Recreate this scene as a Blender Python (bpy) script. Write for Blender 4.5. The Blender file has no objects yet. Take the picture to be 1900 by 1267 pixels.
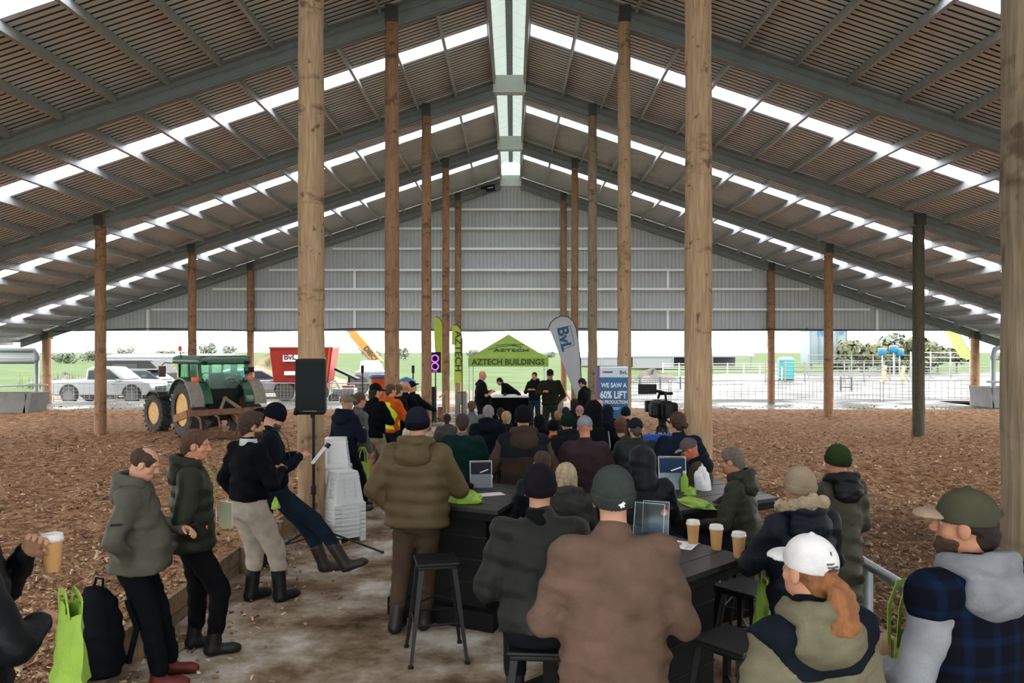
import bpy, math, random
import numpy as np
from mathutils import Vector, Matrix, noise as mnoise
random.seed(7); np.random.seed(7)
SC = bpy.context.scene
COL = SC.collection
R = math.radians
# ------------------------------------------------------------------ camera, world, exposure
F = 1450.0; VX, VY = 952.0, 647.0; H = 2.4
cam = bpy.data.cameras.new('camera'); co = bpy.data.objects.new('camera', cam); COL.objects.link(co)
co.location = (0, 0, H); co.rotation_euler = (R(90), 0, 0)
cam.sensor_width = 36; cam.lens = F / 1900 * 36
cam.shift_x = -2 / 1900; cam.shift_y = 13.5 / 1900
cam.clip_end = 2000
SC.camera = co
SC.view_settings.view_transform = 'Standard'; SC.view_settings.look = 'None'
SC.view_settings.gamma = 1.0; SC.view_settings.use_curve_mapping = False
SC.view_settings.exposure = 3.4
SC.cycles.max_bounces = 12; SC.cycles.diffuse_bounces = 6; SC.cycles.transparent_max_bounces = 12
w = bpy.data.worlds.new('sky'); SC.world = w; w.use_nodes = True
nt = w.node_tree; nt.nodes.clear()
_o = nt.nodes.new('ShaderNodeOutputWorld'); _b = nt.nodes.new('ShaderNodeBackground')
_g = nt.nodes.new('ShaderNodeTexCoord'); _s = nt.nodes.new('ShaderNodeSeparateXYZ'); _r = nt.nodes.new('ShaderNodeValToRGB')
nt.links.new(_g.outputs['Generated'], _s.inputs[0]); nt.links.new(_s.outputs['Z'], _r.inputs[0])
nt.links.new(_r.outputs[0], _b.inputs[0]); nt.links.new(_b.outputs[0], _o.inputs[0])
_r.color_ramp.elements[0].color = (0.90, 0.93, 0.92, 1); _r.color_ramp.elements[1].color = (1, 1, 1, 1)
_r.color_ramp.elements[1].position = 0.6
_b.inputs[1].default_value = 1.0

def G(px, py, z=0.0):
    Y = F * (H - z) / (py - VY)
    return Vector(((px - VX) * Y / F, Y, z))
def P(px, py, Y):
    return Vector(((px - VX) * Y / F, Y, H - (py - VY) * Y / F))
def X(px, Y): return (px - VX) * Y / F
def Z(py, Y): return H - (py - VY) * Y / F

# ------------------------------------------------------------------ materials
_M = {}
def lin(c):
    if isinstance(c, str):
        c = [int(c[i:i + 2], 16) / 255 for i in (0, 2, 4)]
        return [x / 12.92 if x <= .04045 else ((x + .055) / 1.055) ** 2.4 for x in c]
    return list(c)
def mat(name, c, rough=.6, metal=0., var=0., vscale=8., bump=0., bscale=60., spec=None, c2=None, stretch=None, coat=0.):
    if name in _M: return _M[name]
    m = bpy.data.materials.new(name); m.use_nodes = True; _M[name] = m
    n = m.node_tree; b = n.nodes['Principled BSDF']
    c = lin(c); b.inputs['Base Color'].default_value = (*c, 1)
    b.inputs['Roughness'].default_value = rough; b.inputs['Metallic'].default_value = metal
    if spec is not None: b.inputs['Specular IOR Level'].default_value = spec
    if coat: b.inputs['Coat Weight'].default_value = coat
    tc = n.nodes.new('ShaderNodeTexCoord'); mp = n.nodes.new('ShaderNodeMapping')
    n.links.new(tc.outputs['Object'], mp.inputs[0])
    if stretch: mp.inputs['Scale'].default_value = stretch
    if var or c2:
        t = n.nodes.new('ShaderNodeTexNoise'); t.inputs['Scale'].default_value = vscale; t.inputs['Detail'].default_value = 5
        n.links.new(mp.outputs[0], t.inputs['Vector'])
        r = n.nodes.new('ShaderNodeValToRGB'); n.links.new(t.outputs[0], r.inputs[0])
        c2 = lin(c2) if c2 else [min(1, x * (1 + var)) for x in c]
        c1 = [x * (1 - var) for x in c]
        r.color_ramp.elements[0].position = .3; r.color_ramp.elements[1].position = .7
        r.color_ramp.elements[0].color = (*c1, 1); r.color_ramp.elements[1].color = (*c2, 1)
        n.links.new(r.outputs[0], b.inputs['Base Color'])
    if bump:
        t2 = n.nodes.new('ShaderNodeTexNoise'); t2.inputs['Scale'].default_value = bscale; t2.inputs['Detail'].default_value = 4
        n.links.new(mp.outputs[0], t2.inputs['Vector'])
        bp = n.nodes.new('ShaderNodeBump'); bp.inputs['Strength'].default_value = bump; bp.inputs['Distance'].default_value = .02
        n.links.new(t2.outputs[0], bp.inputs['Height']); n.links.new(bp.outputs[0], b.inputs['Normal'])
    return m
def deep(c):
    l = lin(c); y = .3 * l[0] + .6 * l[1] + .1 * l[2]; k = .52 + .40 * min(1, y / .12)
    return [v * k for v in l]
def fabric(c):
    c = c if isinstance(c, str) else '%02x%02x%02x' % tuple(c)
    return mat('cloth_' + c, deep(c), rough=.85, var=.18, vscale=9, bump=.25, bscale=70, spec=.08)
def shellmat(c):
    return mat('shell_' + c, deep(c), rough=.55, var=.15, vscale=7, bump=.2, bscale=40, spec=.18)

# ------------------------------------------------------------------ object helpers
def tag(o, label=None, cat=None, group=None, kind=None):
    if label: o['label'] = label
    if cat: o['category'] = cat
    if group: o['group'] = group
    if kind: o['kind'] = kind
    return o
def empty(name, loc, rz=0., label=None, cat=None, group=None, kind=None):
    o = bpy.data.objects.new(name, None); COL.objects.link(o); o.empty_display_size = .1
    o.location = loc; o.rotation_euler = (0, 0, rz)
    return tag(o, label, cat, group, kind)
def link(name, me, parent=None, loc=None, rot=None):
    o = bpy.data.objects.new(name, me); COL.objects.link(o)
    if parent is not None: o.parent = parent
    if loc is not None: o.location = loc
    if rot is not None: o.rotation_euler = rot
    return o
def copy_tree(o, parent=None):
    c = o.copy(); COL.objects.link(c)
    if parent is not None: c.parent = parent
    for ch in list(o.children): copy_tree(ch, c)
    return c

class MB:
    def __init__(s): s.v = []; s.f = []; s.m = []
    def add(s, v, f, mi=0):
        b = len(s.v); s.v += [tuple(p) for p in v]
        for q in f: s.f.append([i + b for i in q]); s.m.append(mi)
        return s
    def box(s, c, d, rot=None, mi=0, taper=1.):
        x, y, z = d[0] / 2, d[1] / 2, d[2] / 2
        t = taper
        v = [(-x, -y, -z), (x, -y, -z), (x, y, -z), (-x, y, -z), (-x * t, -y * t, z), (x * t, -y * t, z), (x * t, y * t, z), (-x * t, y * t, z)]
        if rot is not None:
            M = rot if isinstance(rot, Matrix) else Matrix.Rotation(rot, 3, 'Z')
            v = [M @ Vector(p) for p in v]
        v = [(p[0] + c[0], p[1] + c[1], p[2] + c[2]) for p in v]
        return s.add(v, [(0, 3, 2, 1), (4, 5, 6, 7), (0, 1, 5, 4), (1, 2, 6, 5), (2, 3, 7, 6), (3, 0, 4, 7)], mi)
    def bar(s, a, b, wd, hg, mi=0, up=(0, 0, 1)):
        a, b = Vector(a), Vector(b); d = (b - a); L = d.length; d.normalize()
        u = Vector(up); x = d.cross(u)
        if x.length < 1e-4: x = Vector((1, 0, 0))
        x.normalize(); z = x.cross(d)
        M = Matrix((x, d, z)).transposed()
        return s.box((a + b) / 2, (wd, L, hg), M, mi)
    def cyl(s, a, b, r0, r1=None, n=12, mi=0, caps=True):
        return s.tube([a, b], [r0, r0 if r1 is None else r1], n, mi, caps)
    def tube(s, pts, r, n=8, mi=0, caps=True):
        pts = [Vector(p) for p in pts]
        if not hasattr(r, '__len__'): r = [r] * len(pts)
        ref = None; V = []
        for i, p in enumerate(pts):
            d = (pts[min(i + 1, len(pts) - 1)] - pts[max(i - 1, 0)])
            if d.length < 1e-9: d = Vector((0, 0, 1))
            d.normalize()
            if ref is None:
                ref = d.orthogonal().normalized()
            ref = (ref - d * ref.dot(d))
            ref = ref.normalized() if ref.length > 1e-6 else d.orthogonal().normalized()
            q = d.cross(ref)
            for k in range(n):
                a = 2 * math.pi * k / n
                V.append(p + (ref * math.cos(a) + q * math.sin(a)) * r[i])
        Fc = []
        for i in range(len(pts) - 1):
            for k in range(n):
                k2 = (k + 1) % n
                Fc.append((i * n + k, i * n + k2, (i + 1) * n + k2, (i + 1) * n + k))
        if caps:
            Fc.append(tuple(range(n - 1, -1, -1))); Fc.append(tuple((len(pts) - 1) * n + k for k in range(n)))
        return s.add(V, Fc, mi)
    def lathe(s, prof, c=(0, 0, 0), n=20, mi=0, M=None, ring=False):
        V = []; Fc = []
        for (r, z) in prof:
            for k in range(n):
                a = 2 * math.pi * k / n; p = Vector((r * math.cos(a), r * math.sin(a), z))
                if M is not None: p = M @ p
                V.append((p[0] + c[0], p[1] + c[1], p[2] + c[2]))
        for i in range(len(prof) - 1):
            for k in range(n):
                k2 = (k + 1) % n
                Fc.append((i * n + k, i * n + k2, (i + 1) * n + k2, (i + 1) * n + k))
        if not ring: Fc.append(tuple(range(n - 1, -1, -1))); Fc.append(tuple((len(prof) - 1) * n + k for k in range(n)))
        return s.add(V, Fc, mi)
    def prism(s, poly, d0, d1, axis='y', mi=0):
        """poly: 2D points; extruded along axis from d0 to d1. axis y: poly=(x,z); x: poly=(y,z); z: poly=(x,y)"""
        def P3(p, d):
            return {'y': (p[0], d, p[1]), 'x': (d, p[0], p[1]), 'z': (p[0], p[1], d)}[axis]
        n = len(poly)
        V = [P3(p, d0) for p in poly] + [P3(p, d1) for p in poly]
        Fc = [tuple(range(n)), tuple(range(2 * n - 1, n - 1, -1))] + [(i, i + n, (i + 1) % n + n, (i + 1) % n) for i in range(n)]
        return s.add(V, Fc, mi)
    def ball(s, c, r, n=10, mi=0):
        r = r if hasattr(r, '__len__') else (r, r, r)
        pr = [(max(1e-4, math.sin(math.pi * i / (n - 1))), -math.cos(math.pi * i / (n - 1))) for i in range(n)]
        return s.lathe(pr, c, n + 4, mi, Matrix.Diagonal(r))
    def mesh(s, name, mats=None, smooth=False, angle=None):
        me = bpy.data.meshes.new(name); me.from_pydata(s.v, [], s.f)
        for mm in (mats if isinstance(mats, (list, tuple)) else [mats] if mats else []): me.materials.append(mm)
        if any(s.m): me.polygons.foreach_set('material_index', s.m)
        bm_fix(me)
        if smooth:
            me.polygons.foreach_set('use_smooth', [True] * len(me.polygons))
            if angle is not None: me.set_sharp_from_angle(angle=R(angle))
        me.update(); return me
    def build(s, name, mats, parent=None, loc=None, rot=None, smooth=False, angle=40, bevel=0, kind=None):
        o = link(name, s.mesh(name, mats, smooth, angle), parent, loc, rot)
        if bevel:
            b = o.modifiers.new('edge', 'BEVEL'); b.width = bevel; b.segments = 2; b.limit_method = 'ANGLE'; b.angle_limit = R(35)
        if kind: o['kind'] = kind
        return o
import bmesh
def bm_fix(me):
    bm = bmesh.new(); bm.from_mesh(me); bmesh.ops.recalc_face_normals(bm, faces=bm.faces); bm.to_mesh(me); bm.free()

def text(s, name, m, parent, loc, size, rot=(R(90), 0, 0), bold=0.012, ext=.004, sx=1., align='CENTER', spacing=1.):
    """flat lettering standing in the xz plane, reading from -y"""
    cu = bpy.data.curves.new(name, 'FONT'); cu.body = s; cu.size = size; cu.align_x = align; cu.align_y = 'CENTER'
    cu.extrude = ext; cu.offset = bold * size; cu.space_character = spacing; cu.resolution_u = 3
    cu.materials.append(m)
    t = bpy.data.objects.new(name + '_outline', cu); COL.objects.link(t)
    dg = bpy.context.evaluated_depsgraph_get(); me = bpy.data.meshes.new_from_object(t.evaluated_get(dg))
    bpy.data.objects.remove(t); bpy.data.curves.remove(cu)
    o = link(name, me, parent, loc, rot); o.scale = (sx, 1, 1); o['kind'] = 'stuff'
    return o
# ------------------------------------------------------------------ the barn
XC = -.105; BAY = 6.55; ROW0 = 3.28; SL = .336; YB = -8.; YE = ROW0 + 5 * BAY + .35
ROWS = [ROW0 + BAY * k for k in range(-1, 6)]
def roofz(u): return 10.53 - SL * u
ANG = math.atan(SL)
UE = 23.2
steel = mat('galvanised_steel', (.42, .44, .44), rough=.45, metal=.35, var=.12, vscale=5)
steel_d = mat('rafter_steel', (.185, .20, .20), rough=.5, metal=.25, var=.1, vscale=4)
sheet_m = mat('roof_sheet_paint', (.73, .765, .79), rough=.5, metal=.0, var=.04, vscale=3)
wall_m = mat('wall_sheet_paint', (.44, .465, .475), rough=.5, var=.05, vscale=2)
groove_m = mat('rib_groove_shade', (.07, .068, .066), rough=.8)  # dark grey painted on the groove faces as the shade inside the ribs
def skylight_mat():
    m = bpy.data.materials.new('skylight_sheet'); m.use_nodes = True; n = m.node_tree; n.nodes.clear()
    o = n.nodes.new('ShaderNodeOutputMaterial'); a = n.nodes.new('ShaderNodeBsdfTransparent'); t = n.nodes.new('ShaderNodeBsdfTranslucent')
    mx = n.nodes.new('ShaderNodeMixShader'); a.inputs[0].default_value = (.84, .85, .88, 1); t.inputs[0].default_value = (.9, .9, .95, 1)
    mx.inputs[0].default_value = .35
    n.links.new(a.outputs[0], mx.inputs[1]); n.links.new(t.outputs[0], mx.inputs[2]); n.links.new(mx.outputs[0], o.inputs[0])
    return m
sky_m = skylight_mat()
def vent_mat():
    m = bpy.data.materials.new('ridge_vent_sheet'); m.use_nodes = True; n = m.node_tree; n.nodes.clear()
    o = n.nodes.new('ShaderNodeOutputMaterial'); t = n.nodes.new('ShaderNodeBsdfTranslucent'); d = n.nodes.new('ShaderNodeBsdfDiffuse')
    a = n.nodes.new('ShaderNodeBsdfTransparent'); mx = n.nodes.new('ShaderNodeMixShader'); mx2 = n.nodes.new('ShaderNodeMixShader')
    t.inputs[0].default_value = (.40, .43, .41, 1); d.inputs[0].default_value = (.6, .63, .61, 1); a.inputs[0].default_value = (.5, .54, .51, 1)
    mx.inputs[0].default_value = .45; mx2.inputs[0].default_value = .08
    n.links.new(t.outputs[0], mx.inputs[1]); n.links.new(d.outputs[0], mx.inputs[2])
    n.links.new(mx.outputs[0], mx2.inputs[1]); n.links.new(a.outputs[0], mx2.inputs[2]); n.links.new(mx2.outputs[0], o.inputs[0])
    return m
vent_m = vent_mat()

ceiling = empty('ceiling', (XC, 0, 0), kind='structure')
# ribbed sheets, one object each
SW = BAY * .109
def sheet_mesh(name, side, m, flat=False):
    pr = []; p = SW / 4
    for i in range(4):
        y = i * p
        pr += [(y, 0), (y + p * .72, 0), (y + p * .70, .11), (y + p * 1.0, .11)]
    pr.append((SW, 0))
    us = [.47, 8, 16, UE]; V = []; Fc = []; MI = []
    for u in us:
        for (y, z) in pr: V.append((side * u, y, roofz(u) + z))
    k = len(pr)
    for a in range(len(us) - 1):
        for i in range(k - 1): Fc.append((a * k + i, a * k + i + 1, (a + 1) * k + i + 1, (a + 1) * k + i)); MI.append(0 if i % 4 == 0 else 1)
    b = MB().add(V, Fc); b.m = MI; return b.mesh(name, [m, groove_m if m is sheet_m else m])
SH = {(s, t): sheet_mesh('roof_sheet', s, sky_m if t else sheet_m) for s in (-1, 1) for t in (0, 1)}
off0 = ROW0 + BAY * (-1) + .367 * BAY
j0 = int((YB - off0) // SW)
jj = j0
while off0 + jj * SW < YE - .02:
    y = off0 + jj * SW
    # skylight: the sheet lying .367 of a bay past each frame
    fr = ((y - ROW0) / BAY) % 1.0
    isk = abs(fr - .367) < .0545
    for s in (-1, 1):
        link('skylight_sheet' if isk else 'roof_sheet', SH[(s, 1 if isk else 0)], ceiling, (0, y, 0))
    jj += 1
# the barn goes on behind the camera: plain continuation of roof and skylights
for s in (-1, 1):
    y = -34.
    while y < YB - .1:
        ys = ROW0 + BAY * math.floor((y - ROW0) / BAY)
        a = ys + .367 * BAY; cuts = [(y, max(y, min(a, YB)), sheet_m), (max(y, a), min(a + SW, YB), sky_m), (max(y, a + SW), min(ys + BAY, YB), sheet_m)]
        for c0, c1, mm in cuts:
            if c1 - c0 > .01:
                MB().add([(s * u, yy, roofz(u)) for u in (.47, UE) for yy in (c0, c1)], [(0, 1, 3, 2)]).build('roof_sheet' if mm is sheet_m else 'skylight_sheet', mm, ceiling)
        y = ys + BAY
# purlins
def purlin_mesh(side):
    b = MB(); L = BAY - .16
    b.box((0, L / 2, -.11), (.006, L, .22)); b.box((.03 * side, L / 2, -.22), (.066, L, .008)); b.box((.03 * side, L / 2, 0), (.066, L, .008))
    b.box((.062 * side, L / 2, -.205), (.006, L, .03))
    return b.mesh('purlin', steel)
pm = {s: purlin_mesh(s) for s in (-1, 1)}
for r in ROWS[:-1]:
    for k in range(21):
        u = .49 + 1.107 * k
        for s in (-1, 1):
            link('purlin', pm[s], ceiling, (s * u, r + .08, roofz(u) - .012), (0, s * ANG, 0))
# rafters: folded steel with stepped flanges
for r in ROWS:
    for s in (-1, 1):
        b = MB()
        prof = [(-.09, .5), (.09, .5), (.09, .46), (.03, .42), (.03, .30), (.05, .27), (.03, .24), (.03, .08), (.09, .04), (.09, 0), (-.09, 0), (-.09, .04), (-.03, .08), (-.03, .24), (-.05, .27), (-.03, .30), (-.03, .42), (-.09, .46)]
        V = []; n = len(prof)
        for u in (.44, UE - .6):
            zb = 9.905 - SL * u
            dd = 1 if u < 5 else .72
            for (yy, zz) in prof: V.append((s * u, r + yy, zb + .5 - (.5 - zz) * dd))
        Fc = [tuple(range(n)), tuple(range(2 * n - 1, n - 1, -1))] + [(i, i + n, (i + 1) % n + n, (i + 1) % n) for i in range(n)]
        b.add(V, Fc); b.build('rafter', steel_d, ceiling)
# ridge vent: clear sheets over an open slot, dark mesh strip along the middle
for i, r in enumerate(ROWS[:-1]):
    b = MB()
    for s in (-1, 1):
        b.box((s * .50, r + BAY / 2, 10.62), (.02, BAY - .02, .44))
        for q in range(9):      # overlapping clear panes with small steps
            y0 = r + q * BAY / 9
            b.prism([(s * .50, 10.84), (s * .07, 11.02), (s * .07, 11.05), (s * .50, 10.87)], y0 + .01, y0 + BAY / 9 - .012, 'y')
    b.build('vent_pane', vent_m, ceiling)
    b = MB()
    for q in range(92):
        b.box((0, r + (q + .5) * BAY / 92, 11.0), (.18, .05, .03))
    for x in (-.075, 0, .075): b.box((x, r + BAY / 2, 11.03), (.012, BAY, .02))
    b.build('vent_grille', mat('vent_mesh_grey', (.12, .13, .13), rough=.6), ceiling)
    b = MB()
    for s in (-1, 1):
        b.box((s * .47, r + BAY / 2, 10.33), (.05, BAY - .02, .14)); b.box((s * .43, r + BAY / 2, 10.262), (.06, BAY - .02, .01))
    b.build('ridge_trim', mat('vent_edge', (.55, .6, .57), rough=.5), ceiling)
for r in ROWS[1:]:
    b = MB(); b.box((0, r - .12, 10.14), (.96, .014, .50)); b.box((0, r + .14, 10.14), (.96, .014, .50)); b.box((0, r + .01, 9.89), (.98, .30, .014))
    b.build('apex_plate', mat('apex_plate_pale', (.62, .67, .645), rough=.35, var=.06), ceiling)

# gable wall
wall = empty('wall_back', (XC, 0, 0), kind='structure')
WB = 3.245; WY = YE - .1
ucut = (roofz(0) - .1 - WB) / SL
n_sh = int(2 * ucut / .72) + 1
for i in range(n_sh):
    x0 = -ucut + i * 2 * ucut / n_sh; wd = 2 * ucut / n_sh; p = wd / 4; V = []; Fc = []
    xs = []
    for q in range(4):
        xs += [(q * p, 0), (q * p + p * .58, 0), (q * p + p * .68, .035), (q * p + p * .9, .035)]
    xs.append((wd, 0))
    for (dx, dy) in xs:
        xx = x0 + dx; zt = max(WB + .01, roofz(abs(xx)) - .03)
        V += [(xx, WY + dy, WB), (xx, WY + dy, zt)]
    for q in range(len(xs) - 1): Fc.append((2 * q, 2 * q + 2, 2 * q + 3, 2 * q + 1))
    MB().add(V, Fc).build('wall_sheet', wall_m, wall)
girt_m = mat('girt_steel', (.85, .87, .86), rough=.45, metal=.0)
for py in (388, 423.5, 461, 500.5, 536, 574):
    z = Z(py, 36.03); um = min((9.905 - z) / SL - .2, 21.)
    cuts = sorted([u for u in (2.435, 12.0) if u < um])
    segs = []
    edges = [-um] + [-c for c in reversed(cuts)] + cuts + [um]
    for a, b_ in zip(edges[:-1], edges[1:]):
        if b_ - a < .5: continue
        g = MB(); m_ = (a + b_) / 2; L = b_ - a - .30
        g.box((m_, WY - .12, z + .03), (L, .16, .012)); g.box((m_, WY - .195, z), (L, .012, .10)); g.box((m_, WY - .04, z), (L, .012, .07))
        g.build('girt', girt_m, wall)
for px, p0, p1 in ((657, 574, 610), (1240, 574, 610), (657, 500.5, 536), (1240, 500.5, 536), (272, 574, 612), (1630, 574, 612)):
    z0, z1 = Z(p1, 36.0), Z(p0, 36.0)
    MB().box((X(px, 36) - XC, WY - .11, (z0 + z1) / 2), (.11, .15, z1 - z0)).build('wall_stud', girt_m, wall)
b = MB(); b.box((0, WY - .02, WB + .02), (2 * ucut - .2, .12, .09)); b.build('wall_base_rail', steel_d, wall)
# near eaves: gutter beams along both open sides
for s, nm in ((-1, 'left'), (1, 'right')):
    b = MB(); b.box((XC + s * (UE + .05), (YB + YE) / 2, roofz(UE) - .08), (.18, YE - YB, .2)); b.build('trim_1' if s < 0 else 'trim_2', steel_d, kind='structure')

# timber poles
def wood_mat(name, c, c2, dark, ringk=1.0):
    m = bpy.data.materials.new(name); m.use_nodes = True; n = m.node_tree; b = n.nodes['Principled BSDF']; L = n.links.new
    b.inputs['Roughness'].default_value = .75; b.inputs['Specular IOR Level'].default_value = .3
    tc = n.nodes.new('ShaderNodeTexCoord'); oi = n.nodes.new('ShaderNodeObjectInfo'); ad = n.nodes.new('ShaderNodeVectorMath'); ad.operation = 'ADD'
    sc = n.nodes.new('ShaderNodeVectorMath'); sc.operation = 'SCALE'; sc.inputs[0].default_value = (13, 7, 41)
    L(oi.outputs['Random'], sc.inputs['Scale']); L(tc.outputs['Object'], ad.inputs[0]); L(sc.outputs[0], ad.inputs[1])
    def noise(scale, st, det=4):
        mp = n.nodes.new('ShaderNodeMapping'); mp.inputs['Scale'].default_value = st
        L(ad.outputs[0], mp.inputs[0]); t = n.nodes.new('ShaderNodeTexNoise'); t.inputs['Scale'].default_value = scale; t.inputs['Detail'].default_value = det
        L(mp.outputs[0], t.inputs['Vector']); return t
    def ramp(src, p0, p1, c0, c1):
        r = n.nodes.new('ShaderNodeValToRGB'); L(src, r.inputs[0]); r.color_ramp.elements[0].position = p0; r.color_ramp.elements[1].position = p1
        r.color_ramp.elements[0].color = (*c0, 1); r.color_ramp.elements[1].color = (*c1, 1); return r
    grain = noise(9, (4, 4, .35)); base = ramp(grain.outputs[0], .32, .68, lin(c), lin(c2))
    ring = noise(1.5, (.25, .25, 2.2), 3); rr = ramp(ring.outputs[0], .53, .63, (0, 0, 0), (1, 1, 1))
    br = noise(7, (1, 1, 1.6), 3); r2 = ramp(br.outputs[0], .45, .62, (0, 0, 0), (1, 1, 1))
    mul = n.nodes.new('ShaderNodeMath'); mul.operation = 'MULTIPLY'; L(rr.outputs[0], mul.inputs[0]); L(r2.outputs[0], mul.inputs[1])
    ks = noise(8.5, (1, 1, .8), 2); kr = ramp(ks.outputs[0], .655, .72, (0, 0, 0), (1, 1, 1))
    mx = n.nodes.new('ShaderNodeMath'); mx.operation = 'MAXIMUM'; L(mul.outputs[0], mx.inputs[0]); L(kr.outputs[0], mx.inputs[1])
    m8 = n.nodes.new('ShaderNodeMath'); m8.operation = 'MULTIPLY'; m8.inputs[1].default_value = .72 * ringk; L(mx.outputs[0], m8.inputs[0])
    mix = n.nodes.new('ShaderNodeMix'); mix.data_type = 'RGBA'; L(m8.outputs[0], mix.inputs[0]); L(base.outputs[0], mix.inputs[6]); mix.inputs[7].default_value = (*lin(dark), 1)
    L(mix.outputs[2], b.inputs['Base Color'])
    bp = n.nodes.new('ShaderNodeBump'); bp.inputs['Strength'].default_value = .4; bp.inputs['Distance'].default_value = .02; L(grain.outputs[0], bp.inputs['Height']); L(bp.outputs[0], b.inputs['Normal'])
    return m
w_tan = wood_mat('pole_tan', '927358', 'ad9273', '47301f')
w_red = wood_mat('pole_red', '7d5c44', '9d7a5c', '452c1d')
w_dark = wood_mat('pole_dark', '3d3a30', '56503f', '1c1a15', .6)
w_grey = wood_mat('pole_grey', '736350', '92806a', '3b2b1d')
BARK = mat('pole_cleat', (.05, .055, .055), rough=.5, metal=.4)
def pole(x, y, ztop, r, m, label, zb=-.25, cleat=True):
    o = empty('timber_pole', (x, y, zb), label=label, cat='pole')
    b = MB(); n = 22; Hh = ztop - zb; rng = random.Random(int(x * 97 + y * 31))
    pts = []; rr = []
    for i in range(34):
        t = i / 33; pts.append((rng.uniform(-.006, .006), rng.uniform(-.006, .006), t * Hh)); rr.append(r * (1.06 - .12 * t) * (1 + rng.uniform(-.012, .012)))
    b.tube(pts, rr, n); sh = b.build('shaft', m, o, smooth=True, angle=60)
    if cleat:
        c = MB(); c.box((0, -r * .98, Hh - .20), (r * 1.7, .02, .34)); c.box((0, r * .98, Hh - .20), (r * 1.7, .02, .34))
        for q in (-1, 1): c.cyl((q * r * .4, -r * 1.10, Hh - .12), (q * r * .4, r * 1.10, Hh - .12), .018, n=6); c.cyl((q * r * .4, -r * 1.10, Hh - .28), (q * r * .4, r * 1.10, Hh - .28), .018, n=6)
        c.build('bracket', BARK, o)
    return o
def ptop(u): return 10.40 - SL * u
for row, u, s, r, m, lb in (
    (1, 2.435, -1, .160, w_tan, 'thick knotty timber pole directly behind the large black loudspeaker'),
    (2, 2.435, -1, .150, w_red, 'knotty timber pole behind the orange bin and the group standing with arms crossed'),
    (3, 2.435, -1, .145, w_red, 'timber pole just beside the small glowing purple loudspeaker on its left side'),
    (4, 2.435, -1, .140, w_red, 'slim timber pole between the two green feather flags'),
    (5, 2.435, -1, .145, w_red, 'reddish timber pole against the gable wall beside the front green feather flag'),
    (0, 2.345, 1, .165, w_grey, 'very large timber pole cropped by the frame behind the plaid jacket man'),
    (1, 2.435, 1, .168, w_tan, 'thick pale timber pole beside the video camera on its tripod'),
    (2, 2.435, 1, .140, w_tan, 'knotty timber pole standing behind the blue pull-up banner'),
    (3, 2.435, 1, .135, w_grey, 'grey weathered timber pole left of the blue banner behind the man looking down'),
    (4, 2.435, 1, .135, w_red, 'reddish timber pole right behind the white feather flag'),
    (5, 2.435, 1, .145, w_red, 'orange brown timber pole by the gable wall left of the white feather flag'),
    (3, 12.0, -1, .155, w_red, 'timber pole standing in the wood chips in front of the white pickup'),
    (4, 12.0, -1, .155, w_red, 'timber pole rising directly behind the green tractor cab'),
    (5, 12.0, -1, .165, w_red, 'timber pole at the gable wall between the tractor and the red wagon'),
    (3, 12.0, 1, .165, w_dark, 'dark blackish green timber pole standing in the wood chips'),
    (4, 12.0, 1, .165, w_red, 'brown timber pole in the chips in front of the lettered silo'),
    (5, 12.0, 1, .165, w_red, 'timber pole at the gable wall beside the teal portable toilet'),
    (5, 21.4, -1, .20, w_red, 'short timber eaves pole beside the long white concrete trough by the pickup'),
    (5, 21.4, 1, .20, w_red, 'short timber eaves pole beside the grey pipe and green leaning flag'),
):
    xx = XC + s * u
    pole(xx, ROWS[row + 1], ptop(u), r, m, lb)

# ------------------------------------------------------------------ ground
def grass_mat():
    return mat('field_grass', (.034, .056, .019), rough=.95, var=.2, vscale=.25, c2=(.050, .066, .029), spec=.02)
def ground_mat(name, cols, scale, bump, rough=.9, wet=0):
    m = bpy.data.materials.new(name); m.use_nodes = True; n = m.node_tree; b = n.nodes['Principled BSDF']; L = n.links.new
    tc = n.nodes.new('ShaderNodeTexCoord'); t = n.nodes.new('ShaderNodeTexNoise'); t.inputs['Scale'].default_value = scale; t.inputs['Detail'].default_value = 9; t.inputs['Roughness'].default_value = .68
    L(tc.outputs['Object'], t.inputs['Vector']); r = n.nodes.new('ShaderNodeValToRGB'); L(t.outputs[0], r.inputs[0])
    els = r.color_ramp.elements
    while len(els) < len(cols): els.new(.5)
    for i, (p, c) in enumerate(cols): els[i].position = p; els[i].color = (*lin(c), 1)
    L(r.outputs[0], b.inputs['Base Color']); b.inputs['Roughness'].default_value = rough; b.inputs['Specular IOR Level'].default_value = .04 if wet else .03
    if wet:
        t3 = n.nodes.new('ShaderNodeTexNoise'); t3.inputs['Scale'].default_value = .5; L(tc.outputs['Object'], t3.inputs['Vector'])
        mr = n.nodes.new('ShaderNodeMapRange'); mr.inputs[1].default_value = .4; mr.inputs[2].default_value = .6; mr.inputs[3].default_value = .35; mr.inputs[4].default_value = .7
        L(t3.outputs[0], mr.inputs[0]); L(mr.outputs[0], b.inputs['Roughness'])
    t2 = n.nodes.new('ShaderNodeTexNoise'); t2.inputs['Scale'].default_value = scale * 9; t2.inputs['Detail'].default_value = 6; L(tc.outputs['Object'], t2.inputs['Vector'])
    bp = n.nodes.new('ShaderNodeBump'); bp.inputs['Strength'].default_value = bump; bp.inputs['Distance'].default_value = .03; L(t2.outputs[0], bp.inputs['Height']); L(bp.outputs[0], b.inputs['Normal'])
    return m
conc = ground_mat('mucky_concrete', [(.34, '43342a'), (.45, '75634f'), (.53, '958777'), (.66, 'c6bfb6')], 1.05, .35, .8)
b = MB(); b.box((0, 14.5, -.06), (5.86, 45, .12)); b.build('floor', conc, kind='structure')
yard = ground_mat('wet_yard_concrete', [(.3, '272623'), (.45, '3a3a38'), (.7, '454543')], .5, .15, .5, wet=1)
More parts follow.
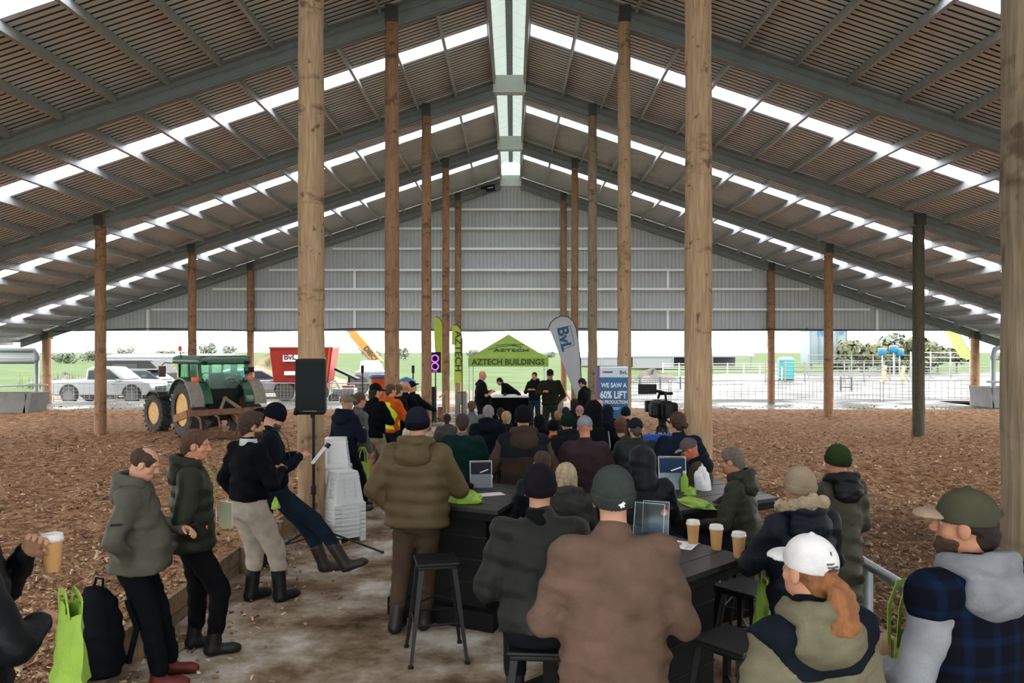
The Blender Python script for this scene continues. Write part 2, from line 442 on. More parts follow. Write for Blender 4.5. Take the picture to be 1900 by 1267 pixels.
def wet(m):
    n = m.node_tree; b = n.nodes['Principled BSDF']; L = n.links.new; src = b.inputs['Base Color'].links[0].from_socket
    tc = n.nodes.new('ShaderNodeTexCoord'); sp = n.nodes.new('ShaderNodeVectorMath'); sp.operation = 'DISTANCE'; sp.inputs[1].default_value = (5.2, 7.0, 0); L(tc.outputs['Object'], sp.inputs[0])
    t = n.nodes.new('ShaderNodeTexNoise'); t.inputs['Scale'].default_value = .9; t.inputs['Detail'].default_value = 5; L(tc.outputs['Object'], t.inputs['Vector'])
    ad = n.nodes.new('ShaderNodeMath'); ad.operation = 'MULTIPLY_ADD'; ad.inputs[1].default_value = 7.; L(t.outputs[0], ad.inputs[0]); L(sp.outputs['Value'], ad.inputs[2])
    mr = n.nodes.new('ShaderNodeMapRange'); mr.inputs[1].default_value = 6.5; mr.inputs[2].default_value = 10.5; mr.inputs[3].default_value = .42; mr.inputs[4].default_value = 1.; L(ad.outputs[0], mr.inputs[0])
    mx = n.nodes.new('ShaderNodeVectorMath'); mx.operation = 'SCALE'; L(src, mx.inputs[0]); L(mr.outputs[0], mx.inputs['Scale']); L(mx.outputs[0], b.inputs['Base Color'])
chip_base = ground_mat('chip_bed', [(.30, '38251a'), (.45, '825f47'), (.57, 'aa8464'), (.72, 'caa883')], 6, 1.0, .95)
wet(chip_base)
def hgt(x, y):
    return .14 * mnoise.noise(Vector((x * .33, y * .33, 1.7))) + .05 * mnoise.noise(Vector((x * 1.3, y * 1.3, 4)))
def chipz(x, y):
    t = min(1, max(0, (abs(x) - 3.0) / 4.5))
    e = min(1, max(0, (31.5 - y) / 3))
    return (.13 - .28 * t) * (.25 + .75 * e) + hgt(x, y) * (.35 + .65 * t) * e
def bed(side, name):
    xs = np.concatenate([np.linspace(2.98, 9, 44), np.linspace(9.2, 21.2, 48)]); ys = np.concatenate([np.linspace(.5, 12, 80), np.linspace(12.2, 31.5, 78)])
    V = []; Fc = []
    for x in xs:
        for y in ys:
            xx = side * x if side < 0 else x - .1
            V.append((xx, y, chipz(xx, y)))
    k = len(ys)
    for i in range(len(xs) - 1):
        for j in range(k - 1): Fc.append((i * k + j, (i + 1) * k + j, (i + 1) * k + j + 1, i * k + j + 1))
    return MB().add(V, Fc).build(name, chip_base, smooth=True, angle=80, kind='structure')
bed(-1, 'floor_2'); bed(1, 'floor_3')
# loose chips: nobody could count them
def chips():
    rng = np.random.default_rng(3); N = 52000
    q = rng.random(N); Y = 1 / (1 / 3.6 - q * (1 / 3.6 - 1 / 26.)) ; Y = np.where(rng.random(N) < .35, rng.uniform(4, 24, N), Y)
    lim = .72 * Y; x = rng.uniform(-1, 1, N) * np.maximum(lim, 4)
    k = (np.abs(x) > 2.95) & (np.abs(x) < 20.8); x, Y = x[k], Y[k]
    # litter on the walkway: thick along both edges
    M = 2600; y2 = rng.uniform(4, 20, M); e = np.abs(rng.normal(0, .45, M)); sgn = np.where(rng.random(M) < .62, -1, 1)
    x2 = np.where(sgn < 0, -2.86 + e, 2.74 - e); kk = np.abs(x2) < 2.9; x2, y2 = x2[kk], y2[kk]
    M3 = 1800; x3 = rng.uniform(-20, 19, M3); y3 = 31.4 + np.abs(rng.normal(0, 1.6, M3)); x2 = np.concatenate([x2, x3]); y2 = np.concatenate([y2, y3])
    n1 = len(x); x = np.concatenate([x, x2]); Y = np.concatenate([Y, y2]); n = len(x)
    z = np.array([chipz(a, b_) if i < n1 else (-.07 if b_ > 31.5 else 0.0) for i, (a, b_) in enumerate(zip(x, Y))]) + rng.uniform(.0, .018, n)
    Ln = rng.uniform(.02, .062, n) * np.where(Y > 12, 1.35, 1) * np.where(rng.random(n) < .025, 1.8, 1); wd = Ln * rng.uniform(.22, .6, n); th = rng.uniform(.003, .009, n)
    a = rng.uniform(0, 6.283, n); ti = rng.normal(0, .35, n); tj = rng.normal(0, .35, n)
    base = np.array([(-1, -1, -1), (1, -.8, -1), (.9, 1, -1), (-1, .8, -1), (-1, -1, 1), (1, -.8, 1), (.9, 1, 1), (-1, .8, 1)], float) * .5
    p = base[None] * np.stack([Ln, wd, th], 1)[:, None, :]
    p[..., 2] += p[..., 0] * np.tan(ti)[:, None] + p[..., 1] * np.tan(tj)[:, None]
    ca, sa = np.cos(a)[:, None], np.sin(a)[:, None]
    px = p[..., 0] * ca - p[..., 1] * sa + x[:, None]; py = p[..., 0] * sa + p[..., 1] * ca + Y[:, None]; pz = p[..., 2] + z[:, None]
    V = np.stack([px, py, pz], -1).reshape(-1, 3)
    fb = np.array([(4, 5, 6, 7), (0, 1, 5, 4), (1, 2, 6, 5), (2, 3, 7, 6), (3, 0, 4, 7)])
    Fc = (fb[None] + 8 * np.arange(n)[:, None, None]).reshape(-1, 4)
    me = bpy.data.meshes.new('wood_chips'); me.vertices.add(len(V)); me.vertices.foreach_set('co', V.astype(np.float32).ravel())
    me.loops.add(Fc.size); me.loops.foreach_set('vertex_index', Fc.astype(np.int32).ravel())
    me.polygons.add(len(Fc)); me.polygons.foreach_set('loop_start', np.arange(0, Fc.size, 4, dtype=np.int32)); me.polygons.foreach_set('loop_total', np.full(len(Fc), 4, np.int32))
    me.update(calc_edges=True)
    m = bpy.data.materials.new('wood_chip'); m.use_nodes = True; nn = m.node_tree; bb = nn.nodes['Principled BSDF']; bb.inputs['Roughness'].default_value = .9
    g = nn.nodes.new('ShaderNodeNewGeometry'); r = nn.nodes.new('ShaderNodeValToRGB'); nn.links.new(g.outputs['Random Per Island'], r.inputs[0]); nn.links.new(r.outputs[0], bb.inputs['Base Color'])
    els = r.color_ramp.elements; els.new(.35); els.new(.7)
    for e_, (p_, c_) in zip(els, [(0, '46301f'), (.35, '8f6b4f'), (.7, 'b4906d'), (1, 'dcc3a0')]): e_.position = p_; e_.color = (*lin(c_), 1)
    wet(m); me.materials.append(m)
    tag(link('wood_chips', me), 'loose brown wood chips covering the bedding on both sides of the walkway', 'wood chips', kind='stuff')
chips()
# outside: concrete apron, yard, track, field
b = MB(); b.box((-14, 34.2, -.14), (22.2, 5.6, .12)); b.box((11.5, 34.2, -.14), (17.2, 5.6, .12)); b.build('floor_4', yard, kind='structure')
b = MB(); b.prism([(3.2, 37), (60, 37), (72, 86), (18, 76), (5.5, 52)], -.16, -.06, 'z'); b.build('floor_5', yard, kind='structure')
track = ground_mat('gravel_track', [(.3, '413b34'), (.5, '514b43'), (.7, '605a52')], .8, .3, .95)
b = MB(); b.prism([(-60, 38), (3.2, 37), (5.5, 52), (-8, 51), (-60, 49)], -.50, -.37, 'z'); b.build('floor_6', track, kind='structure')
def field():
    V = []; Fc = []; xs = np.concatenate([np.linspace(-420, -30, 40), [-23, -22.5, 0, 22.5, 23], np.linspace(30, 420, 40)]); ys = [-60, -10, 10, 37, 50, 60, 75, 90, 120, 160, 220, 300, 420, 600]
    for x in xs:
        for y in ys:
            z = (-1.2 if y < 30 and abs(x) < 24 else -.45) + (.3 * mnoise.noise(Vector((x * .008, y * .008, 0))) if y > 100 else 0)
            V.append((x, y, z))
    k = len(ys)
    for i in range(len(xs) - 1):
        for j in range(k - 1): Fc.append((i * k + j, (i + 1) * k + j, (i + 1) * k + j + 1, i * k + j + 1))
    MB().add(V, Fc).build('grass_field', grass_mat(), smooth=True, kind='structure')
field()

# timber edge boards along the walkway (left and right): planks with joints, posts on the chip side of the joints
brd = wood_mat('edge_board', '78644d', '958066', '3b2b1e', .7)
def board_run(x, y0, y1, face, label):
    o = empty('edge_board_wall', (x, y0, 0), label=label, cat='board edging')
    n = max(1, round((y1 - y0) / 1.22)); L = (y1 - y0) / n
    for i in range(n):
        for k, (zc, hh) in enumerate(((.015, .165), (.19, .165))):
            MB().box((0, (i + .5) * L, zc), (.045, L - .012, hh)).build('plank', brd, o, bevel=.004)
        MB().box((face * .07, i * L + .08, .08), (.09, .11, .40)).build('post', brd, o, bevel=.004)
    return o
board_run(-2.95, 3.6, 25.0, 1, 'low weathered board edging on the left between walkway and wood chips')
board_run(2.80, 3.3, 25.0, -1, 'low weathered board edging on the right below the steel pipe rail')
# steel pipe rail on the right
o = empty('pipe_rail', (2.86, 3.3, 0), label='grey galvanised steel pipe rail behind the plaid jacket man', cat='rail')
galv = mat('galvanised_pipe', (.36, .40, .42), rough=.35, metal=.6, var=.1)
MB().cyl((0, 0, .66), (0, 3.2, .66), .042, n=14).build('pipe', galv, o, smooth=True)
for y in (.2, 3.0): MB().cyl((0, y, -.1), (0, y, .66), .04, n=12).build('post', galv, o, smooth=True)
# ------------------------------------------------------------------ people: implicit surfaces turned into one continuous mesh per body
def V3(*a): return np.array(a, float)
class Fld:
    def __init__(s, lo, hi, h):
        s.lo = np.array(lo, float); s.h = h
        n = np.ceil((np.array(hi, float) - s.lo) / h).astype(int) + 1
        s.n = n; s.d = np.full(n, .2, np.float32)
        s.ax = [(s.lo[i] + h * np.arange(n[i])).astype(np.float32) for i in range(3)]
    def _sub(s, lo, hi):
        i0 = np.maximum(0, np.floor((lo - s.lo) / s.h).astype(int)); i1 = np.minimum(s.n, np.ceil((hi - s.lo) / s.h).astype(int) + 1)
        if (i1 <= i0).any(): return None
        sl = tuple(slice(a, b) for a, b in zip(i0, i1))
        g = [s.ax[0][sl[0]][:, None, None], s.ax[1][sl[1]][None, :, None], s.ax[2][sl[2]][None, None, :]]
        return sl, g
    def put(s, lo, hi, fn, k=.03, op='u'):
        m = k + .03
        r = s._sub(np.array(lo) - m, np.array(hi) + m)
        if r is None: return
        sl, g = r; d = fn(*g); a = s.d[sl]
        if op == 'u':
            if k > 0:
                hh = np.clip(.5 + .5 * (a - d) / k, 0, 1); s.d[sl] = a * (1 - hh) + d * hh - k * hh * (1 - hh)
            else: s.d[sl] = np.minimum(a, d)
        elif op == 's':
            d = -d
            hh = np.clip(.5 - .5 * (a - d) / k, 0, 1) if k > 0 else (d > a)
            s.d[sl] = a * (1 - hh) + d * hh + (k * hh * (1 - hh) if k > 0 else 0)
        elif op == 'i':
            s.d[sl] = np.maximum(a, d)
    def cone(s, a, b, r0, r1, k=.03, op='u'):
        a = np.array(a, float); b = np.array(b, float); ab = b - a; L2 = max(1e-9, ab @ ab); rm = max(r0, r1)
        def fn(x, y, z):
            t = np.clip(((x - a[0]) * ab[0] + (y - a[1]) * ab[1] + (z - a[2]) * ab[2]) / L2, 0, 1)
            dx = x - a[0] - t * ab[0]; dy = y - a[1] - t * ab[1]; dz = z - a[2] - t * ab[2]
            return np.sqrt(dx * dx + dy * dy + dz * dz) - (r0 + (r1 - r0) * t)
        s.put(np.minimum(a, b) - rm, np.maximum(a, b) + rm, fn, k, op)
    def ell(s, c, r, k=.02, M=None, op='u'):
        c = np.array(c, float); r = np.array(r, float); rm = r.max(); mn = r.min()
        def fn(x, y, z):
            x = x - c[0]; y = y - c[1]; z = z - c[2]
            if M is not None: x, y, z = (M[0][0] * x + M[1][0] * y + M[2][0] * z), (M[0][1] * x + M[1][1] * y + M[2][1] * z), (M[0][2] * x + M[1][2] * y + M[2][2] * z)
            k0 = np.sqrt((x / r[0]) ** 2 + (y / r[1]) ** 2 + (z / r[2]) ** 2); k1 = np.sqrt((x / r[0] ** 2) ** 2 + (y / r[1] ** 2) ** 2 + (z / r[2] ** 2) ** 2) + 1e-6
            return k0 * (k0 - 1) / k1
        s.put(c - rm, c + rm, fn, k, op)
    def loft(s, A, M, zs, rx, ry, cy=None, k=.03, rib=0, pw=2.):
        """stack of oval sections along the local z axis of frame M (columns right, fwd, up) from A; cy = fore-aft centre shift"""
        A = np.array(A, float); M = np.array(M, float); zs = np.array(zs, float); rm = max(max(rx), max(ry)) + .05
        e0 = A + M[:, 2] * zs[0]; e1 = A + M[:, 2] * zs[-1]
        cy = [0] * len(zs) if cy is None else cy
        def fn(x, y, z):
            x = x - A[0]; y = y - A[1]; z = z - A[2]
            lx = M[0, 0] * x + M[1, 0] * y + M[2, 0] * z; ly = M[0, 1] * x + M[1, 1] * y + M[2, 1] * z; lz = M[0, 2] * x + M[1, 2] * y + M[2, 2] * z
            ax = np.interp(lz, zs, rx).astype(np.float32); ay = np.interp(lz, zs, ry).astype(np.float32); c = np.interp(lz, zs, cy).astype(np.float32)
            if rib: ax = ax + rib * np.abs(np.sin(lz * math.pi / .105)); ay = ay + rib * np.abs(np.sin(lz * math.pi / .105))
            q = (np.abs(lx / ax) ** pw + np.abs((ly - c) / ay) ** pw) ** (1 / pw)
            d = (q - 1) * np.minimum(ax, ay)
            return np.maximum(d, np.maximum(zs[0] - lz, lz - zs[-1]))
        s.put(np.minimum(e0, e1) - rm, np.maximum(e0, e1) + rm, fn, k)
    def plane(s, p, n):
        """keep the side the normal points away from"""
        p = np.array(p, float); n = np.array(n, float)
        x, y, z = s.ax[0][:, None, None], s.ax[1][None, :, None], s.ax[2][None, None, :]
        s.d = np.maximum(s.d, (x - p[0]) * n[0] + (y - p[1]) * n[1] + (z - p[2]) * n[2])
    def wrinkle(s, amp, sc, seed=0):
        x, y, z = s.ax[0][:, None, None], s.ax[1][None, :, None], s.ax[2][None, None, :]
        s.d += (amp * (np.sin(x * sc + 2.1 * np.sin(z * sc * .7 + seed) + seed) * np.sin(z * sc * 1.3 + 1.7 * np.sin(y * sc * .8) + seed * 1.7) + .6 * np.sin((x + y) * sc * .6 + z * sc * 2.1 + seed))).astype(np.float32)
    def mesh(s, relax=1):
        Fd = s.d; S = Fd < 0
        n = Fd.shape
        c = S[:-1, :-1, :-1].astype(np.int8)
        cnt = np.zeros_like(c)
        offs = [(i, j, k) for i in (0, 1) for j in (0, 1) for k in (0, 1)]
        for (i, j, k) in offs: cnt += S[i:n[0] - 1 + i, j:n[1] - 1 + j, k:n[2] - 1 + k]
        act = (cnt > 0) & (cnt < 8); I = np.argwhere(act)
        if len(I) == 0: return np.zeros((0, 3)), np.zeros((0, 4), int)
        idm = np.full(act.shape, -1, np.int32); idm[act] = np.arange(len(I))
        val = {o: Fd[I[:, 0] + o[0], I[:, 1] + o[1], I[:, 2] + o[2]] for o in offs}
        acc = np.zeros((len(I), 3)); m = np.zeros(len(I))
        for a in offs:
            for ax in range(3):
                if a[ax]: continue
                b = list(a); b[ax] = 1; b = tuple(b); va, vb = val[a], val[b]; cr = (va < 0) != (vb < 0)
                t = np.where(cr, va / np.where(cr, va - vb, 1), 0)
                p = np.array(a, float)[None] + t[:, None] * (np.array(b) - np.array(a))[None]
                acc += p * cr[:, None]; m += cr
        Vt = s.lo + s.h * (I + acc / m[:, None])
        Q = []
        for ax in range(3):
            sl0 = [slice(None)] * 3; sl1 = [slice(None)] * 3; sl0[ax] = slice(0, -1); sl1[ax] = slice(1, None)
            o1, o2 = [q for q in range(3) if q != ax]
            A, B = S[tuple(sl0)], S[tuple(sl1)]; E = np.argwhere(A != B)
            ok = (E[:, o1] > 0) & (E[:, o2] > 0) & (E[:, o1] < n[o1] - 1) & (E[:, o2] < n[o2] - 1); E = E[ok]
            ins = A[E[:, 0], E[:, 1], E[:, 2]]
            def cell(d1, d2):
                q = E.copy(); q[:, o1] += d1; q[:, o2] += d2; return idm[q[:, 0], q[:, 1], q[:, 2]]
            qd = np.stack([cell(-1, -1), cell(0, -1), cell(0, 0), cell(-1, 0)], 1)
            fl = ins if ax != 1 else ~ins
            qd[~fl] = qd[~fl][:, ::-1]
            Q.append(qd)
        Q = np.concatenate(Q)
        for _ in range(relax):
            sm = np.zeros_like(Vt); ct = np.zeros(len(Vt))
            for a, b in ((0, 1), (1, 2), (2, 3), (3, 0)):
                np.add.at(sm, Q[:, a], Vt[Q[:, b]]); np.add.at(ct, Q[:, a], 1)
                np.add.at(sm, Q[:, b], Vt[Q[:, a]]); np.add.at(ct, Q[:, b], 1)
            Vt = Vt * .5 + .5 * sm / ct[:, None]
        return Vt, Q
def to_mesh(name, parts, mats):
    """parts: list of (verts, quads, material index)"""
    Vs, Qs, Ms, b = [], [], [], 0
    for v, q, mi in parts:
        if len(v) == 0: continue
        Vs.append(v); Qs.append(q + b); Ms.append(np.full(len(q), mi)); b += len(v)
    Vt = np.concatenate(Vs); Q = np.concatenate(Qs); M = np.concatenate(Ms).astype(np.int32)
    me = bpy.data.meshes.new(name); me.vertices.add(len(Vt)); me.vertices.foreach_set('co', Vt.astype(np.float32).ravel())
    me.loops.add(Q.size); me.loops.foreach_set('vertex_index', Q.astype(np.int32).ravel())
    me.polygons.add(len(Q)); me.polygons.foreach_set('loop_start', np.arange(0, Q.size, 4, dtype=np.int32)); me.polygons.foreach_set('loop_total', np.full(len(Q), 4, np.int32))
    me.polygons.foreach_set('use_smooth', [True] * len(Q)); me.polygons.foreach_set('material_index', M)
    me.update(calc_edges=True)
    for m in mats: me.materials.append(m)
    return me
def skin(c='b08468'):
    return mat('skin_' + c, c, rough=.55, var=.1, vscale=20, spec=.3)
EYE_W = mat('eye_white', (.34, .32, .30), rough=.3); EYE_D = mat('eye_iris', (.03, .025, .02), rough=.2); LIP = mat('lips', (.30, .13, .11), rough=.5)
def rotM(yaw=0, pitch=0, roll=0):
    """columns right, fwd, up. yaw + turns to the person's left, pitch + looks down"""
    return np.array(Matrix.Rotation(R(yaw), 3, 'Z') @ Matrix.Rotation(-R(pitch), 3, 'X') @ Matrix.Rotation(R(roll), 3, 'Y'))
POSE = {
  'stand': dict(hip=(0, 0, .93), lean=0, knee=((-.115, .03, .50), (.115, .03, .50)), foot=((-.125, 0, .09), (.125, 0, .09))),
  'sit': dict(hip=(0, 0, .86), lean=6, knee=((-.16, .42, .82), (.16, .42, .82)), foot=((-.15, .33, .40), (.15, .33, .40))),
  'step': dict(hip=(0, 0, .92), lean=3, knee=((-.115, .05, .49), (.12, .16, .50)), foot=((-.125, -.02, .09), (.125, -.06, .13))),
}
ARMS = { 'lap': ((-.075, .01, -.31), (.02, .24, -.36)),  # elbow, hand relative to the shoulder for the LEFT arm (x mirrored for the right), body frame
  'down': ((-.10, -.04, -.28), (-.10, .06, -.53)), 'pocket': ((-.105, -.06, -.28), (.02, .03, -.45)),
  'table': ((-.085, .12, -.28), (.03, .36, -.29)), 'cross': ((-.09, .10, -.27), (.22, .22, -.24)),
  'phone': ((-.09, .02, -.29), (.10, .27, -.27)), 'up': ((-.06, .14, -.26), (.08, .20, -.02)), 'back': ((-.12, -.14, -.25), (.06, -.17, -.42)),
  'reach': ((-.08, .24, -.20), (.0, .50, -.30)), 'hold': ((-.10, .05, -.28), (.06, .26, -.20)),
}
def hand_field(fl, wr, M, side, curl=.5, sc=1.):
    """M columns: across the palm (thumb side +), along the fingers, back-of-hand"""
    wr = np.array(wr, float)
    def q(x, y, z): return wr + sc * (M[:, 0] * x + M[:, 1] * y + M[:, 2] * z)
    fl.cone(q(0, -.03, 0), q(0, .02, 0), .027 * sc, .026 * sc, .015)
    for x in (-.026, -.009, .009, .026): fl.cone(q(x * .6, .01, 0), q(x, .075, 0), .017 * sc, .0125 * sc, .012)
    for x, L in ((.028, .068), (.0095, .078), (-.0095, .073), (-.027, .058)):
        a = q(x, .078, 0); an = 0.; p = np.array([x, .078, 0.])
        for i, f in enumerate((.45, .32, .26)):
            an += curl * (.75 if i == 0 else .95)
            p2 = p + np.array([x * .06, math.cos(an) * L * f, -math.sin(an) * L * f])
            fl.cone(q(*p), q(*p2), .0092 * sc, .0082 * sc, .003); p = p2
    p = [(.024, .012, -.006), (.05, .042, -.018), (.056, .07, -.03 - .015 * curl), (.05 - .02 * curl, .092, -.04 - .02 * curl)]
    for a, b, r in zip(p[:-1], p[1:], (.014, .0105, .0092)): fl.cone(q(*a), q(*b), r * sc, r * .9 * sc, .006)

def person(x, y, heading, h=1.75, pose='stand', head=(0, 0, 0), arms='down', skin_c='b08468', top='20242c', top2=None, legs='1c1f26', boots='1a1613',
           hair=None, hair_c='3a2a1e', hat=None, hat_c='20232b', hat_c2=None, hood=None, hood_c=None, wide=1., belly=0., puffer=False, sleeve=None, sleeve_c=None, hem=.80,
           res=.03, label='', shorts=False, short_sleeve=False, z0=0., lean=None, side=0., ov=None, hands=True, face=False, vest=None, collar=None, group=None, shell=False, boot_h=.13, bootw=1., trouser_w=1., beard=None, yoke=None, fur=None, top_mat=None):
    s = h / 1.75; Pz = dict(POSE[pose])
    if ov: Pz.update(ov)
    hip = V3(*Pz['hip']); ln = Pz['lean'] if lean is None else lean
    Tm = rotM(0, ln, side)               # torso frame
    W = wide
    neck = hip + Tm @ V3(0, -.005, .56)
    sh = [hip + Tm @ V3(q * (.185 + .02 * (W - 1)) * min(W, 1.12), -.01, .475) for q in (-1, 1)]
    arms = (arms, arms) if isinstance(arms, str) else arms
    el, wr = [], []
    for i, q in enumerate((-1, 1)):
        e, w_ = ARMS[arms[i]] if isinstance(arms[i], str) else arms[i]
        Ta = Tm if isinstance(arms[i], str) else np.eye(3)
        e = V3(-q * e[0] * -1 if False else e[0] * (1 if q < 0 else -1), e[1], e[2]); w_ = V3(w_[0] * (1 if q < 0 else -1), w_[1], w_[2])
        e[0] *= W
        el.append(sh[i] + Ta @ e); wr.append(sh[i] + Ta @ w_)
    hipj = [hip + V3(q * .09, 0, -.02) for q in (-1, 1)]; kn = [V3(*p) for p in Pz['knee']]; ft = [V3(*p) for p in Pz['foot']]
    tilt = Pz.get('toe', ((0, 0), (0, 0)))  # yaw, pitch per foot
    Hm = rotM(*head)
    hc = neck + Tm @ V3(0, .012, .07) + Hm @ V3(0, .015, .075)     # head centre
    lo = V3(-.62, -.62, -.02); hi = V3(.62, .78, 2.0)
    pts = np.array(list(el) + list(wr) + kn + ft + [hip, neck, hc]); lo = pts.min(0) - .22; hi = pts.max(0) + .22; lo[2] = min(lo[2], -.01)
    root_parts = []
    # --- body (continuous skin surface)
    fl = Fld(lo, hi, .026 if (shorts or short_sleeve) else .034)
    fl.loft(hip, Tm, [-.10, 0, .12, .28, .42, .50, .53], [.12, .15, .13, .145, .15, .10, .06], [.09, .10, .09, .10, .095, .07, .05], k=.03)
    for i in (0, 1):
        fl.cone(hipj[i], kn[i], .078, .056, .03); fl.cone(kn[i], ft[i], .056, .04, .02)
        mid = kn[i] * .65 + ft[i] * .35; bk = V3(0, -.018, 0); fl.cone(mid + bk, mid + bk + (ft[i] - kn[i]) * .12, .052, .045, .02)
        Fm = rotM(*tilt[i]); fl.cone(ft[i] + Fm @ V3(0, -.03, -.045), ft[i] + Fm @ V3(0, .14, -.055), .035, .028, .02)
        fl.cone(sh[i] + V3(0, 0, -.01), el[i], .05, .042, .03); fl.cone(el[i], wr[i], .042, .028, .02)
    fl.cone(neck - Tm @ V3(0, 0, .06), neck + Tm @ V3(0, .01, .04), .062, .055, .03)
    root_parts.append((*fl.mesh(), 0))
    # --- head
    hres = .0055 if res <= .016 else (.008 if res < .025 else .011)
    fh = Fld(hc - .19, hc + .17, hres)
    def hp(a, b, c): return hc + Hm @ V3(a, b, c)
    fh.cone(neck - Tm @ V3(0, .0, .06), hp(0, -.025, -.06), .062, .056, .02)
    fh.ell(hp(0, -.012, .025), (.075, .094, .088), .02, Hm); fh.ell(hp(0, .032, -.05), (.056, .060, .068), .03, Hm)
    fh.ell(hp(0, .062, -.085), (.030, .026, .022), .02, Hm)
    fh.cone(hp(0, .088, .012), hp(0, .106, -.024), .009, .0125, .012)
    for q in (-1, 1):
        fh.ell(hp(q * .012, .098, -.027), (.011, .011, .008), .008, Hm)
        fh.ell(hp(q * .079, -.008, -.010), (.011, .022, .033), .006, Hm); fh.cone(hp(q * .018, .084, .028), hp(q * .048, .073, .026), .010, .009, .015)
        fh.ell(hp(q * .032, .094, .004), (.018, .014, .011), .012, Hm, 's'); fh.ell(hp(q * .045, .05, -.028), (.022, .022, .02), .02, Hm)
    fh.cone(hp(-.018, .088, -.058), hp(.018, .088, -.058), .006, .006, .006); fh.cone(hp(-.014, .086, -.068), hp(.014, .086, -.068), .007, .007, .006)
    root_parts.append((*fh.mesh(), 0))
    if face:
        for q in (-1, 1):
            for c, r, mi in ((hp(q * .031, .0655, .004), .0125, 1), (hp(q * .031, .0738, .003), .0064, 2)):
                fe = Fld(c - .018, c + .018, .004); fe.ell(c, (r, r, r), 0); root_parts.append((*fe.mesh(), mi))
        fe = Fld(hp(0, .088, -.063) - .035, hp(0, .088, -.063) + .035, .004); fe.cone(hp(-.019, .091, -.059), hp(.019, .091, -.059), .0052, .0052, .004); fe.cone(hp(-.014, .089, -.067), hp(.014, .089, -.067), .006, .006, .004)
        root_parts.append((*fe.mesh(), 3))
    # --- hands
    if hands:
        hr = .005 if res <= .016 else .008
        for i in (0, 1):
            d = wr[i] - el[i]; d /= np.linalg.norm(d)
            inw = V3(1 if i == 0 else -1, 0, 0)          # palm faces inwards / down
            pn = inw + V3(0, 0, -.9) if abs(d[2]) < .7 else inw
            pn = pn - d * (pn @ d); pn /= np.linalg.norm(pn)
            ac = np.cross(d, -pn); 
            if (ac @ (V3(0, .6, 1))) < 0: ac = -ac
            Mh = np.stack([ac, d, -pn], 1)
            fq = Fld(wr[i] - .15, wr[i] + .17, hr); hand_field(fq, wr[i] + d * .02, Mh, i, .55)
            root_parts.append((*fq.mesh(0 if hr > .006 else 1), 0))
    # lift so that soles touch the ground
    me = to_mesh('person', root_parts, [skin(skin_c), EYE_W, EYE_D, LIP])
    o = link('person', me); o.location = (x, y, z0); o.rotation_euler = (0, 0, heading); o.scale = (s, s, s)
    tag(o, label, 'person', group)
    def part(name, fields, mats, noflip=None):
        ob = link(name, to_mesh(name, [(*f.mesh(), mi) for f, mi in fields], mats), o); return ob
    fm = shellmat if (shell or puffer) else fabric
    # --- trousers
    ft_ = Fld(lo, hi, max(res, .014)); tw = trouser_w
    ft_.loft(hip, Tm, [-.13, -.05, .06, .14], [.14, .175 * (1 + (W - 1) * .6), .168 * (1 + (W - 1) * .6), .15], [.115, .135 + belly * .3, .125 + belly * .3, .11], k=.03)
    for i in (0, 1):
        ft_.cone(hipj[i] + V3(0, 0, -.02), kn[i], .105 * tw, .080 * tw, .03)
        if not shorts:
            end = kn[i] + (ft[i] - kn[i]) * (1 - boot_h * .9); ft_.cone(kn[i], end, .078 * tw, .066 * tw, .02)
    if shorts:
        for i in (0, 1):
            d = (kn[i] - hipj[i]); d /= np.linalg.norm(d); ft_.put(kn[i] - .14, kn[i] + .14, lambda x_, y_, z_, p=kn[i] + d * .0, d=d: -((x_ - p[0]) * d[0] + (y_ - p[1]) * d[1] + (z_ - p[2]) * d[2]) * 0 + np.sqrt((x_ - p[0] - d[0] * .10) ** 2 + (y_ - p[1] - d[1] * .10) ** 2 + (z_ - p[2] - d[2] * .10) ** 2) - .125, 0, 's')
    ft_.wrinkle(.0045, 26, x * 3)
    part('shorts' if shorts else 'trousers', [(ft_, 0)], [fabric(legs)])
    # --- boots
    for i in (0, 1):
        Fm = rotM(*tilt[i]); fb = Fld(ft[i] - .30, ft[i] + .34, .012 if res <= .016 else .02)
        up = (kn[i] - ft[i]); L = np.linalg.norm(up); up /= L
        fb.cone(ft[i] + Fm @ V3(0, -.02, -.03), ft[i] + up * (boot_h * L + .03), .052 * bootw, .060 * bootw, .02)
        fb.cone(ft[i] + Fm @ V3(0, -.035, -.045), ft[i] + Fm @ V3(0, .13, -.048), .046 * bootw, .040 * bootw, .03); fb.cone(ft[i] + Fm @ V3(0, .13, -.052), ft[i] + Fm @ V3(0, .17, -.055), .040, .034, .02)
        fb.plane(ft[i] + Fm @ V3(0, 0, -.088), Fm @ V3(0, 0, -1.)); fb.plane(ft[i] + up * (boot_h * L), up)
        part('boot', [(fb, 0)], [mat('boot_' + boots, boots, rough=.5, spec=.3)])
    # --- jacket / jumper
    fj = Fld(lo, hi, res); e = .012 if puffer else 0.
    hemz = hem - .86  # relative to the hip joint
    wv = W
    fj.loft(hip, Tm, [hemz, 0, .12, .28, .40, .47, .52, .555], [(.192 + e) * wv, (.190 + e) * wv, (.186 + e) * wv, (.192 + e) * wv, (.200 + e) * wv, .168 * min(wv, 1.1), .105, .072],
            [.155 + e + belly, .150 + e + belly, .142 + e + belly * 1.1, .136 + e + belly * .5, .130 + e, .105, .088, .072], [belly * .6, belly * .6, belly * .7, belly * .2, 0, 0, 0, 0.004], k=.03, rib=.014 if puffer else 0, pw=2.35)
    slv = Fld(lo, hi, res) if (sleeve_c or sleeve) else fj
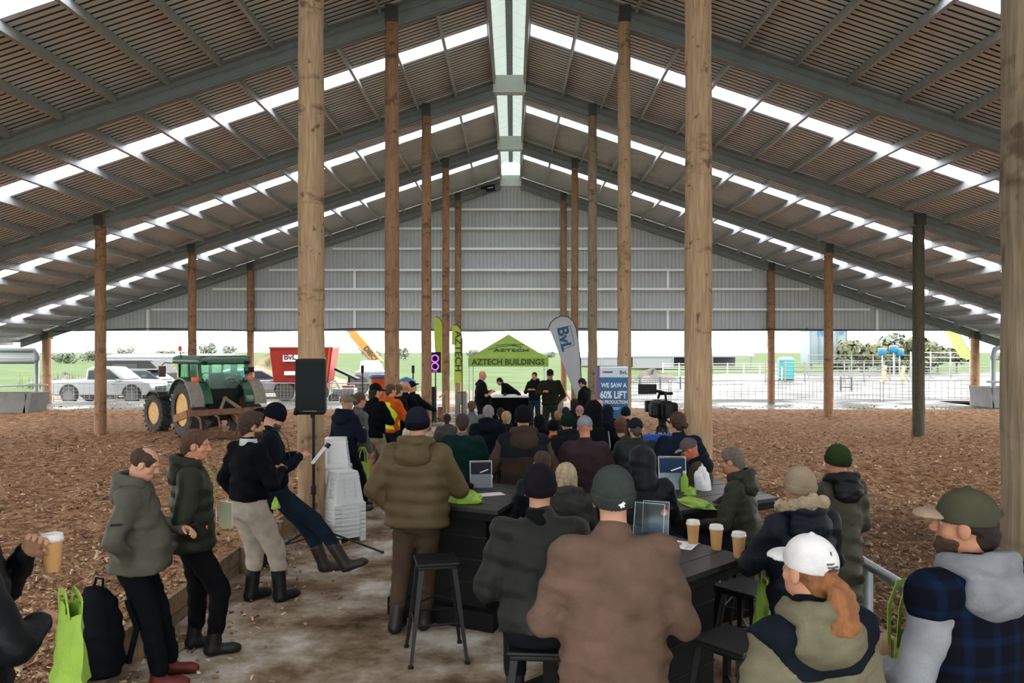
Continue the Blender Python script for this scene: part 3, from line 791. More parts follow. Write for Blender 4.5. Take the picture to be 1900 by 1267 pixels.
    for i in (0, 1):
        sA = sh[i] + Tm @ V3((-1 if i == 0 else 1) * -.015, 0, -.015)
        slv.cone(sA, el[i], .082 + e * .8, .066 + e * .6, .035)
        if not short_sleeve:
            slv.cone(el[i], wr[i] + (wr[i] - el[i]) * .03, .066 + e * .6, .047 + e * .5, .02)
        else:
            d = (el[i] - sA); p = sA + d * .92; slv.put(el[i] - .12, el[i] + .12, lambda x_, y_, z_, c=el[i] + d * .22: np.sqrt((x_ - c[0]) ** 2 + (y_ - c[1]) ** 2 + (z_ - c[2]) ** 2) - .105, 0, 's')
    for i in (0, 1): fj.cone(neck - Tm @ V3(0, .005, .092), sh[i] + Tm @ V3((1 if i == 0 else -1) * .02, -.012, .006), .070 + e * .5, .076 + e * .7, .04)
    fj.cone(neck - Tm @ V3(0, .0, .05), neck + Tm @ V3(0, .0, .012), .080, .070, .02)
    for f_ in ([fj] if slv is fj else [fj, slv]):
        f_.wrinkle(.0035 if puffer else .0075, 19, y * 2 + x); 
        if not puffer and res < .02: f_.wrinkle(.0032, 41, x * 5 + 1)
    if puffer:
        for i in (0, 1):
            for t in np.linspace(.12, .95, 6):
                c = sh[i] + (el[i] - sh[i]) * t; n_ = el[i] - sh[i]; fj.d += 0
    j_name = 'jacket' if not short_sleeve else 'shirt'
    if yoke:
        part(j_name, [(fj, 0)], [fm(top)])
        fy = Fld(lo, hi, res); fy.d = fj.d - .006
        x_, y_, z_ = fy.ax[0][:, None, None] - hip[0], fy.ax[1][None, :, None] - hip[1], fy.ax[2][None, None, :] - hip[2]
        lx = Tm[0, 0] * x_ + Tm[1, 0] * y_ + Tm[2, 0] * z_; lz = Tm[0, 2] * x_ + Tm[1, 2] * y_ + Tm[2, 2] * z_
        lim = (.30 + .0 * lx) if yoke[1] == 'flat' else .35 + np.maximum(0, np.abs(lx) - .13) * 1.1
        fy.d = np.maximum(fy.d, lim - lz).astype(np.float32); part('yoke', [(fy, 0)], [fm(yoke[0])])
    else:
        part(j_name, [(fj, 0)], [top_mat or fm(top)])
    if slv is not fj: part('sleeves', [(slv, 0)], [fm(sleeve_c or top)])
    if vest:
        fv = Fld(lo, hi, res)
        fv.loft(hip, Tm, [-.02, .12, .28, .40, .475, .50], [.192 * wv, .186 * wv, .198 * wv, .185 * wv, .15, .12], [.148 + belly, .144 + belly, .15 + belly * .5, .144, .122, .10], k=.02, pw=2.35)
        if vest == 'plaid':
            for i in (0, 1): fv.cone(neck - Tm @ V3(0, .005, .07), sh[i], .08, .092, .03); fv.cone(sh[i], sh[i] + (el[i] - sh[i]) * .10, .088, .086, .02)
        for i in (0, 1) if vest != 'plaid' else (): fv.ell(sh[i] + V3((-1 if i == 0 else 1) * .06, 0, -.06), (.085, .17, .15), .01, None, 's')
        part('vest', [(fv, 0)], [PLAID if vest == 'plaid' else mat('vest_' + vest, vest, rough=.85, spec=.1)])
    # --- collar
    if collar:
        fc = Fld(neck - .16, neck + .16, .009)
        fc.cone(neck - Tm @ V3(0, 0, .03), neck + Tm @ V3(0, 0, .030), .083, .074, .01); fc.plane(neck + Tm @ V3(0, 0, .035), Tm @ V3(0, 0, 1.)); fc.cone(neck + Tm @ V3(0, .01, -.02), neck + Tm @ V3(0, .01, .12), .060, .064, .0, 's')
        part('collar', [(fc, 0)], [fabric(collar)])
    # --- hood
    hmat = fm(hood_c or top)
    hr2 = .010 if res <= .016 else .018
    if hood == 'down':
        b0 = neck + Tm @ V3(0, -.085, -.045); fo = Fld(b0 - .25, b0 + .27, hr2)
        fo.ell(b0 + Tm @ V3(0, -.015, -.035), (.155, .072, .105), .02, Tm)
        for t in np.linspace(-2.3, 2.3, 14):
            c = neck + Tm @ V3(math.sin(t) * .112, -.025 - math.cos(t) * .098, .012 + .02 * math.cos(t)); fo.ell(c, (.040, .040, .047), .02)
        fo.ell(b0 + Tm @ V3(0, .035, .075), (.088, .062, .07), .02, Tm, 's'); fo.cone(neck + Tm @ V3(0, .02, -.05), neck + Tm @ V3(0, .03, .2), .074, .085, .015, 's')
        fo.wrinkle(.004, 40, x)
        part('hood', [(fo, 0)], [hmat])
        if fur:
            ff = Fld(neck - .26, neck + .22, .009); rng_ = np.random.default_rng(5)
            for t in np.linspace(-2.7, 2.7, 30):
                c = neck + Tm @ V3(math.sin(t) * .125, -.02 - math.cos(t) * .105, .045 + .03 * math.cos(t)) + rng_.normal(0, .010, 3); r_ = .030 + rng_.uniform(0, .014); ff.ell(c, (r_, r_, r_), .012)
            ff.wrinkle(.005, 130, 3); part('fur_trim', [(ff, 0)], [mat('fur_' + fur, fur, rough=.95, var=.3, vscale=25, bump=.8, bscale=120)])
    elif hood == 'up':
        fo = Fld(hc - .24, hc + .2, hr2)
        fo.ell(hp(0, -.025, .022), (.116, .128, .118), .02, Hm); fo.cone(hp(0, -.045, -.03), neck + Tm @ V3(0, -.04, -.06), .105, .120, .04); fo.ell(hp(0, -.075, .06), (.075, .07, .07), .04, Hm)
        fo.ell(hp(0, .115, -.02), (.072, .10, .105), .02, Hm, 's'); fo.ell(hp(0, .03, -.01), (.084, .105, .1), .01, Hm, 's'); fo.wrinkle(.004, 34, x)
        part('hood', [(fo, 0)], [hmat])
    # --- hair
    hm_ = mat('hair_' + hair_c, hair_c, rough=.7, var=.35, vscale=14, bump=.5, bscale=90, stretch=(3, 3, .5), spec=.3)
    if hair:
        fr_ = Fld(hc - .24 - (V3(0, 0, .35) if hair in ('long', 'pony', 'bob') else 0), hc + .2, .006 if res <= .016 else .010)
        thick = (.010 if hair in ('short', 'fringe', 'crop') else .018) if not hat else .004
        fr_.ell(hp(0, -.016, .030), (.076 + thick, .093 + thick, .087 + (thick if hair != 'fringe' else 0)), .02, Hm)
        if hair in ('short', 'quiff', 'bun', 'crop', 'pony', 'bob', 'long'): fr_.cone(hp(0, -.065, -.03), hp(0, -.055, -.055), .055, .05, .02)
        if hair == 'quiff': fr_.ell(hp(0, .045, .105), (.055, .05, .028), .02, Hm)
        # face opening
        fr_.ell(hp(0, .125, -.035), (.105, .105, .115), .01, Hm, 's'); fr_.ell(hp(0, .09, -.10), (.12, .105, .10), .01, Hm, 's')
        for q in (-1, 1): fr_.ell(hp(q * .095, .012, -.02), (.035, .030, .045), .01, Hm, 's')
        if hat: fr_.plane(hp(0, 0, .035), Hm @ V3(0, 0, 1.))
        if hair == 'fringe': fr_.ell(hp(0, .045, .12), (.07, .12, .062), .01, Hm, 's')
        if hair == 'bun': fr_.ell(hp(.035, -.125, -.02), (.042, .04, .042), .012, Hm)
        if hair in ('bob', 'long'):
            dz = -.14 if hair == 'bob' else -.26
            for xx in (-.06, -.03, 0, .03, .06): fr_.cone(hp(xx, -.06 + .02 * abs(xx) / .06, .0), hp(xx * 1.1, -.065, dz * .8), .034, .026, .02)
        if hair == 'pony':
            for a_ in (-.02, 0.0, .022):
                p0 = hp(a_ * .3, -.105, .0); p1 = hp(a_, -.15, -.05); p2 = p1 + V3(a_ * .6, -.015, -.11); p3 = p2 + V3(.005 + a_ * .3, .02, -.11); p4 = p3 + V3(.0, .01, -.05)
                for u_, v_, r0, r1 in ((p0, p1, .022, .032), (p1, p2, .032, .034), (p2, p3, .034, .026), (p3, p4, .024, .008)): fr_.cone(u_, v_, r0, r1, .012)
        fr_.wrinkle(.0028, 75, x * 9)
        part('hair', [(fr_, 0)], [hm_])
    if beard:
        fb_ = Fld(hc - .16, hc + .15, .006); fb_.ell(hp(0, .038, -.062), (.063, .062, .062), .02, Hm); fb_.ell(hp(0, .066, -.093), (.038, .032, .030), .02, Hm)
        fb_.ell(hp(0, .10, -.005), (.075, .06, .045), .01, Hm, 's'); fb_.ell(hp(0, .10, -.060), (.022, .03, .012), .006, Hm, 's'); fb_.ell(hp(0, -.05, -.02), (.1, .07, .12), .01, Hm, 's'); fb_.wrinkle(.002, 80, 1)
        part('beard', [(fb_, 0)], [mat('hair_' + beard, beard, rough=.7, var=.35, vscale=14, bump=.5, bscale=90)])
    # --- hats
    cr = .006 if res <= .016 else .010
    if hat == 'beanie':
        fz = Fld(hc - .2, hc + .22, cr); fz.ell(hp(0, -.018, .042), (.092, .109, .104), .02, Hm); fz.plane(hp(0, 0, .012), Hm @ V3(0, .12, -1.))
        x_, y_, z_ = fz.ax[0][:, None, None] - hc[0], fz.ax[1][None, :, None] - hc[1], fz.ax[2][None, None, :] - hc[2]
        an = np.arctan2(Hm[0, 0] * x_ + Hm[1, 0] * y_ + Hm[2, 0] * z_, Hm[0, 1] * x_ + Hm[1, 1] * y_ + Hm[2, 1] * z_); fz.d = fz.d + (.0016 * np.sin(an * 44)).astype(np.float32)
        part('beanie', [(fz, 0)], [fabric(hat_c)])
        f2 = Fld(hc - .2, hc + .2, cr); f2.ell(hp(0, -.018, .030), (.099, .116, .116), .01, Hm); f2.plane(hp(0, 0, -.022), Hm @ V3(0, .14, -1.)); f2.plane(hp(0, 0, .040), Hm @ V3(0, -.14, 1.))
        f2.ell(hp(0, -.015, .025), (.078, .095, .095), 0, Hm, 's'); f2.d = f2.d + (.0016 * np.sin(an_of(f2, hc, Hm) * 40)).astype(np.float32)
        part('beanie_cuff', [(f2, 0)], [fabric(hat_c2 or hat_c)])
    elif hat == 'cap':
        fz = Fld(hc - .2, hc + .24, cr); fz.ell(hp(0, -.014, .040), (.088, .107, .100), .02, Hm); fz.plane(hp(0, 0, .010), Hm @ V3(0, .02, -1.)); fz.ell(hp(0, -.014, .143), (.012, .012, .006), .004, Hm)
        fz.ell(hp(0, -.12, .015), (.035, .05, .022), .004, Hm, 's')
        part('cap_crown', [(fz, 0)], [fabric(hat_c)])
        fv = Fld(hc - .22, hc + .26, cr)
        fv.ell(hp(0, .098, .024), (.080, .078, .032), 0, Hm); fv.ell(hp(0, .095, -.004), (.10, .105, .040), 0, Hm, 's'); fv.ell(hp(0, -.014, .04), (.086, .105, .2), 0, Hm, 's')
        part('cap_visor', [(fv, 0)], [fabric(hat_c2 or hat_c)])
    INFO[o.name] = dict(o=o, s=s, wr=wr, el=el, sh=sh, neck=neck, hc=hc, Hm=Hm, Tm=Tm, hip=hip, kn=kn, ft=ft)
    return INFO[o.name]
def an_of(f, hc, Hm):
    x_, y_, z_ = f.ax[0][:, None, None] - hc[0], f.ax[1][None, :, None] - hc[1], f.ax[2][None, None, :] - hc[2]
    return np.arctan2(Hm[0, 0] * x_ + Hm[1, 0] * y_ + Hm[2, 0] * z_, Hm[0, 1] * x_ + Hm[1, 1] * y_ + Hm[2, 1] * z_)
INFO = {}
def plaid_mat():
    m = bpy.data.materials.new('navy_plaid'); m.use_nodes = True; n = m.node_tree; b = n.nodes['Principled BSDF']; b.inputs['Roughness'].default_value = .9; b.inputs['Specular IOR Level'].default_value = .05; L = n.links.new
    tc = n.nodes.new('ShaderNodeTexCoord'); acc = None
    for ax, sc in (('X', 5.2), ('Z', 5.2)):
        w_ = n.nodes.new('ShaderNodeTexWave'); w_.bands_direction = ax; w_.inputs['Scale'].default_value = sc * .6; w_.inputs['Distortion'].default_value = .25; L(tc.outputs['Object'], w_.inputs['Vector'])
        r = n.nodes.new('ShaderNodeValToRGB'); L(w_.outputs[0], r.inputs[0]); r.color_ramp.elements[0].position = .72; r.color_ramp.elements[1].position = .9
        if acc is None: acc = r.outputs[0]
        else:
            a = n.nodes.new('ShaderNodeMath'); a.operation = 'ADD'; L(acc, a.inputs[0]); L(r.outputs[0], a.inputs[1]); acc = a.outputs[0]
    mr = n.nodes.new('ShaderNodeMapRange'); mr.inputs[2].default_value = 2.; L(acc, mr.inputs[0]); mx = n.nodes.new('ShaderNodeMix'); mx.data_type = 'RGBA'; L(mr.outputs[0], mx.inputs[0])
    mx.inputs[6].default_value = (.004, .005, .009, 1); mx.inputs[7].default_value = (.005, .011, .032, 1); L(mx.outputs[2], b.inputs['Base Color']); return m
PLAID = plaid_mat()
# ------------------------------------------------------------------ bar stools (black pressed metal)
blk = mat('black_metal', (.006, .006, .007), rough=.45, spec=.3)
blk_wood = mat('black_stained_wood', (.016, .0155, .016), rough=.42, var=.4, vscale=3, stretch=(1, 9, 1), bump=.25, bscale=25, spec=.35)
blk_base = mat('black_base_wood', (.005, .005, .0055), rough=.7, spec=.15)
def bar_stool(x, y, rz, sc=1., label=None, group=None):
    o = empty('bar_stool', (x, y, 0), rz, label, 'stool', group); o.scale = (sc, sc, sc)
    b = MB(); b.box((0, 0, .748), (.33, .33, .024)); b.box((0, 0, .722), (.30, .30, .03)); b.build('seat', blk, o, bevel=.01)
    L = []
    for i, (sx, sy) in enumerate(((-1, -1), (1, -1), (1, 1), (-1, 1))):
        b = MB(); top = Vector((sx * .125, sy * .125, .72)); bot = Vector((sx * .215, sy * .215, .0)); d = (bot - top)
        b.tube([top, top + d * .5, bot], [.028, .022, .016], 4); b.cyl(bot, bot + Vector((0, 0, .02)), .022, n=8); b.build('leg', blk, o)
    b = MB()
    for z in (.30,):
        t = (.72 - z) / .72; q = .125 + .09 * t
        for a, c in (((-q, -q), (q, -q)), ((q, -q), (q, q)), ((q, q), (-q, q)), ((-q, q), (-q, -q))): b.cyl((*a, z), (*c, z), .009, n=6)
    t = .25; q = .125 + .09 * .35
    b.cyl((-q, -q, .47), (q, q, .47), .007, n=6); b.cyl((q, -q, .47), (-q, q, .47), .007, n=6)
    b.build('foot_rail', blk, o)
    return o
D = R
N_HID = dict(label='black metal bar stool hidden under a seated listener in the crowd', group='bar stools under the crowd')
def man(px, ty, Y, hd, label, pose='stand', stool=None, dz=0., ht=None, **k):
    """stand or seat a person so that the top of the head lands at the photo's height"""
    zt = Z(ty, Y); x = X(px, Y)
    ref = {'stand': 1.75, 'step': 1.74, 'sit': 1.67}[pose]
    hat = .025 if k.get('hat') or k.get('hood') == 'up' else (.012 if k.get('hair') else 0)
    h = ht or 1.75 * (zt - hat) / ref
    h = min(2.0, max(1.35, h))
    r = person(x, Y, D(hd), h=h, pose=pose, label=label, res=k.pop('res', .016 if Y < 8 else .026), **k)
    if pose == 'sit':
        st = stool or N_HID
        bar_stool(x + .02 * math.sin(D(hd)), Y, D(hd), r['s'] * .985, **st)
    return r
# ---- left edge group
man(-66, 848, 3.2, -58, 'person in dark navy coat holding a takeaway cup and lime bag, cropped at picture edge', ht=1.95, top='0c1017', hood='down', hair='short', hair_c='33261c', arms=(((-.08, .10, -.28), (.07, .20, -.07)), ((-.05, .17, -.29), (.06, .24, -.27))), wide=1.32, head=(30, 0, 0), face=True, legs='14161c', shell=True)
p_bald = man(252, 852, 5.6, -78, 'balding person in grey green hooded jacket looking down at a phone', ht=1.70, head=(0, 26, 0), hair='fringe', hair_c='3d2c22', skin_c='b98a70', top='555348', hood='down', arms=(((-.11, .03, -.28), (.08, .30, -.30)), 'pocket'), wide=1.2, belly=.06, face=True, legs='12141a', boots='5a1c18', lean=1, ov=dict(knee=((-.11, .13, .5), (.115, .12, .5)), foot=((-.125, .22, .09), (.125, .20, .09))), shell=True, collar='1b1b1d', hem=.78, beard=None)
p_puff = man(356, 822, 6.15, -66, 'person in dark olive puffer jacket with a lime lanyard and hand in pocket', ht=1.76, head=(-12, 8, 0), hair='short', hair_c='4a2f22', skin_c='b27c62', top='2a2d20', puffer=True, wide=1.12, hood='down', arms='pocket', face=True, legs='101014', boots='141214', hem=.76, ov=dict(knee=((-.10, .05, .50), (.11, .20, .50)), foot=((-.12, .03, .09), (.10, .16, .09))), boot_h=.3)
man(462, 770, 7.3, -38, 'bearded person in black jumper, cream trousers and shiny black gumboots', ht=1.80, head=(-22, 6, 0), hair='quiff', hair_c='33241b', beard='33241b', skin_c='a87a5f', top='0f1117', legs='a2968a', boots='101112', collar='b9bfc6', arms=('pocket', 'hold'), face=True, hem=.90, boot_h=.62, bootw=1.15, trouser_w=1.15, ov=dict(knee=((-.10, .13, .50), (.11, .20, .50)), foot=((-.12, .12, .09), (.12, .27, .09))))
p_lean = man(512, 750, 8.15, -68, 'person in navy beanie, navy jacket and jeans leaning back with legs stretched out', ht=1.86, head=(0, 30, 0), hat='beanie', hat_c='12161f', skin_c='b98770', top='141b25', legs='1c2a38', boots='2a2320', arms='hold', face=True, beard='3a2c22', lean=-4, hem=.86, boot_h=.5, bootw=1.15, ov=dict(hip=(0, -.02, .90), knee=((-.10, .28, .50), (.12, .36, .56)), foot=((-.08, .50, .09), (.20, .66, .15)), toe=((0, 0), (-15, -18))))
man(482, 757, 8.7, -50, 'person in black beanie mostly hidden behind the bearded man in black jumper', hat='beanie', hat_c='0f1116', top='11141b', legs='14161c')
# ---- group by the white stool stacks
man(642, 741, 11.4, -32, 'person in khaki cap and navy jacket standing just behind the white stool stack', hat='cap', hat_c='6f675b', top='1b2233', legs='171a22', hood='down', arms='hold', ht=1.72, skin_c='b08468', boots='2b3324', ov=dict(foot=((-.10, .10, .09), (.13, .26, .09)), knee=((-.10, .12, .5), (.12, .2, .5))))
man(664, 727, 12.0, -50, 'person in grey jacket with short brown hair holding a lime bag', hair='short', hair_c='4b3a2e', top='5a5a5a', legs='22242a', arms=('down', 'down'), skin_c='b07c66', head=(0, 12, 0), boots='2f2a26')
man(694, 712, 13.2, -28, 'person in black cap, black jacket and khaki shorts standing on one leg', hair='bob', hair_c='15110f', hat='cap', hat_c='15161a', top='0e1115', legs='8b7a62', shorts=True, arms='cross', skin_c='b98263', boots='3a2f28', head=(-30, 10, 0), hem=.80, ht=1.80, ov=dict(knee=((-.11, .02, .50), (.12, .18, .52)), foot=((-.12, 0, .09), (.10, -.16, .22))))
man(724, 712, 14.4, -28, 'person in orange top and lime hi-vis vest', hair='short', hair_c='4a3424', top='c1521f', vest='b9d62f', legs='20242c', arms='cross', head=(-25, 0, 0), skin_c='b98263')
man(738, 713, 15.2, -40, 'brown haired person half hidden right behind the hi-vis vest', hair='short', hair_c='5a3f2b', top='15181d', legs='1b1d22')
man(752, 707, 15.6, -42, 'bald person in black jacket standing with arms crossed', top='121519', legs='22252b', arms='cross', skin_c='b07a60', wide=1.15, head=(-6, -8, 0), res=.022)
man(765, 706, 16.6, -45, 'person in black cap looking up behind the bald man in black', hat='cap', hat_c='1c2230', top='181b20', legs='1c1f26', arms='reach', skin_c='c08a70', head=(0, -12, 0))
# ---- olive puffer in front
man(774, 768, 6.6, -12, 'tall person in tan olive puffer coat and navy beanie seen from behind', ht=1.88, hat='beanie', hat_c='1d2030', hat_c2='11131c', top='57492f', puffer=True, hood='down', legs='4a3c30', boots='1d1a18', arms=('pocket', 'table'), wide=1.22, hem=.78, boot_h=.35, ov=dict(hip=(0, 0, .93), knee=((-.14, .04, .50), (.06, .06, .50)), foot=((-.17, -.02, .09), (.03, .10, .09))))
man(755, 794, 10.6, -5, 'blond person in cream top mostly hidden left of the olive puffer coat', hair='bob', hair_c='c2b294', top='c9b68e', pose='sit')
man(829, 786, 13.2, 0, 'small dark haired head beside the dark green jumper', hair='short', hair_c='2b1f18', top='4a4a48', pose='sit')
man(858, 768, 9.3, 6, 'broad person in dark green jumper with short brown hair', hair='short', hair_c='33271f', top='12312f', collar='6f5d5a', pose='sit', arms='table', wide=1.26, skin_c='a87458')
man(875, 744, 13.6, 2, 'person with cropped brown hair in grey shirt near the bald speaker', hair='short', hair_c='4d3a30', top='5d6264', pose='sit', skin_c='a36f58')
man(905, 752, 11.2, -5, 'grey haired person in navy hooded jacket', hair='short', hair_c='7b7377', top='151a26', hood='down', pose='sit', wide=1.15)
man(937, 763, 11.8, -18, 'sandy blond person in dark green top', hair='short', hair_c='9a7f5b', top='16241f', pose='sit')
man(930, 757, 13.6, 10, 'dark haired head in front of the black table', hair='short', hair_c='1d1613', top='22242a', pose='sit')
man(972, 754, 8.4, 4, 'broad person in black beanie and brown hooded fleece with grey shoulders', hat='beanie', hat_c='0f131a', top='3a2f2a', hood='down', hood_c='44372e', sleeve_c='54443a', pose='sit', arms='table', wide=1.26, yoke=('20242a', 'flat'))
man(1001, 768, 12.6, 0, 'dark hooded person right of the brown hooded fleece', hood='up', top='121419', pose='sit')
man(1027, 779, 10.6, 0, 'person in black beanie and orange hi-vis top', hat='beanie', hat_c='101216', top='e07f12', pose='sit', collar='d14a1c')
man(1036, 762, 13.8, 0, 'person with light brown hair tied up beyond the orange hi-vis top', hair='bun', hair_c='8b6a45', top='2b3038', pose='sit')
man(1050, 755, 14.6, 0, 'person in blue hat beyond the light brown hair', hat='beanie', hat_c='26344e', top='1d232b', pose='sit')
man(1056, 767, 9.6, 12, 'person in dark green beanie beside the grey cap', hat='beanie', hat_c='11281f', top='23242b', pose='sit', hood='down')
man(1087, 772, 8.6, 4, 'person in grey cap and maroon brown jacket', hat='cap', hat_c='7b7d84', top='3f2f33', pose='sit', arms='table', wide=1.24, skin_c='b4785f', collar='3f2f33')
man(1066, 740, 15.4, 0, 'long dark haired person near the foot of the white flag', hair='long', hair_c='1c1512', top='20222a', pose='sit')
man(1077, 752, 13.8, 8, 'person in dusky pink cap', hat='cap', hat_c='a57a7a', top='2a2326', pose='sit')
p_pack = man(1101, 741, 10.3, 6, 'tall person in black hooded jacket wearing a backpack', hood='up', top='121418', wide=1.22, legs='15171c')
man(1113, 726, 17.0, 4, 'brown haired person left of the blue banner', hair='short', hair_c='3b2417', top='3d3430', legs='2a2a2e')
man(1112, 742, 15.2, 0, 'person with pinkish bald head left of the blue banner', top='5b5252', pose='sit', skin_c='c79a82')
man(1128, 751, 13.4, 0, 'brown haired person in navy hood at the foot of the blue banner', hood='up', top='1b2233', pose='sit')
man(1162, 755, 12.8, 0, 'person in dark navy beanie right in front of the blue banner', hat='beanie', hat_c='182334', top='2b2226', pose='sit')
man(1152, 775, 10.4, -6, 'person with long auburn ponytail and patterned scarf', hair='long', hair_c='5e3c2a', top='4b4238', pose='sit', collar='b0a8a0')
man(1183, 776, 9.0, 10, 'person in black cap and dark padded jacket left of the video camera', hat='cap', hat_c='20262d', hair='short', hair_c='4a4440', top='222b2b', pose='sit', puffer=True, wide=1.2, arms='table')
man(1263, 766, 9.0, 12, 'person in navy jacket with brown hair in a low bun below the thick pole', hair='bun', hair_c='3a2a20', top='1a2536', pose='sit', wide=1.15, skin_c='b58468', collar='1a2536')
# ---- around the right back table
man(1316, 808, 8.0, 72, 'person in grey cap facing left, bowed over the far table', hat='cap', hat_c='57514f', hat_c2='8a8684', top='4a4038', hood='down', hood_c='1b2029', yoke=('4a4038', 'flat'), skin_c='b5654e', pose='sit', head=(0, 26, 0), arms='table', lean=16, face=True, stool=dict(label='black metal bar stool under the bowed person in grey cap'))
man(1384, 830, 6.5, 60, 'grey haired person in olive jacket resting a hand on the lime bag', hair='crop', hair_c='5f574f', top='34352b', hood='down', skin_c='a9745c', pose='sit', arms=('table', 'reach'), head=(0, 14, 0), lean=8, shell=True, stool=dict(label='black metal bar stool under the grey haired person in olive jacket'))
p_logo = man(1196, 828, 6.35, 8, 'person in black hooded jacket with small orange back logo', hood='up', top='14161b', pose='sit', arms='table', wide=1.22, shell=True, stool=dict(label='black metal bar stool under the black jacket with orange logo'))
p_clip = man(1010, 838, 6.9, 14, 'dark haired person in black hooded coat with a gold hair clip', hair='short', hair_c='3a261c', top='15181e', hood='down', pose='sit', arms='table', wide=1.1, skin_c='b07a60', shell=True, stool=dict(label='black metal bar stool under the person with gold hair clip'))
man(1054, 862, 6.1, 10, 'blond haired person in grey hooded jacket behind the brown fleece', hair='bob', hair_c='a08d73', top='3f3e3c', hood='down', pose='sit', arms='table', stool=dict(label='black metal bar stool under the blond person in grey hood'))
man(1000, 905, 4.35, -4, 'person in dark purple beanie and charcoal jacket perched on a bar stool', ht=1.80, hat='beanie', hat_c='1f1a24', collar='17191a', top='2b2b29', pose='sit', arms='lap', lean=10, wide=1.15, stool=dict(label='black metal bar stool under the charcoal jacket and purple beanie'), shell=True)
p_brown = man(1138, 888, 3.55, -3, 'large person in brown fleece and grey beanie seen from behind', ht=1.84, hat='beanie', hat_c='3d4340', top='6b5549', legs='1b1c20', arms='lap', wide=1.24, collar='6b5549', skin_c='b98a72', hem=.74, res=.013)
# ---- right
p_knit = man(1486, 886, 4.75, 14, 'person in beige knitted hat and navy coat with a cream fur collar', ht=1.66, hat='beanie', hat_c='8b7b68', hat_c2='8b7b68', top='161d2a', hood='down', arms='table', wide=1.16, shell=True, legs='15171d', fur='b09c80')
man(1556, 824, 6.0, 22, 'person in bottle green beanie and long olive raincoat', hat='beanie', hat_c='2f3f21', hat_c2='2a381e', top='3d3a2b', hood='down', hood_c='15171a', arms=((-.045, .0, -.30), (.0, .16, -.45)) and (((-.045, .0, -.30), (.0, .16, -.45)), ((-.045, .0, -.30), (.0, .16, -.45))), hem=.42, wide=1.05, legs='4a4635', shell=True, skin_c='b07a60', trouser_w=1.1)
p_girl = man(1506, 997, 2.85, 16, 'person with ginger ponytail in white cap and sage fleece with navy yoke', ht=1.70, hat='cap', hat_c='d9d6d6', hair='pony', hair_c='8c5a38', top='6f6a56', yoke=('1b212b', 'v'), hood='down', arms='lap', wide=1.05, skin_c='c08a70', head=(12, -2, 0), res=.013)
p_plaid = man(1800, 896, 3.05, 22, 'bearded person in olive cap, navy plaid vest and grey hooded sleeves', ht=1.83, hat='cap', hat_c='4c4b3b', hat_c2='9a8672', hair='short', hair_c='241b15', beard='3a2618', top='12161f', hood='down', hood_c='7e8085', sleeve_c='85878c', arms=('lap', 'lap'), wide=1.1, head=(34, 0, 0), vest='plaid', face=True, skin_c='b07a60', res=.013, hem=.72)
# ---- presenters
p_speak = man(893, 688, 21.0, -72, 'bald person in black shirt with lanyard speaking beside the table', top='14171c', short_sleeve=True, legs='1b1e25', arms='hold', skin_c='b48066', wide=1.2, belly=.07, head=(0, 12, 0), res=.022)
man(992, 690, 23.6, 160, 'slim person in dark hoodie and jeans facing the audience', hair='short', hair_c='1e1714', top='1d1f22', legs='26364a', arms='hold', skin_c='a87458', hood='down', res=.024)
man(958, 706, 24.6, 75, 'person in black bending over behind the table', hair='short', hair_c='17120f', top='0f1114', legs='14161a', lean=52, arms='reach', ht=1.74, head=(0, 30, 0), res=.026)
man(1021, 684, 20.6, 172, 'person in cap and dark green jacket facing the audience with hand in pocket', hat='cap', hat_c='20252b', top='2b2c22', legs='31362f', arms=('pocket', 'hold'), head=(0, 16, 0), wide=1.12, skin_c='a87458', res=.022)
man(1084, 700, 19.0, 60, 'person in black polo with lime side patches looking down by the white flag', hair='short', hair_c='15110f', top='15191c', legs='1a1d22', arms='phone', head=(0, 34, 0), res=.022, skin_c='b07a60')
# ------------------------------------------------------------------ near furniture
white_pl = mat('white_plastic', (.62, .63, .64), rough=.4, var=.04)
paper = mat('paper', (.72, .71, .72), rough=.7); card = mat('kraft_card', (.50, .27, .10), rough=.7, var=.08); lidm = mat('cup_lid', (.66, .62, .58), rough=.35)
lime = mat('lime_bag', (.25, .40, .045), rough=.7, var=.12, vscale=12, bump=.3, bscale=30)
lime_d = mat('lime_fabric', (.27, .41, .06), rough=.75, var=.06, vscale=4)
def clear_mat(name, tint, k):
    m = bpy.data.materials.new(name); m.use_nodes = True; n = m.node_tree; n.nodes.clear(); o = n.nodes.new('ShaderNodeOutputMaterial'); a = n.nodes.new('ShaderNodeBsdfTransparent'); g = n.nodes.new('ShaderNodeBsdfGlossy'); x = n.nodes.new('ShaderNodeMixShader')
    a.inputs[0].default_value = (*tint, 1); g.inputs[0].default_value = (.8, .85, .88, 1); g.inputs['Roughness'].default_value = .12; x.inputs[0].default_value = k
    n.links.new(a.outputs[0], x.inputs[1]); n.links.new(g.outputs[0], x.inputs[2]); n.links.new(x.outputs[0], o.inputs[0]); return m
clear = clear_mat('clear_acrylic', (.9, .93, .95), .045)
blue_print = mat('blue_leaflet', (.004, .026, .065), rough=.6, spec=.2); red_ink = mat('red_ink', (.55, .03, .06), rough=.6); black_ink = mat('black_ink', (.01, .012, .012), rough=.6)
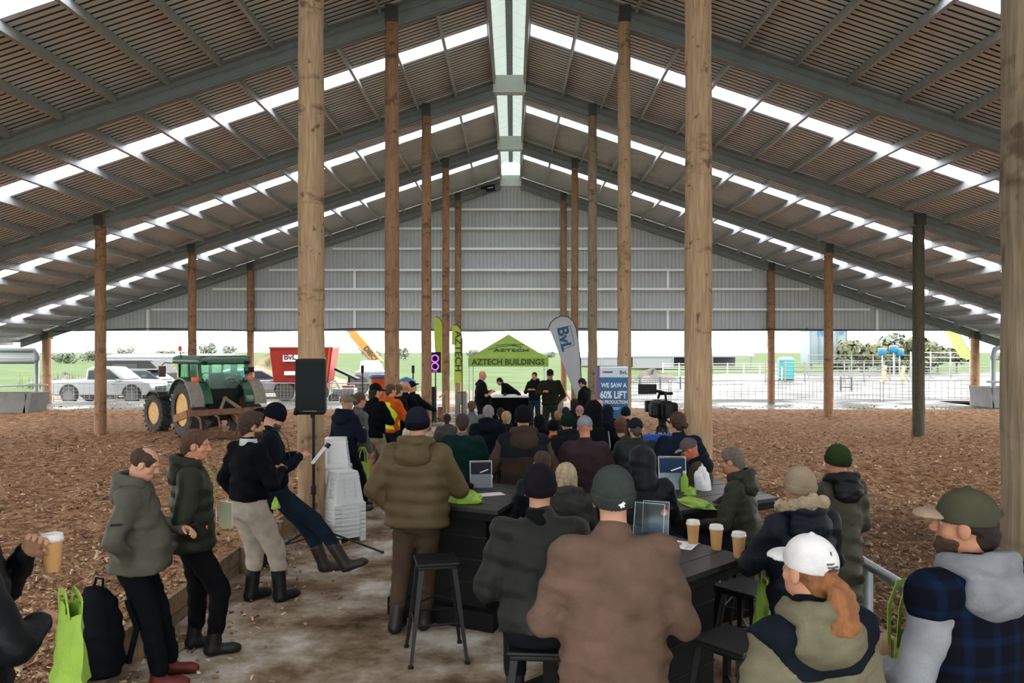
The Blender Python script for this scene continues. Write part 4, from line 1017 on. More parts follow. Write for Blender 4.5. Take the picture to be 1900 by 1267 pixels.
def table(A, e1, e2, L1, L2, label, zt=1.05):
    A = Vector((*A, 0)); e1 = Vector((*e1, 0)).normalized(); e2 = Vector((*e2, 0)).normalized()
    o = empty('bar_table', (A.x, A.y, 0), label=label, cat='table')
    n = 6; W = L2 / n
    for i in range(n):
        a = e2 * (i * W + .004); b_ = e2 * ((i + 1) * W - .004)
        MB().prism([(p.x, p.y) for p in (a, a + e1 * L1, b_ + e1 * L1, b_)], zt - .035, zt - .001 * (i % 2), 'z').build('plank', blk_wood, o, bevel=.003)
    def pr(m0, z0, z1, nm):
        q = [e1 * m0 + e2 * m0, e1 * (L1 - m0) + e2 * m0, e1 * (L1 - m0) + e2 * (L2 - m0), e1 * m0 + e2 * (L2 - m0)]
        MB().prism([(p.x, p.y) for p in q], z0, z1, 'z').build(nm, blk_base, o, bevel=.004)
    pr(.02, zt - .10, zt - .036, 'apron'); pr(.17, .16, zt - .1, 'pedestal'); pr(.06, .0, .16, 'plinth')
    for k in (1, 2, 3):
        zz = .16 + k * .2
        q = [e1 * .165 + e2 * .165, e1 * (L1 - .165) + e2 * .165, e1 * (L1 - .165) + e2 * (L2 - .165), e1 * .165 + e2 * (L2 - .165)]
        MB().prism([(p.x, p.y) for p in q], zz, zz + .012, 'z').build('board_joint', blk, o)
    return o
table((-.13, 6.50), (-.9, .44), (.3, .95), 1.2, 1.2, 'black wooden bar table beside the olive puffer coat')
table((1.53, 5.08), (-.73, -.68), (-.55, .84), 1.22, 1.2, 'black wooden bar table holding three takeaway cups')
table((1.38, 6.50), (.87, .5), (-.30, .95), 1.2, 1.2, 'black wooden bar table where the person in grey cap bows over')
bar_stool(X(810, 6.15), 6.12, R(12), 1., 'black metal bar stool in front of the olive puffer coat')
bar_stool(X(1386, 5.42), 5.42, R(40), 1., 'black metal bar stool at the corner of the table with three cups')
bar_stool(X(1362, 4.40), 4.40, R(40), 1.02, 'worn black metal bar stool left of the white cap')
def cup(x, y, z, label, sc=1.0, rz=0, grp=None):
    o = empty('takeaway_cup', (x, y, z), rz, label, 'cup', grp); o.scale = (sc,) * 3
    MB().lathe([(.030, 0), (.031, .004), (.042, .135)], n=20).build('cup_body', card, o, smooth=True, angle=40)
    MB().lathe([(.0445, .128), (.046, .131), (.046, .138), (.043, .142), (.041, .156), (.037, .158), (.035, .152), (.01, .151)], n=20).build('lid', lidm, o, smooth=True, angle=35)
    return o
for i, (px, py, lb) in enumerate(((1286, 1009, 'brown takeaway cup with pale lid, farthest of three in a row'), (1329, 1019, 'brown takeaway cup with pale lid, middle of three in a row'), (1371, 1034, 'brown takeaway cup with pale lid at the table corner'))):
    g = G(px, py, 1.05); cup(g.x, g.y, 1.05, lb, 1.05, i)
def brochure_stand(x, y, z, rz, label, sheet=None, sc=1.):
    o = empty('brochure_stand', (x, y, z), rz, label, 'stand'); o.scale = (sc,) * 3
    M = Matrix.Rotation(R(-14), 3, 'X')
    MB().box((0, .03, .135), (.225, .003, .27), M).build('back_plate', clear, o)
    MB().box((0, -.012, .07), (.225, .003, .14), M).build('front_plate', clear, o)
    b = MB(); b.box((0, .0, .0045), (.225, .10, .004)); b.build('foot', clear, o)
    e = MB()
    for s in (-1, 1): e.box((s * .112, .028, .135), (.003, .005, .27), M)
    e.box((0, .06, .267), (.225, .005, .003)); e.build('edge', mat('acrylic_edge', (.72, .76, .78), rough=.2), o)
    if sheet:
        MB().box((0, .022, .13), (.205, .0025, .25), M).build('leaflet', sheet, o)
        MB().box((.03, .010, .17), (.09, .002, .010), M @ Matrix.Rotation(R(-20), 3, 'Y')).build('print', paper, o)
    return o
g = G(1202, 1003, 1.05); brochure_stand(g.x, g.y, 1.05, R(-25), 'clear acrylic brochure stand on the table with three cups', None, .95)
g = G(1218, 1000, 1.05); brochure_stand(g.x + .02, g.y + .16, 1.05, R(-20), 'second clear brochure stand behind the first one', None, .85)
g = G(893, 905, 1.05); brochure_stand(g.x, g.y, 1.05, R(8), 'clear acrylic stand on the table beside the olive puffer coat', mat('navy_leaflet', (.005, .009, .016), rough=.6, spec=.2), .95)
g = G(1248, 908, 1.05); brochure_stand(g.x, g.y, 1.05, R(-6), 'clear stand with dark blue leaflet on the far table', blue_print, 1.15)
def leaflet(px, py, rz, label, m=paper, sx=.21, sy=.30, red=True, z=1.05):
    g = G(px, py, z); o = empty('leaflet', (g.x, g.y, z), rz, label, 'leaflet')
    MB().box((0, 0, .003), (sx, sy, .003)).build('sheet', m, o)
    if red:
        MB().prism([(-.05, -.02), (.04, -.05), (.06, -.02), (.03, 0), (.065, .03), (-.01, .035), (-.03, .02)], .0045, .0056, 'z').build('red_print', red_ink, o)
        b = MB()
        for k in range(4): b.box((-.05 + .01 * k, -.10 - .009 * k, .005), (.07, .004, .001))
        b.build('print_lines', mat('grey_ink', (.35, .35, .38)), o)
    return o
leaflet(1250, 1010, R(62), 'white leaflet with a red print in front of the clear stand')
leaflet(1216, 1008, R(40), 'plain white sheet tucked under the red printed leaflet', red=False)
leaflet(905, 918, R(-70), 'pinkish white sheet on the table by the crumpled lime bag', mat('pink_paper', (.6, .52, .53)), red=False, sx=.15)
def crumple(name, px, py, z, rx, ry, rz, label, cat, m=lime, seed=1, flat=1., Y=None):
    g = G(px, py, z) if Y is None else Vector((X(px, Y), Y, z)); o = None
    rng = random.Random(seed); n = 16; V = []; Fc = []; rings = 9
    for i in range(rings):
        t = i / (rings - 1)
        for k in range(n):
            a = 2 * math.pi * k / n; q = mnoise.noise(Vector((math.cos(a) * 1.8 + seed, math.sin(a) * 1.8, t * 2.2)))
            rad = math.sin(math.pi * (.02 + .5 * (1 - t) ** .8)) * (1 + .38 * q)
            V.append((rx * rad * math.cos(a), ry * rad * math.sin(a), max(.002, rz * t ** flat * (1 + .5 * q))))
    for i in range(rings - 1):
        for k in range(n): Fc.append((i * n + k, i * n + (k + 1) % n, (i + 1) * n + (k + 1) % n, (i + 1) * n + k))
    Fc.append(tuple(range(n - 1, -1, -1))); Fc.append(tuple((rings - 1) * n + k for k in range(n)))
    o = MB().add(V, Fc).build(name, m, None, (g.x, g.y, z), (0, 0, seed)); 
    return tag(o, label, cat)
crumple('tote_bag', 866, 932, 1.05, .17, .09, .10, 'crumpled lime green bag on the table by the olive puffer coat', 'bag', lime, 3)
crumple('tote_bag', 1292, 936, 1.05, .24, .11, .055, 'lime green bag lying flat under the hand on the far table', 'bag', lime, 5)
crumple('scarf', 866, 905, 1.05, .12, .08, .08, 'dark cloth bundle behind the crumpled lime bag', 'cloth', fabric('1c1c24'), 8)
crumple('plastic_bag', 1303, 908, 1.05, .09, .07, .22, 'white plastic bag standing on the far table by the grey cap', 'bag', mat('white_bag', (.7, .7, .72), rough=.35), 2)
g = G(1270, 912, 1.05); o = empty('drink_bottle', (g.x, g.y, 1.05), 0, 'small lime green bottle beside the dark blue leaflet stand', 'bottle')
MB().lathe([(.033, 0), (.036, .01), (.036, .12), (.016, .16), (.014, .175)], n=16).build('bottle_body', lime, o, smooth=True); MB().lathe([(.017, .172), (.017, .195)], n=12).build('cap', white_pl, o, smooth=True)
crumple('tote_bag', 1281, 918, 1.05, .06, .05, .07, 'small crumpled lime wrapper at the foot of the lime bottle', 'bag', lime, 9)

# white plastic stools, nested in two stacks
def plastic_stool():
    o = empty('plastic_stool', (0, 0, 0))
    b = MB(); b.prism([(-.145, -.115), (-.115, -.145), (.115, -.145), (.145, -.115), (.145, .115), (.115, .145), (-.115, .145), (-.145, .115)], .425, .45, 'z'); b.build('seat', white_pl, o, bevel=.006)
    b = MB()
    for a in range(4):
        M = Matrix.Rotation(a * math.pi / 2, 3, 'Z')
        def q(x, z): t = (.43 - z) / .43; return M @ Vector((x * (1 + .42 * t), -.142 - .055 * t, z))
        for poly in ([(-.135, .43), (.135, .43), (.135, .38), (-.135, .38)], [(-.135, .38), (-.075, .38), (-.075, .12), (-.135, .12)], [(.075, .38), (.135, .38), (.135, .12), (.075, .12)], [(-.135, .12), (.135, .12), (.135, .055), (-.135, .055)], [(-.055, .38), (.055, .38), (.05, .34), (-.05, .34)]):
            f = [q(*p) for p in poly]; k = M @ Vector((0, .012, 0)); v = f + [p + k for p in f]
            b.add(v, [(0, 1, 2, 3), (7, 6, 5, 4), (0, 4, 5, 1), (1, 5, 6, 2), (2, 6, 7, 3), (3, 7, 4, 0)])
        for z0_, z1_, ex in ((.055, .072, .012), (.372, .384, .006)):
            f = [q(x_, z_) + M @ Vector((0, -ex, 0)) for x_, z_ in ((-.138, z1_), (.138, z1_), (.140, z0_), (-.140, z0_))]; k = M @ Vector((0, ex + .01, 0)); v = f + [p + k for p in f]
            b.add(v, [(0, 1, 2, 3), (7, 6, 5, 4), (0, 4, 5, 1), (1, 5, 6, 2), (2, 6, 7, 3), (3, 7, 4, 0)])
    b.build('side_frame', white_pl, o)
    for a in range(4):
        M = Matrix.Rotation(a * math.pi / 2, 3, 'Z'); b = MB()
        for (dx, dy) in ((1, 0), (0, 1)):
            p0 = M @ Vector((-.196 + .03 * dx, -.196 + .03 * dy, .03)); b.box(p0, (.07 if dx else .03, .03 if dx else .07, .06), M)
        b.build('leg', white_pl, o)
    return o
st0 = plastic_stool(); used = False
def stack(x, y, n, rz, lb_top, lb, grp, dz=.052):
    global used
    for i in range(n):
        o = st0 if not used else copy_tree(st0); used = True
        o.location = (x, y, i * dz); o.rotation_euler = (0, 0, rz)
        if i == n - 1: tag(o, lb_top, 'stool', grp)
        else: tag(o, lb, 'stool', grp)
stack(X(637, 9.85), 9.85, 9, R(38), 'topmost white plastic stool of the shorter front stack', 'white plastic stool nested under others in the shorter front stack', 'white stools in the front stack')
stack(X(623, 10.75), 10.75, 15, R(8), 'topmost white plastic stool of the taller rear stack', 'white plastic stool nested under others in the taller rear stack', 'white stools in the rear stack')

# loudspeakers on tripods
spk = mat('speaker_shell', (.004, .006, .006), rough=.6, spec=.25); grill = mat('speaker_grille', (.004, .008, .008), rough=.7, spec=.2)
Y = 9.25; xs_ = X(579, Y); o = empty('loudspeaker', (xs_, Y, Z(768, Y)), R(4), 'large black loudspeaker on a tripod in front of the thick pole', 'speaker')
b = MB(); b.prism([(-.18, -.13), (.18, -.13), (.145, .17), (-.145, .17)], 0, .655, 'z'); b.build('cabinet', spk, o, bevel=.03)
b = MB(); b.box((0, -.135, .34), (.31, .012, .56)); b.build('grille', grill, o, bevel=.005)
b = MB(); b.cyl((-.17, -.11, .01), (-.15, -.135, .06), .03, n=10); b.build('corner_dial', spk, o); b = MB(); b.box((0, -.138, .045), (.16, .008, .008)); b.build('badge_line', mat('trim_grey', (.2, .2, .2)), o)
b = MB(); b.cyl((0, .03, -.05), (0, .03, .02), .025, n=12); b.build('pole_socket', spk, o)
def tripod(x, y, ztop, rz, label, ln=.75, zc=.72, foot=.0):
    o = empty('speaker_stand', (x, y, 0), rz, label, 'stand')
    MB().cyl((0, 0, .14), (0, 0, ztop), .019, n=12).build('pole', blk, o, smooth=True)
    b = MB(); b.cyl((0, 0, zc - .55), (0, 0, zc - .43), .032, n=12); b.build('collar', blk, o); MB().cyl((0, 0, zc - .05), (0, 0, zc + .05), .032, n=12).build('clamp', blk, o)
    for k in range(3):
        a = k * 2.0944; d = Vector((math.cos(a), math.sin(a), 0))
        b = MB(); b.tube([Vector((0, 0, .28)) + d * .03, d * ln + Vector((0, 0, .015))], .013, 8); b.ball(tuple(d * ln + Vector((0, 0, .018))), .018, 6); b.build('leg', blk, o, smooth=True)
        b = MB(); b.cyl(Vector((0, 0, .17)), d * ln * .5 + Vector((0, 0, .15)), .008, n=6); b.build('brace', blk, o)
    return o
tripod(xs_ + .01, Y + .03, Z(768, Y), R(-8), 'black tripod stand under the large black loudspeaker', .85)
Y = 24.; xs_ = X(808, Y); o = empty('loudspeaker', (xs_, Y, Z(691, Y)), 0, 'small loudspeaker with two glowing purple rings', 'speaker')
MB().prism([(-.18, -.15), (.18, -.15), (.15, .15), (-.15, .15)], 0, .63, 'z').build('cabinet', spk, o, bevel=.02)
em = mat('purple_glow', (.2, .05, .5)); e_ = em.node_tree.nodes['Principled BSDF']; e_.inputs['Emission Color'].default_value = (.45, .08, .9, 1); e_.inputs['Emission Strength'].default_value = .28
for z in (.19, .43):
    b = MB(); b.tube([(math.cos(a) * .105, -.155, z + math.sin(a) * .105) for a in np.linspace(0, 6.2832, 25)], .017, 8, caps=False); b.build('light_ring', em, o, smooth=True)
    b = MB(); b.lathe([(.085, 0), (.06, .02), (.02, .03)], (0, -.15, z), 18, 0, Matrix.Rotation(R(90), 3, 'X')); b.build('woofer', grill, o, smooth=True)
b = MB(); b.box((0, -.155, .04), (.14, .01, .016)); b.build('badge', paper, o)
tripod(xs_, Y, Z(691, Y), R(20), 'thin black stand under the small glowing loudspeaker', .55)
for px, top, base, YY, lb in ((832 - 1, 0, 0, 0, ''),):
    pass
# black upright poles with thick heads beyond the standing group
for px, lb in ((672.5, 'thin black upright pole standing left of the orange bin'), (766.5, 'thin black upright pole standing right of the red pole')):
    Y = 33.; o = empty('marker_pole', (X(px, Y), Y, -.08), 0, lb, 'pole'); zt = Z(678, Y) + .08
    MB().cyl((0, 0, 0), (0, 0, zt - .3), .03, n=8).build('shaft', spk, o); MB().cyl((0, 0, zt - .32), (0, 0, zt), .062, n=10).build('head', spk, o); MB().cyl((0, 0, 0), (0, 0, .04), .2, n=12).build('foot', spk, o)

# video camera on tripod
Y = 10.2; x0 = X(1229, Y); zc = Z(765, Y)
o = empty('video_tripod', (x0, Y, 0), R(20), 'black video tripod carrying the camera beside the thick right pole', 'tripod')
for k in range(3):
    a = k * 2.0944 + .5; d = Vector((math.cos(a), math.sin(a), 0)); b = MB()
    for s in (-1, 1):
        n_ = Vector((-d.y, d.x, 0)) * .03 * s; b.tube([Vector((0, 0, zc - .22)) + d * .05 + n_, d * .34 + Vector((0, 0, .7)) + n_ * .7], .013, 6)
    b.tube([d * .33 + Vector((0, 0, .78)), d * .56 + Vector((0, 0, .0))], .014, 6); b.build('leg', blk, o, smooth=True)
MB().lathe([(.09, zc - .25), (.085, zc - .2), (.05, zc - .16), (.05, zc - .10), (.075, zc - .06), (.06, zc - .02)], n=14).build('fluid_head', blk, o, smooth=True, angle=40)
b = MB(); b.tube([(0, -.05, zc - .08), (.10, -.30, zc - .22), (.13, -.42, zc - .30)], .011, 8); b.build('pan_handle', blk, o)
camm = mat('camera_black', (.005, .005, .0055), rough=.5, var=.3, vscale=20, spec=.2)
o = empty('video_camera', (x0, Y, zc - .08), R(8), 'black video camera with flip viewfinder on its tripod', 'camera'); o.scale = (1.2, 1.2, 1.3)
b = MB(); b.box((0, 0, .10), (.13, .30, .17)); b.build('camera_body', camm, o, bevel=.02)
b = MB(); b.cyl((0, .14, .10), (0, .34, .10), .055, .065, 16); b.build('lens', camm, o, smooth=True, angle=40); b = MB(); b.box((0, .37, .10), (.15, .07, .12)); b.build('lens_hood', camm, o, bevel=.01)
b = MB(); b.box((.105, -.02, .09), (.08, .20, .15)); b.build('hand_grip', camm, o, bevel=.03); b = MB(); b.box((-.11, -.05, .09), (.09, .16, .15)); b.build('side_module', camm, o, bevel=.03)
b = MB(); b.tube([(0, -.12, .18), (0, -.10, .26), (-.01, .04, .27), (0, .14, .20)], .014, 8); b.build('top_handle', camm, o, smooth=True)
b = MB(); b.box((-.16, .03, .295), (.20, .05, .10)); b.bar((-.08, .03, .28), (.06, .03, .25), .03, .03); b.build('viewfinder_screen', camm, o, bevel=.006)
b = MB(); b.box((0, -.19, .09), (.09, .09, .12)); b.build('battery', camm, o, bevel=.008); b = MB(); b.cyl((.0, .1, .245), (.15, .1, .245), .016, n=8); b.build('microphone', camm, o)

# blue chair seat back seen between the tripod legs
Y = 9.55; o = empty('blue_chair', (X(1222, Y), Y, 0), R(6), 'blue plastic chair behind the tripod legs beside the bun haired person', 'chair')
bl = mat('blue_plastic', (.02, .09, .42), rough=.4)
b = MB(); b.prism([(-.2, 1.0), (.2, 1.0), (.19, 1.36), (-.19, 1.36)], -.02, .02, 'y'); b.build('backrest', bl, o, bevel=.015); b = MB(); b.box((0, .2, .74), (.42, .42, .03)); b.build('seat', bl, o, bevel=.01)
for sx in (-1, 1):
    for yy in (0, .4): MB().cyl((sx * .19, yy, 0), (sx * .18, yy, 1.05 if yy == 0 else .74), .014, n=8).build('leg', blk, o)

# hand-held things
def held(px, py, Y): return P(px, py, Y)
b0 = INFO['person.001'] if 'person.001' in INFO else None
def wpos(info, i, off=(0, 0, 0)):
    o = info['o']; M = Matrix.Translation(o.location) @ Matrix.Rotation(o.rotation_euler[2], 4, 'Z') @ Matrix.Scale(info['s'], 4)
    return M @ (Vector(info['wr'][i]) + Vector(off))
q = wpos(p_bald, 0, (.0, .10, .02)); o = empty('smartphone', q, R(-78), 'black smartphone held by the balding person', 'phone')
Mx = Matrix.Rotation(R(35), 3, 'X'); MB().box((0, 0, .02), (.074, .15, .009), Mx).build('phone_body', camm, o, bevel=.003); MB().box((0, -.003, .0255), (.066, .138, .001), Mx).build('screen', mat('phone_screen', (.03, .035, .05), rough=.1), o)
q = wpos(p_lean, 1, (0.02, .14, .0)); o = empty('clipboard', q, R(-60), 'white folded sheet with dark clip held by the leaning person', 'paper')
MB().box((0, .05, .03), (.10, .24, .006), Matrix.Rotation(R(50), 3, 'X')).build('sheet', paper, o); MB().box((.03, .13, .12), (.08, .05, .03), Matrix.Rotation(R(50), 3, 'X')).build('clip', spk, o)
# folder held between the puffer jacket and the black jumper
q = P(419, 955, 6.5); o = empty('paper_folder', q, R(-30), 'pale green folder hanging beside the dark olive puffer jacket', 'folder'); fo_m = mat('folder_pale', (.40, .43, .28), rough=.8)
b = MB(); b.box((0, 0, 0), (.15, .012, .215)); b.build('folder_cover', fo_m, o); b = MB(); b.box((0, .008, .004), (.145, .006, .21)); b.build('sheets', paper, o)
def lanyard(info, m, label, tagm=paper, L=.36, sx=0.):
    """ribbon lying on the chest with a card"""
    hp_, Tm, nk = info['hip'], info['Tm'], info['neck']
    o = empty('lanyard', info['o'].location, info['o'].rotation_euler[2], label, 'lanyard'); o.scale = info['o'].scale
    b = MB(); dep = [.0, .095, .150, .160, .163, .16]
    hs = [.02, -.02, -.10, -.19, -.28, -L]
    for s in (-1, 1):
        pts = []
        for k, (h_, d_) in enumerate(zip(hs, dep)):
            xx = s * (.075 * (1 - k / 5) ** .8 + .006); pts.append(Vector(nk + Tm @ V3(xx, d_ + .012, h_)))
        for a, c in zip(pts[:-1], pts[1:]): b.bar(a, c, .016, .004, up=(0, 1, .2))
    b.build('ribbon', m, o)
    c = nk + Tm @ V3(sx, .182, -L - .06); MB().box(tuple(c), (.075, .005, .105)).build('badge_card', tagm, o)
lanyard(p_puff, lime, 'lime lanyard with white badge card on the dark olive puffer jacket')
lanyard(p_lean, mat('dark_ribbon', (.02, .03, .03)), 'dark lanyard with white badge on the leaning person')
# orange zip pulls on the puffer
def patch(info, c, d, m, name, rz=0):
    MB().box(c, d, Matrix.Rotation(R(rz), 3, 'Y')).build(name, m, info['o'])
org = mat('orange_toggle', (.75, .16, .02), rough=.5)
patch(p_puff, (.185, .10, 1.0), (.012, .012, .07), org, 'zip_pull', 20); patch(p_puff, (.10, .03, 1.52), (.012, .02, .06), org, 'hood_toggle', -20)
# emblem on the coat sleeve at the left edge, cup in the hand
e = INFO['person']; q = wpos(e, 0, (.05, .09, .0))
cup(q.x, q.y, q.z - .07, 'brown takeaway cup held by the person at the picture edge', 1.05)
em_ = MB(); sA = Vector(e['sh'][1]); eA = Vector(e['el'][1]); c = sA.lerp(eA, .55) + Vector((.088, -.02, .02))
em_.tube([(c.x, c.y + math.cos(a) * .026, c.z + math.sin(a) * .03) for a in np.linspace(0, 6.2832, 19)], .005, 6, caps=False); em_.box((c.x, c.y, c.z), (.006, .026, .008)); em_.box((c.x, c.y - .008, c.z + .004), (.006, .008, .03)); em_.build('sleeve_emblem', paper, e['o'])
# lime tote bags hanging
def tote(x, y, z, rz, label, w_=.34, h_=.38, handles=.22, tilt=0):
    o = empty('tote_bag', (x, y, z), rz, label, 'bag'); V = []; Fc = []; n = 9; m_ = 7
    for s in (-1, 1):
        for i in range(n):
            for j in range(m_):
                u = i / (n - 1) - .5; v = j / (m_ - 1)
                V.append((u * w_ * (1 - .12 * v), s * (.012 + .05 * math.cos(u * 3.1) * (1 - v * .8)) + .02 * mnoise.noise(Vector((u * 6, v * 5, s + x))), -h_ + v * h_ + .02 * math.cos(u * 9) * v))
    k = n * m_
    for s in (0, 1):
        for i in range(n - 1):
            for j in range(m_ - 1): a = s * k + i * m_ + j; Fc.append((a, a + m_, a + m_ + 1, a + 1))
    for i in range(n - 1): Fc.append((i * m_, (i + 1) * m_, k + (i + 1) * m_, k + i * m_))
    for i in (0, n - 1):
        for j in range(m_ - 1): Fc.append((i * m_ + j, i * m_ + j + 1, k + i * m_ + j + 1, k + i * m_ + j))
    MB().add(V, Fc).build('bag_body', lime, o, smooth=True)
    for s in (-1, 1):
        pts = [(-.09, s * .02, -.03), (-.08, s * .025, handles * .6), (-.03, s * .02, handles), (.03, s * .02, handles), (.08, s * .025, handles * .6), (.09, s * .02, -.03)]; b = MB()
        for a, c in zip(pts[:-1], pts[1:]): b.bar(a, c, .022, .004, up=(0, 1, 0))
        b.build('handle', lime, o)
    return o
Yb = 2.98; tote(X(130, Yb), Yb, Z(1122, Yb), R(-50), 'large lime tote bag hanging from the coat arm at the picture edge', .30, .28, .05)
tote(X(672, 11.55), 11.55, Z(858, 11.55), R(60), 'lime tote bag hanging beside the grey jacket near the stool stacks', .34, .42)
tote(X(1416, 5.0), 5.0, Z(1075, 5.0), R(80), 'narrow lime bag hanging at the corner stool by the navy coat', .12, .30)
tote(X(1682, 3.3), 3.3, Z(1178, 3.3), R(30), 'lime bag edge showing beside the plaid jacket', .16, .28)
crumple('tote_bag', 511, 0, Z(944, 7.02), .04, .03, .09, 'small lime bag corner peeking behind the black jumper', 'bag', lime, 4, 1., 7.02)
# backpack on the chips by the boards
o = empty('backpack', (X(178, 5.35), 5.35, .16), R(-20), 'dark navy backpack standing on the chips by the board edging', 'backpack'); bkm = fabric('0f1218')
f_ = Fld((-.3, -.3, -.02), (.3, .3, .75), .013); f_.loft((0, 0, .02), np.eye(3), [0, .06, .3, .5, .58], [.16, .19, .18, .14, .07], [.11, .13, .13, .10, .05], pw=3); f_.ell((0, -.13, .2), (.13, .06, .14), .03); f_.wrinkle(.006, 22, 2)
link('pack_body', to_mesh('pack_body', [(*f_.mesh(), 0)], [bkm]), o)
b = MB(); b.tube([(-.04, .02, .60), (-.03, .03, .66), (.03, .03, .66), (.04, .02, .60)], .009, 6); b.build('grab_loop', bkm, o); b = MB()
b.tube([(-.15, .12, .5), (-.2, .16, .3), (-.15, .13, .06)], .02, 6); b.build('shoulder_strap', bkm, o); b = MB(); b.tube([(.15, .12, .5), (.2, .16, .3), (.15, .13, .06)], .02, 6); b.build('shoulder_strap', bkm, o)
b = MB(); b.tube([(-.12, -.185, .30), (0, -.2, .32), (.12, -.185, .30)], .004, 5); b.build('zip', spk, o)
# backpack worn in the crowd
i_ = p_pack; o = empty('backpack', i_['o'].location, i_['o'].rotation_euler[2], 'black backpack worn over the black hooded jacket', 'backpack'); o.scale = i_['o'].scale
f_ = Fld((-.25, -.45, .85), (.25, -.05, 1.5), .02); f_.loft(Vector((0, -.24, .92)), np.eye(3), [0, .05, .35, .5], [.13, .16, .15, .09], [.07, .09, .09, .05], pw=3); link('pack_body', to_mesh('pack_body', [(*f_.mesh(), 0)], [fabric('15181e')]), o)
b = MB(); b.tube([(.13, -.33, 1.38), (.15, -.345, 1.2), (.14, -.335, 1.0)], .008, 5); b.build('piping', mat('reflective_grey', (.35, .36, .4)), o)
# logos on clothing
def ring_patch(info, c, m, m2, r=.03):
    b = MB(); b.lathe([(r, 0), (r, .006), (.001, .008)], c, 16, 0, Matrix.Rotation(R(90), 3, 'X')); b.build('emblem', m, info['o']); c2 = (c[0], c[1] - .008, c[2])
    b = MB(); b.prism([(c2[0] - r * .5, c2[2] - r * .4), (c2[0], c2[2] + r * .5), (c2[0] + r * .5, c2[2] - r * .4)], c2[1] - .002, c2[1], 'y'); b.build('emblem_mark', m2, info['o'])

ring_patch(p_logo, (.115, -.175, 1.16), org, paper, .03)
def mark(info, pts, m, name, rad=.004):
    o_ = info['o']
    for i_p, pl in enumerate(pts):
        b = MB()
        for a, c in zip(pl[:-1], pl[1:]): b.bar(a, c, rad * 2, rad, up=(0, 1, 0))
        b.build(name, m, o_)
def onhead(info, x, y, z): return Vector(info['hc'] + info['Hm'] @ V3(x, y, z))
i_ = p_brown; mark(i_, [[onhead(i_, .028 + .014 * math.cos(a), -.124 + .002, -.004 + .016 * math.sin(a)), onhead(i_, .028 - .014 * math.cos(a), -.126, -.004 - .016 * math.sin(a))] for a in (.3, 1.35, 2.4)], paper, 'beanie_emblem', .004)
i_ = p_girl
def capt(th, ph, k=1.03):
    t, p = R(th), R(ph); return onhead(i_, -.088 * k * math.sin(t) * math.cos(p), -.014 - .107 * k * math.cos(t) * math.cos(p), .04 + .10 * k * math.sin(p))
lw = mat('cap_ink', (.04, .04, .04)); rr_ = random.Random(4); strokes = []
for row_, (p0, n_) in enumerate(((8, 4), (1, 6), (-7, 7))):
    for k in range(n_):
        t0 = 22 - k * 5.2 - row_ * 2; strokes.append([capt(t0, p0 + rr_.uniform(-1, 1)), capt(t0 - 1.8, p0 + 3.2), capt(t0 - 3.4, p0 + rr_.uniform(-1, 1))])
strokes.append([capt(6, 34), capt(3, 30), capt(8, 29), capt(4, 26)]); mark(i_, strokes, lw, 'cap_lettering', .0016)
lanyard(p_speak, mat('ribbon_pale', (.5, .6, .6)), 'pale lanyard on the chest of the bald speaker')
i_ = p_clip; b = MB(); b.ball(tuple(onhead(i_, -.035, -.108, -.018)), (.028, .010, .020), 8); b.build('hair_clip', mat('gold_clip', (.5, .3, .06), rough=.3, metal=.6), i_['o'])

q_ = p_bald; sA, eA = Vector(q_['sh'][1]), Vector(q_['el'][1]); c = sA.lerp(eA, .55); patch(q_, (c.x + .078, c.y, c.z), (.006, .075, .016), spk, 'sleeve_tag'); patch(q_, (.185, .12, 1.02), (.02, .012, .13), spk, 'pocket_zip', 8)
# ------------------------------------------------------------------ stage: tent, table, flags, banner
Y = 29.4; x0, x1 = X(869, Y), X(1017, Y); wd = x1 - x0; cx = (x0 + x1) / 2
o = empty('canopy_tent', (cx, Y, -.08), 0, 'lime green pop-up canopy tent with dark lettering behind the speakers', 'tent')
zv1, zv0, zp = Z(664, Y) + .08, Z(680, Y) + .08, Z(620, Y + 1.5) + .08; Dp = 3.0
b = MB(); h2 = wd / 2
b.add([(-h2, 0, zv1), (h2, 0, zv1), (h2, Dp, zv1), (-h2, Dp, zv1), (0, Dp / 2, zp), (-h2, 0, zv1 - .02), (h2, 0, zv1 - .02), (h2, Dp, zv1 - .02), (-h2, Dp, zv1 - .02), (0, Dp / 2, zp - .03)],
      [(0, 1, 4), (1, 2, 4), (2, 3, 4), (3, 0, 4), (6, 5, 9), (7, 6, 9), (8, 7, 9), (5, 8, 9), (0, 5, 6, 1), (1, 6, 7, 2), (2, 7, 8, 3), (3, 8, 5, 0)]); b.build('roof_cover', lime_d, o)
for (a, c) in (((-h2, 0), (h2, 0)), ((h2, 0), (h2, Dp)), ((h2, Dp), (-h2, Dp)), ((-h2, Dp), (-h2, 0))):
    b = MB(); m_ = ((a[0] + c[0]) / 2, (a[1] + c[1]) / 2, (zv0 + zv1) / 2); L = abs(a[0] - c[0]) + abs(a[1] - c[1])
    b.box(m_, (L + .01, .02, zv1 - zv0) if a[1] == c[1] else (.02, L + .01, zv1 - zv0)); b.build('valance', lime_d, o)
for sx in (-1, 1):
    for yy in (.03, Dp - .03): MB().box((sx * (h2 - .03), yy, zv1 / 2), (.045, .045, zv1)).build('leg', galv, o)
tk = mat('tent_lettering', (.015, .035, .02), rough=.6)
text('AZTECH BUILDINGS', 'lettering', tk, o, (0, -.016, (zv0 + zv1) / 2), .30, bold=.022, sx=1.0)
o.children[-1].scale = (1.0, 1, 1)
sl = math.atan2(zp - zv1, Dp / 2); lt = text('AZTECH', 'logo_lettering', tk, o, (.12, .45 - .02, zv1 + .45 * (zp - zv1) / (Dp / 2) + .01), .26, rot=(sl, 0, 0), bold=.02, sx=1.35)
b = MB()
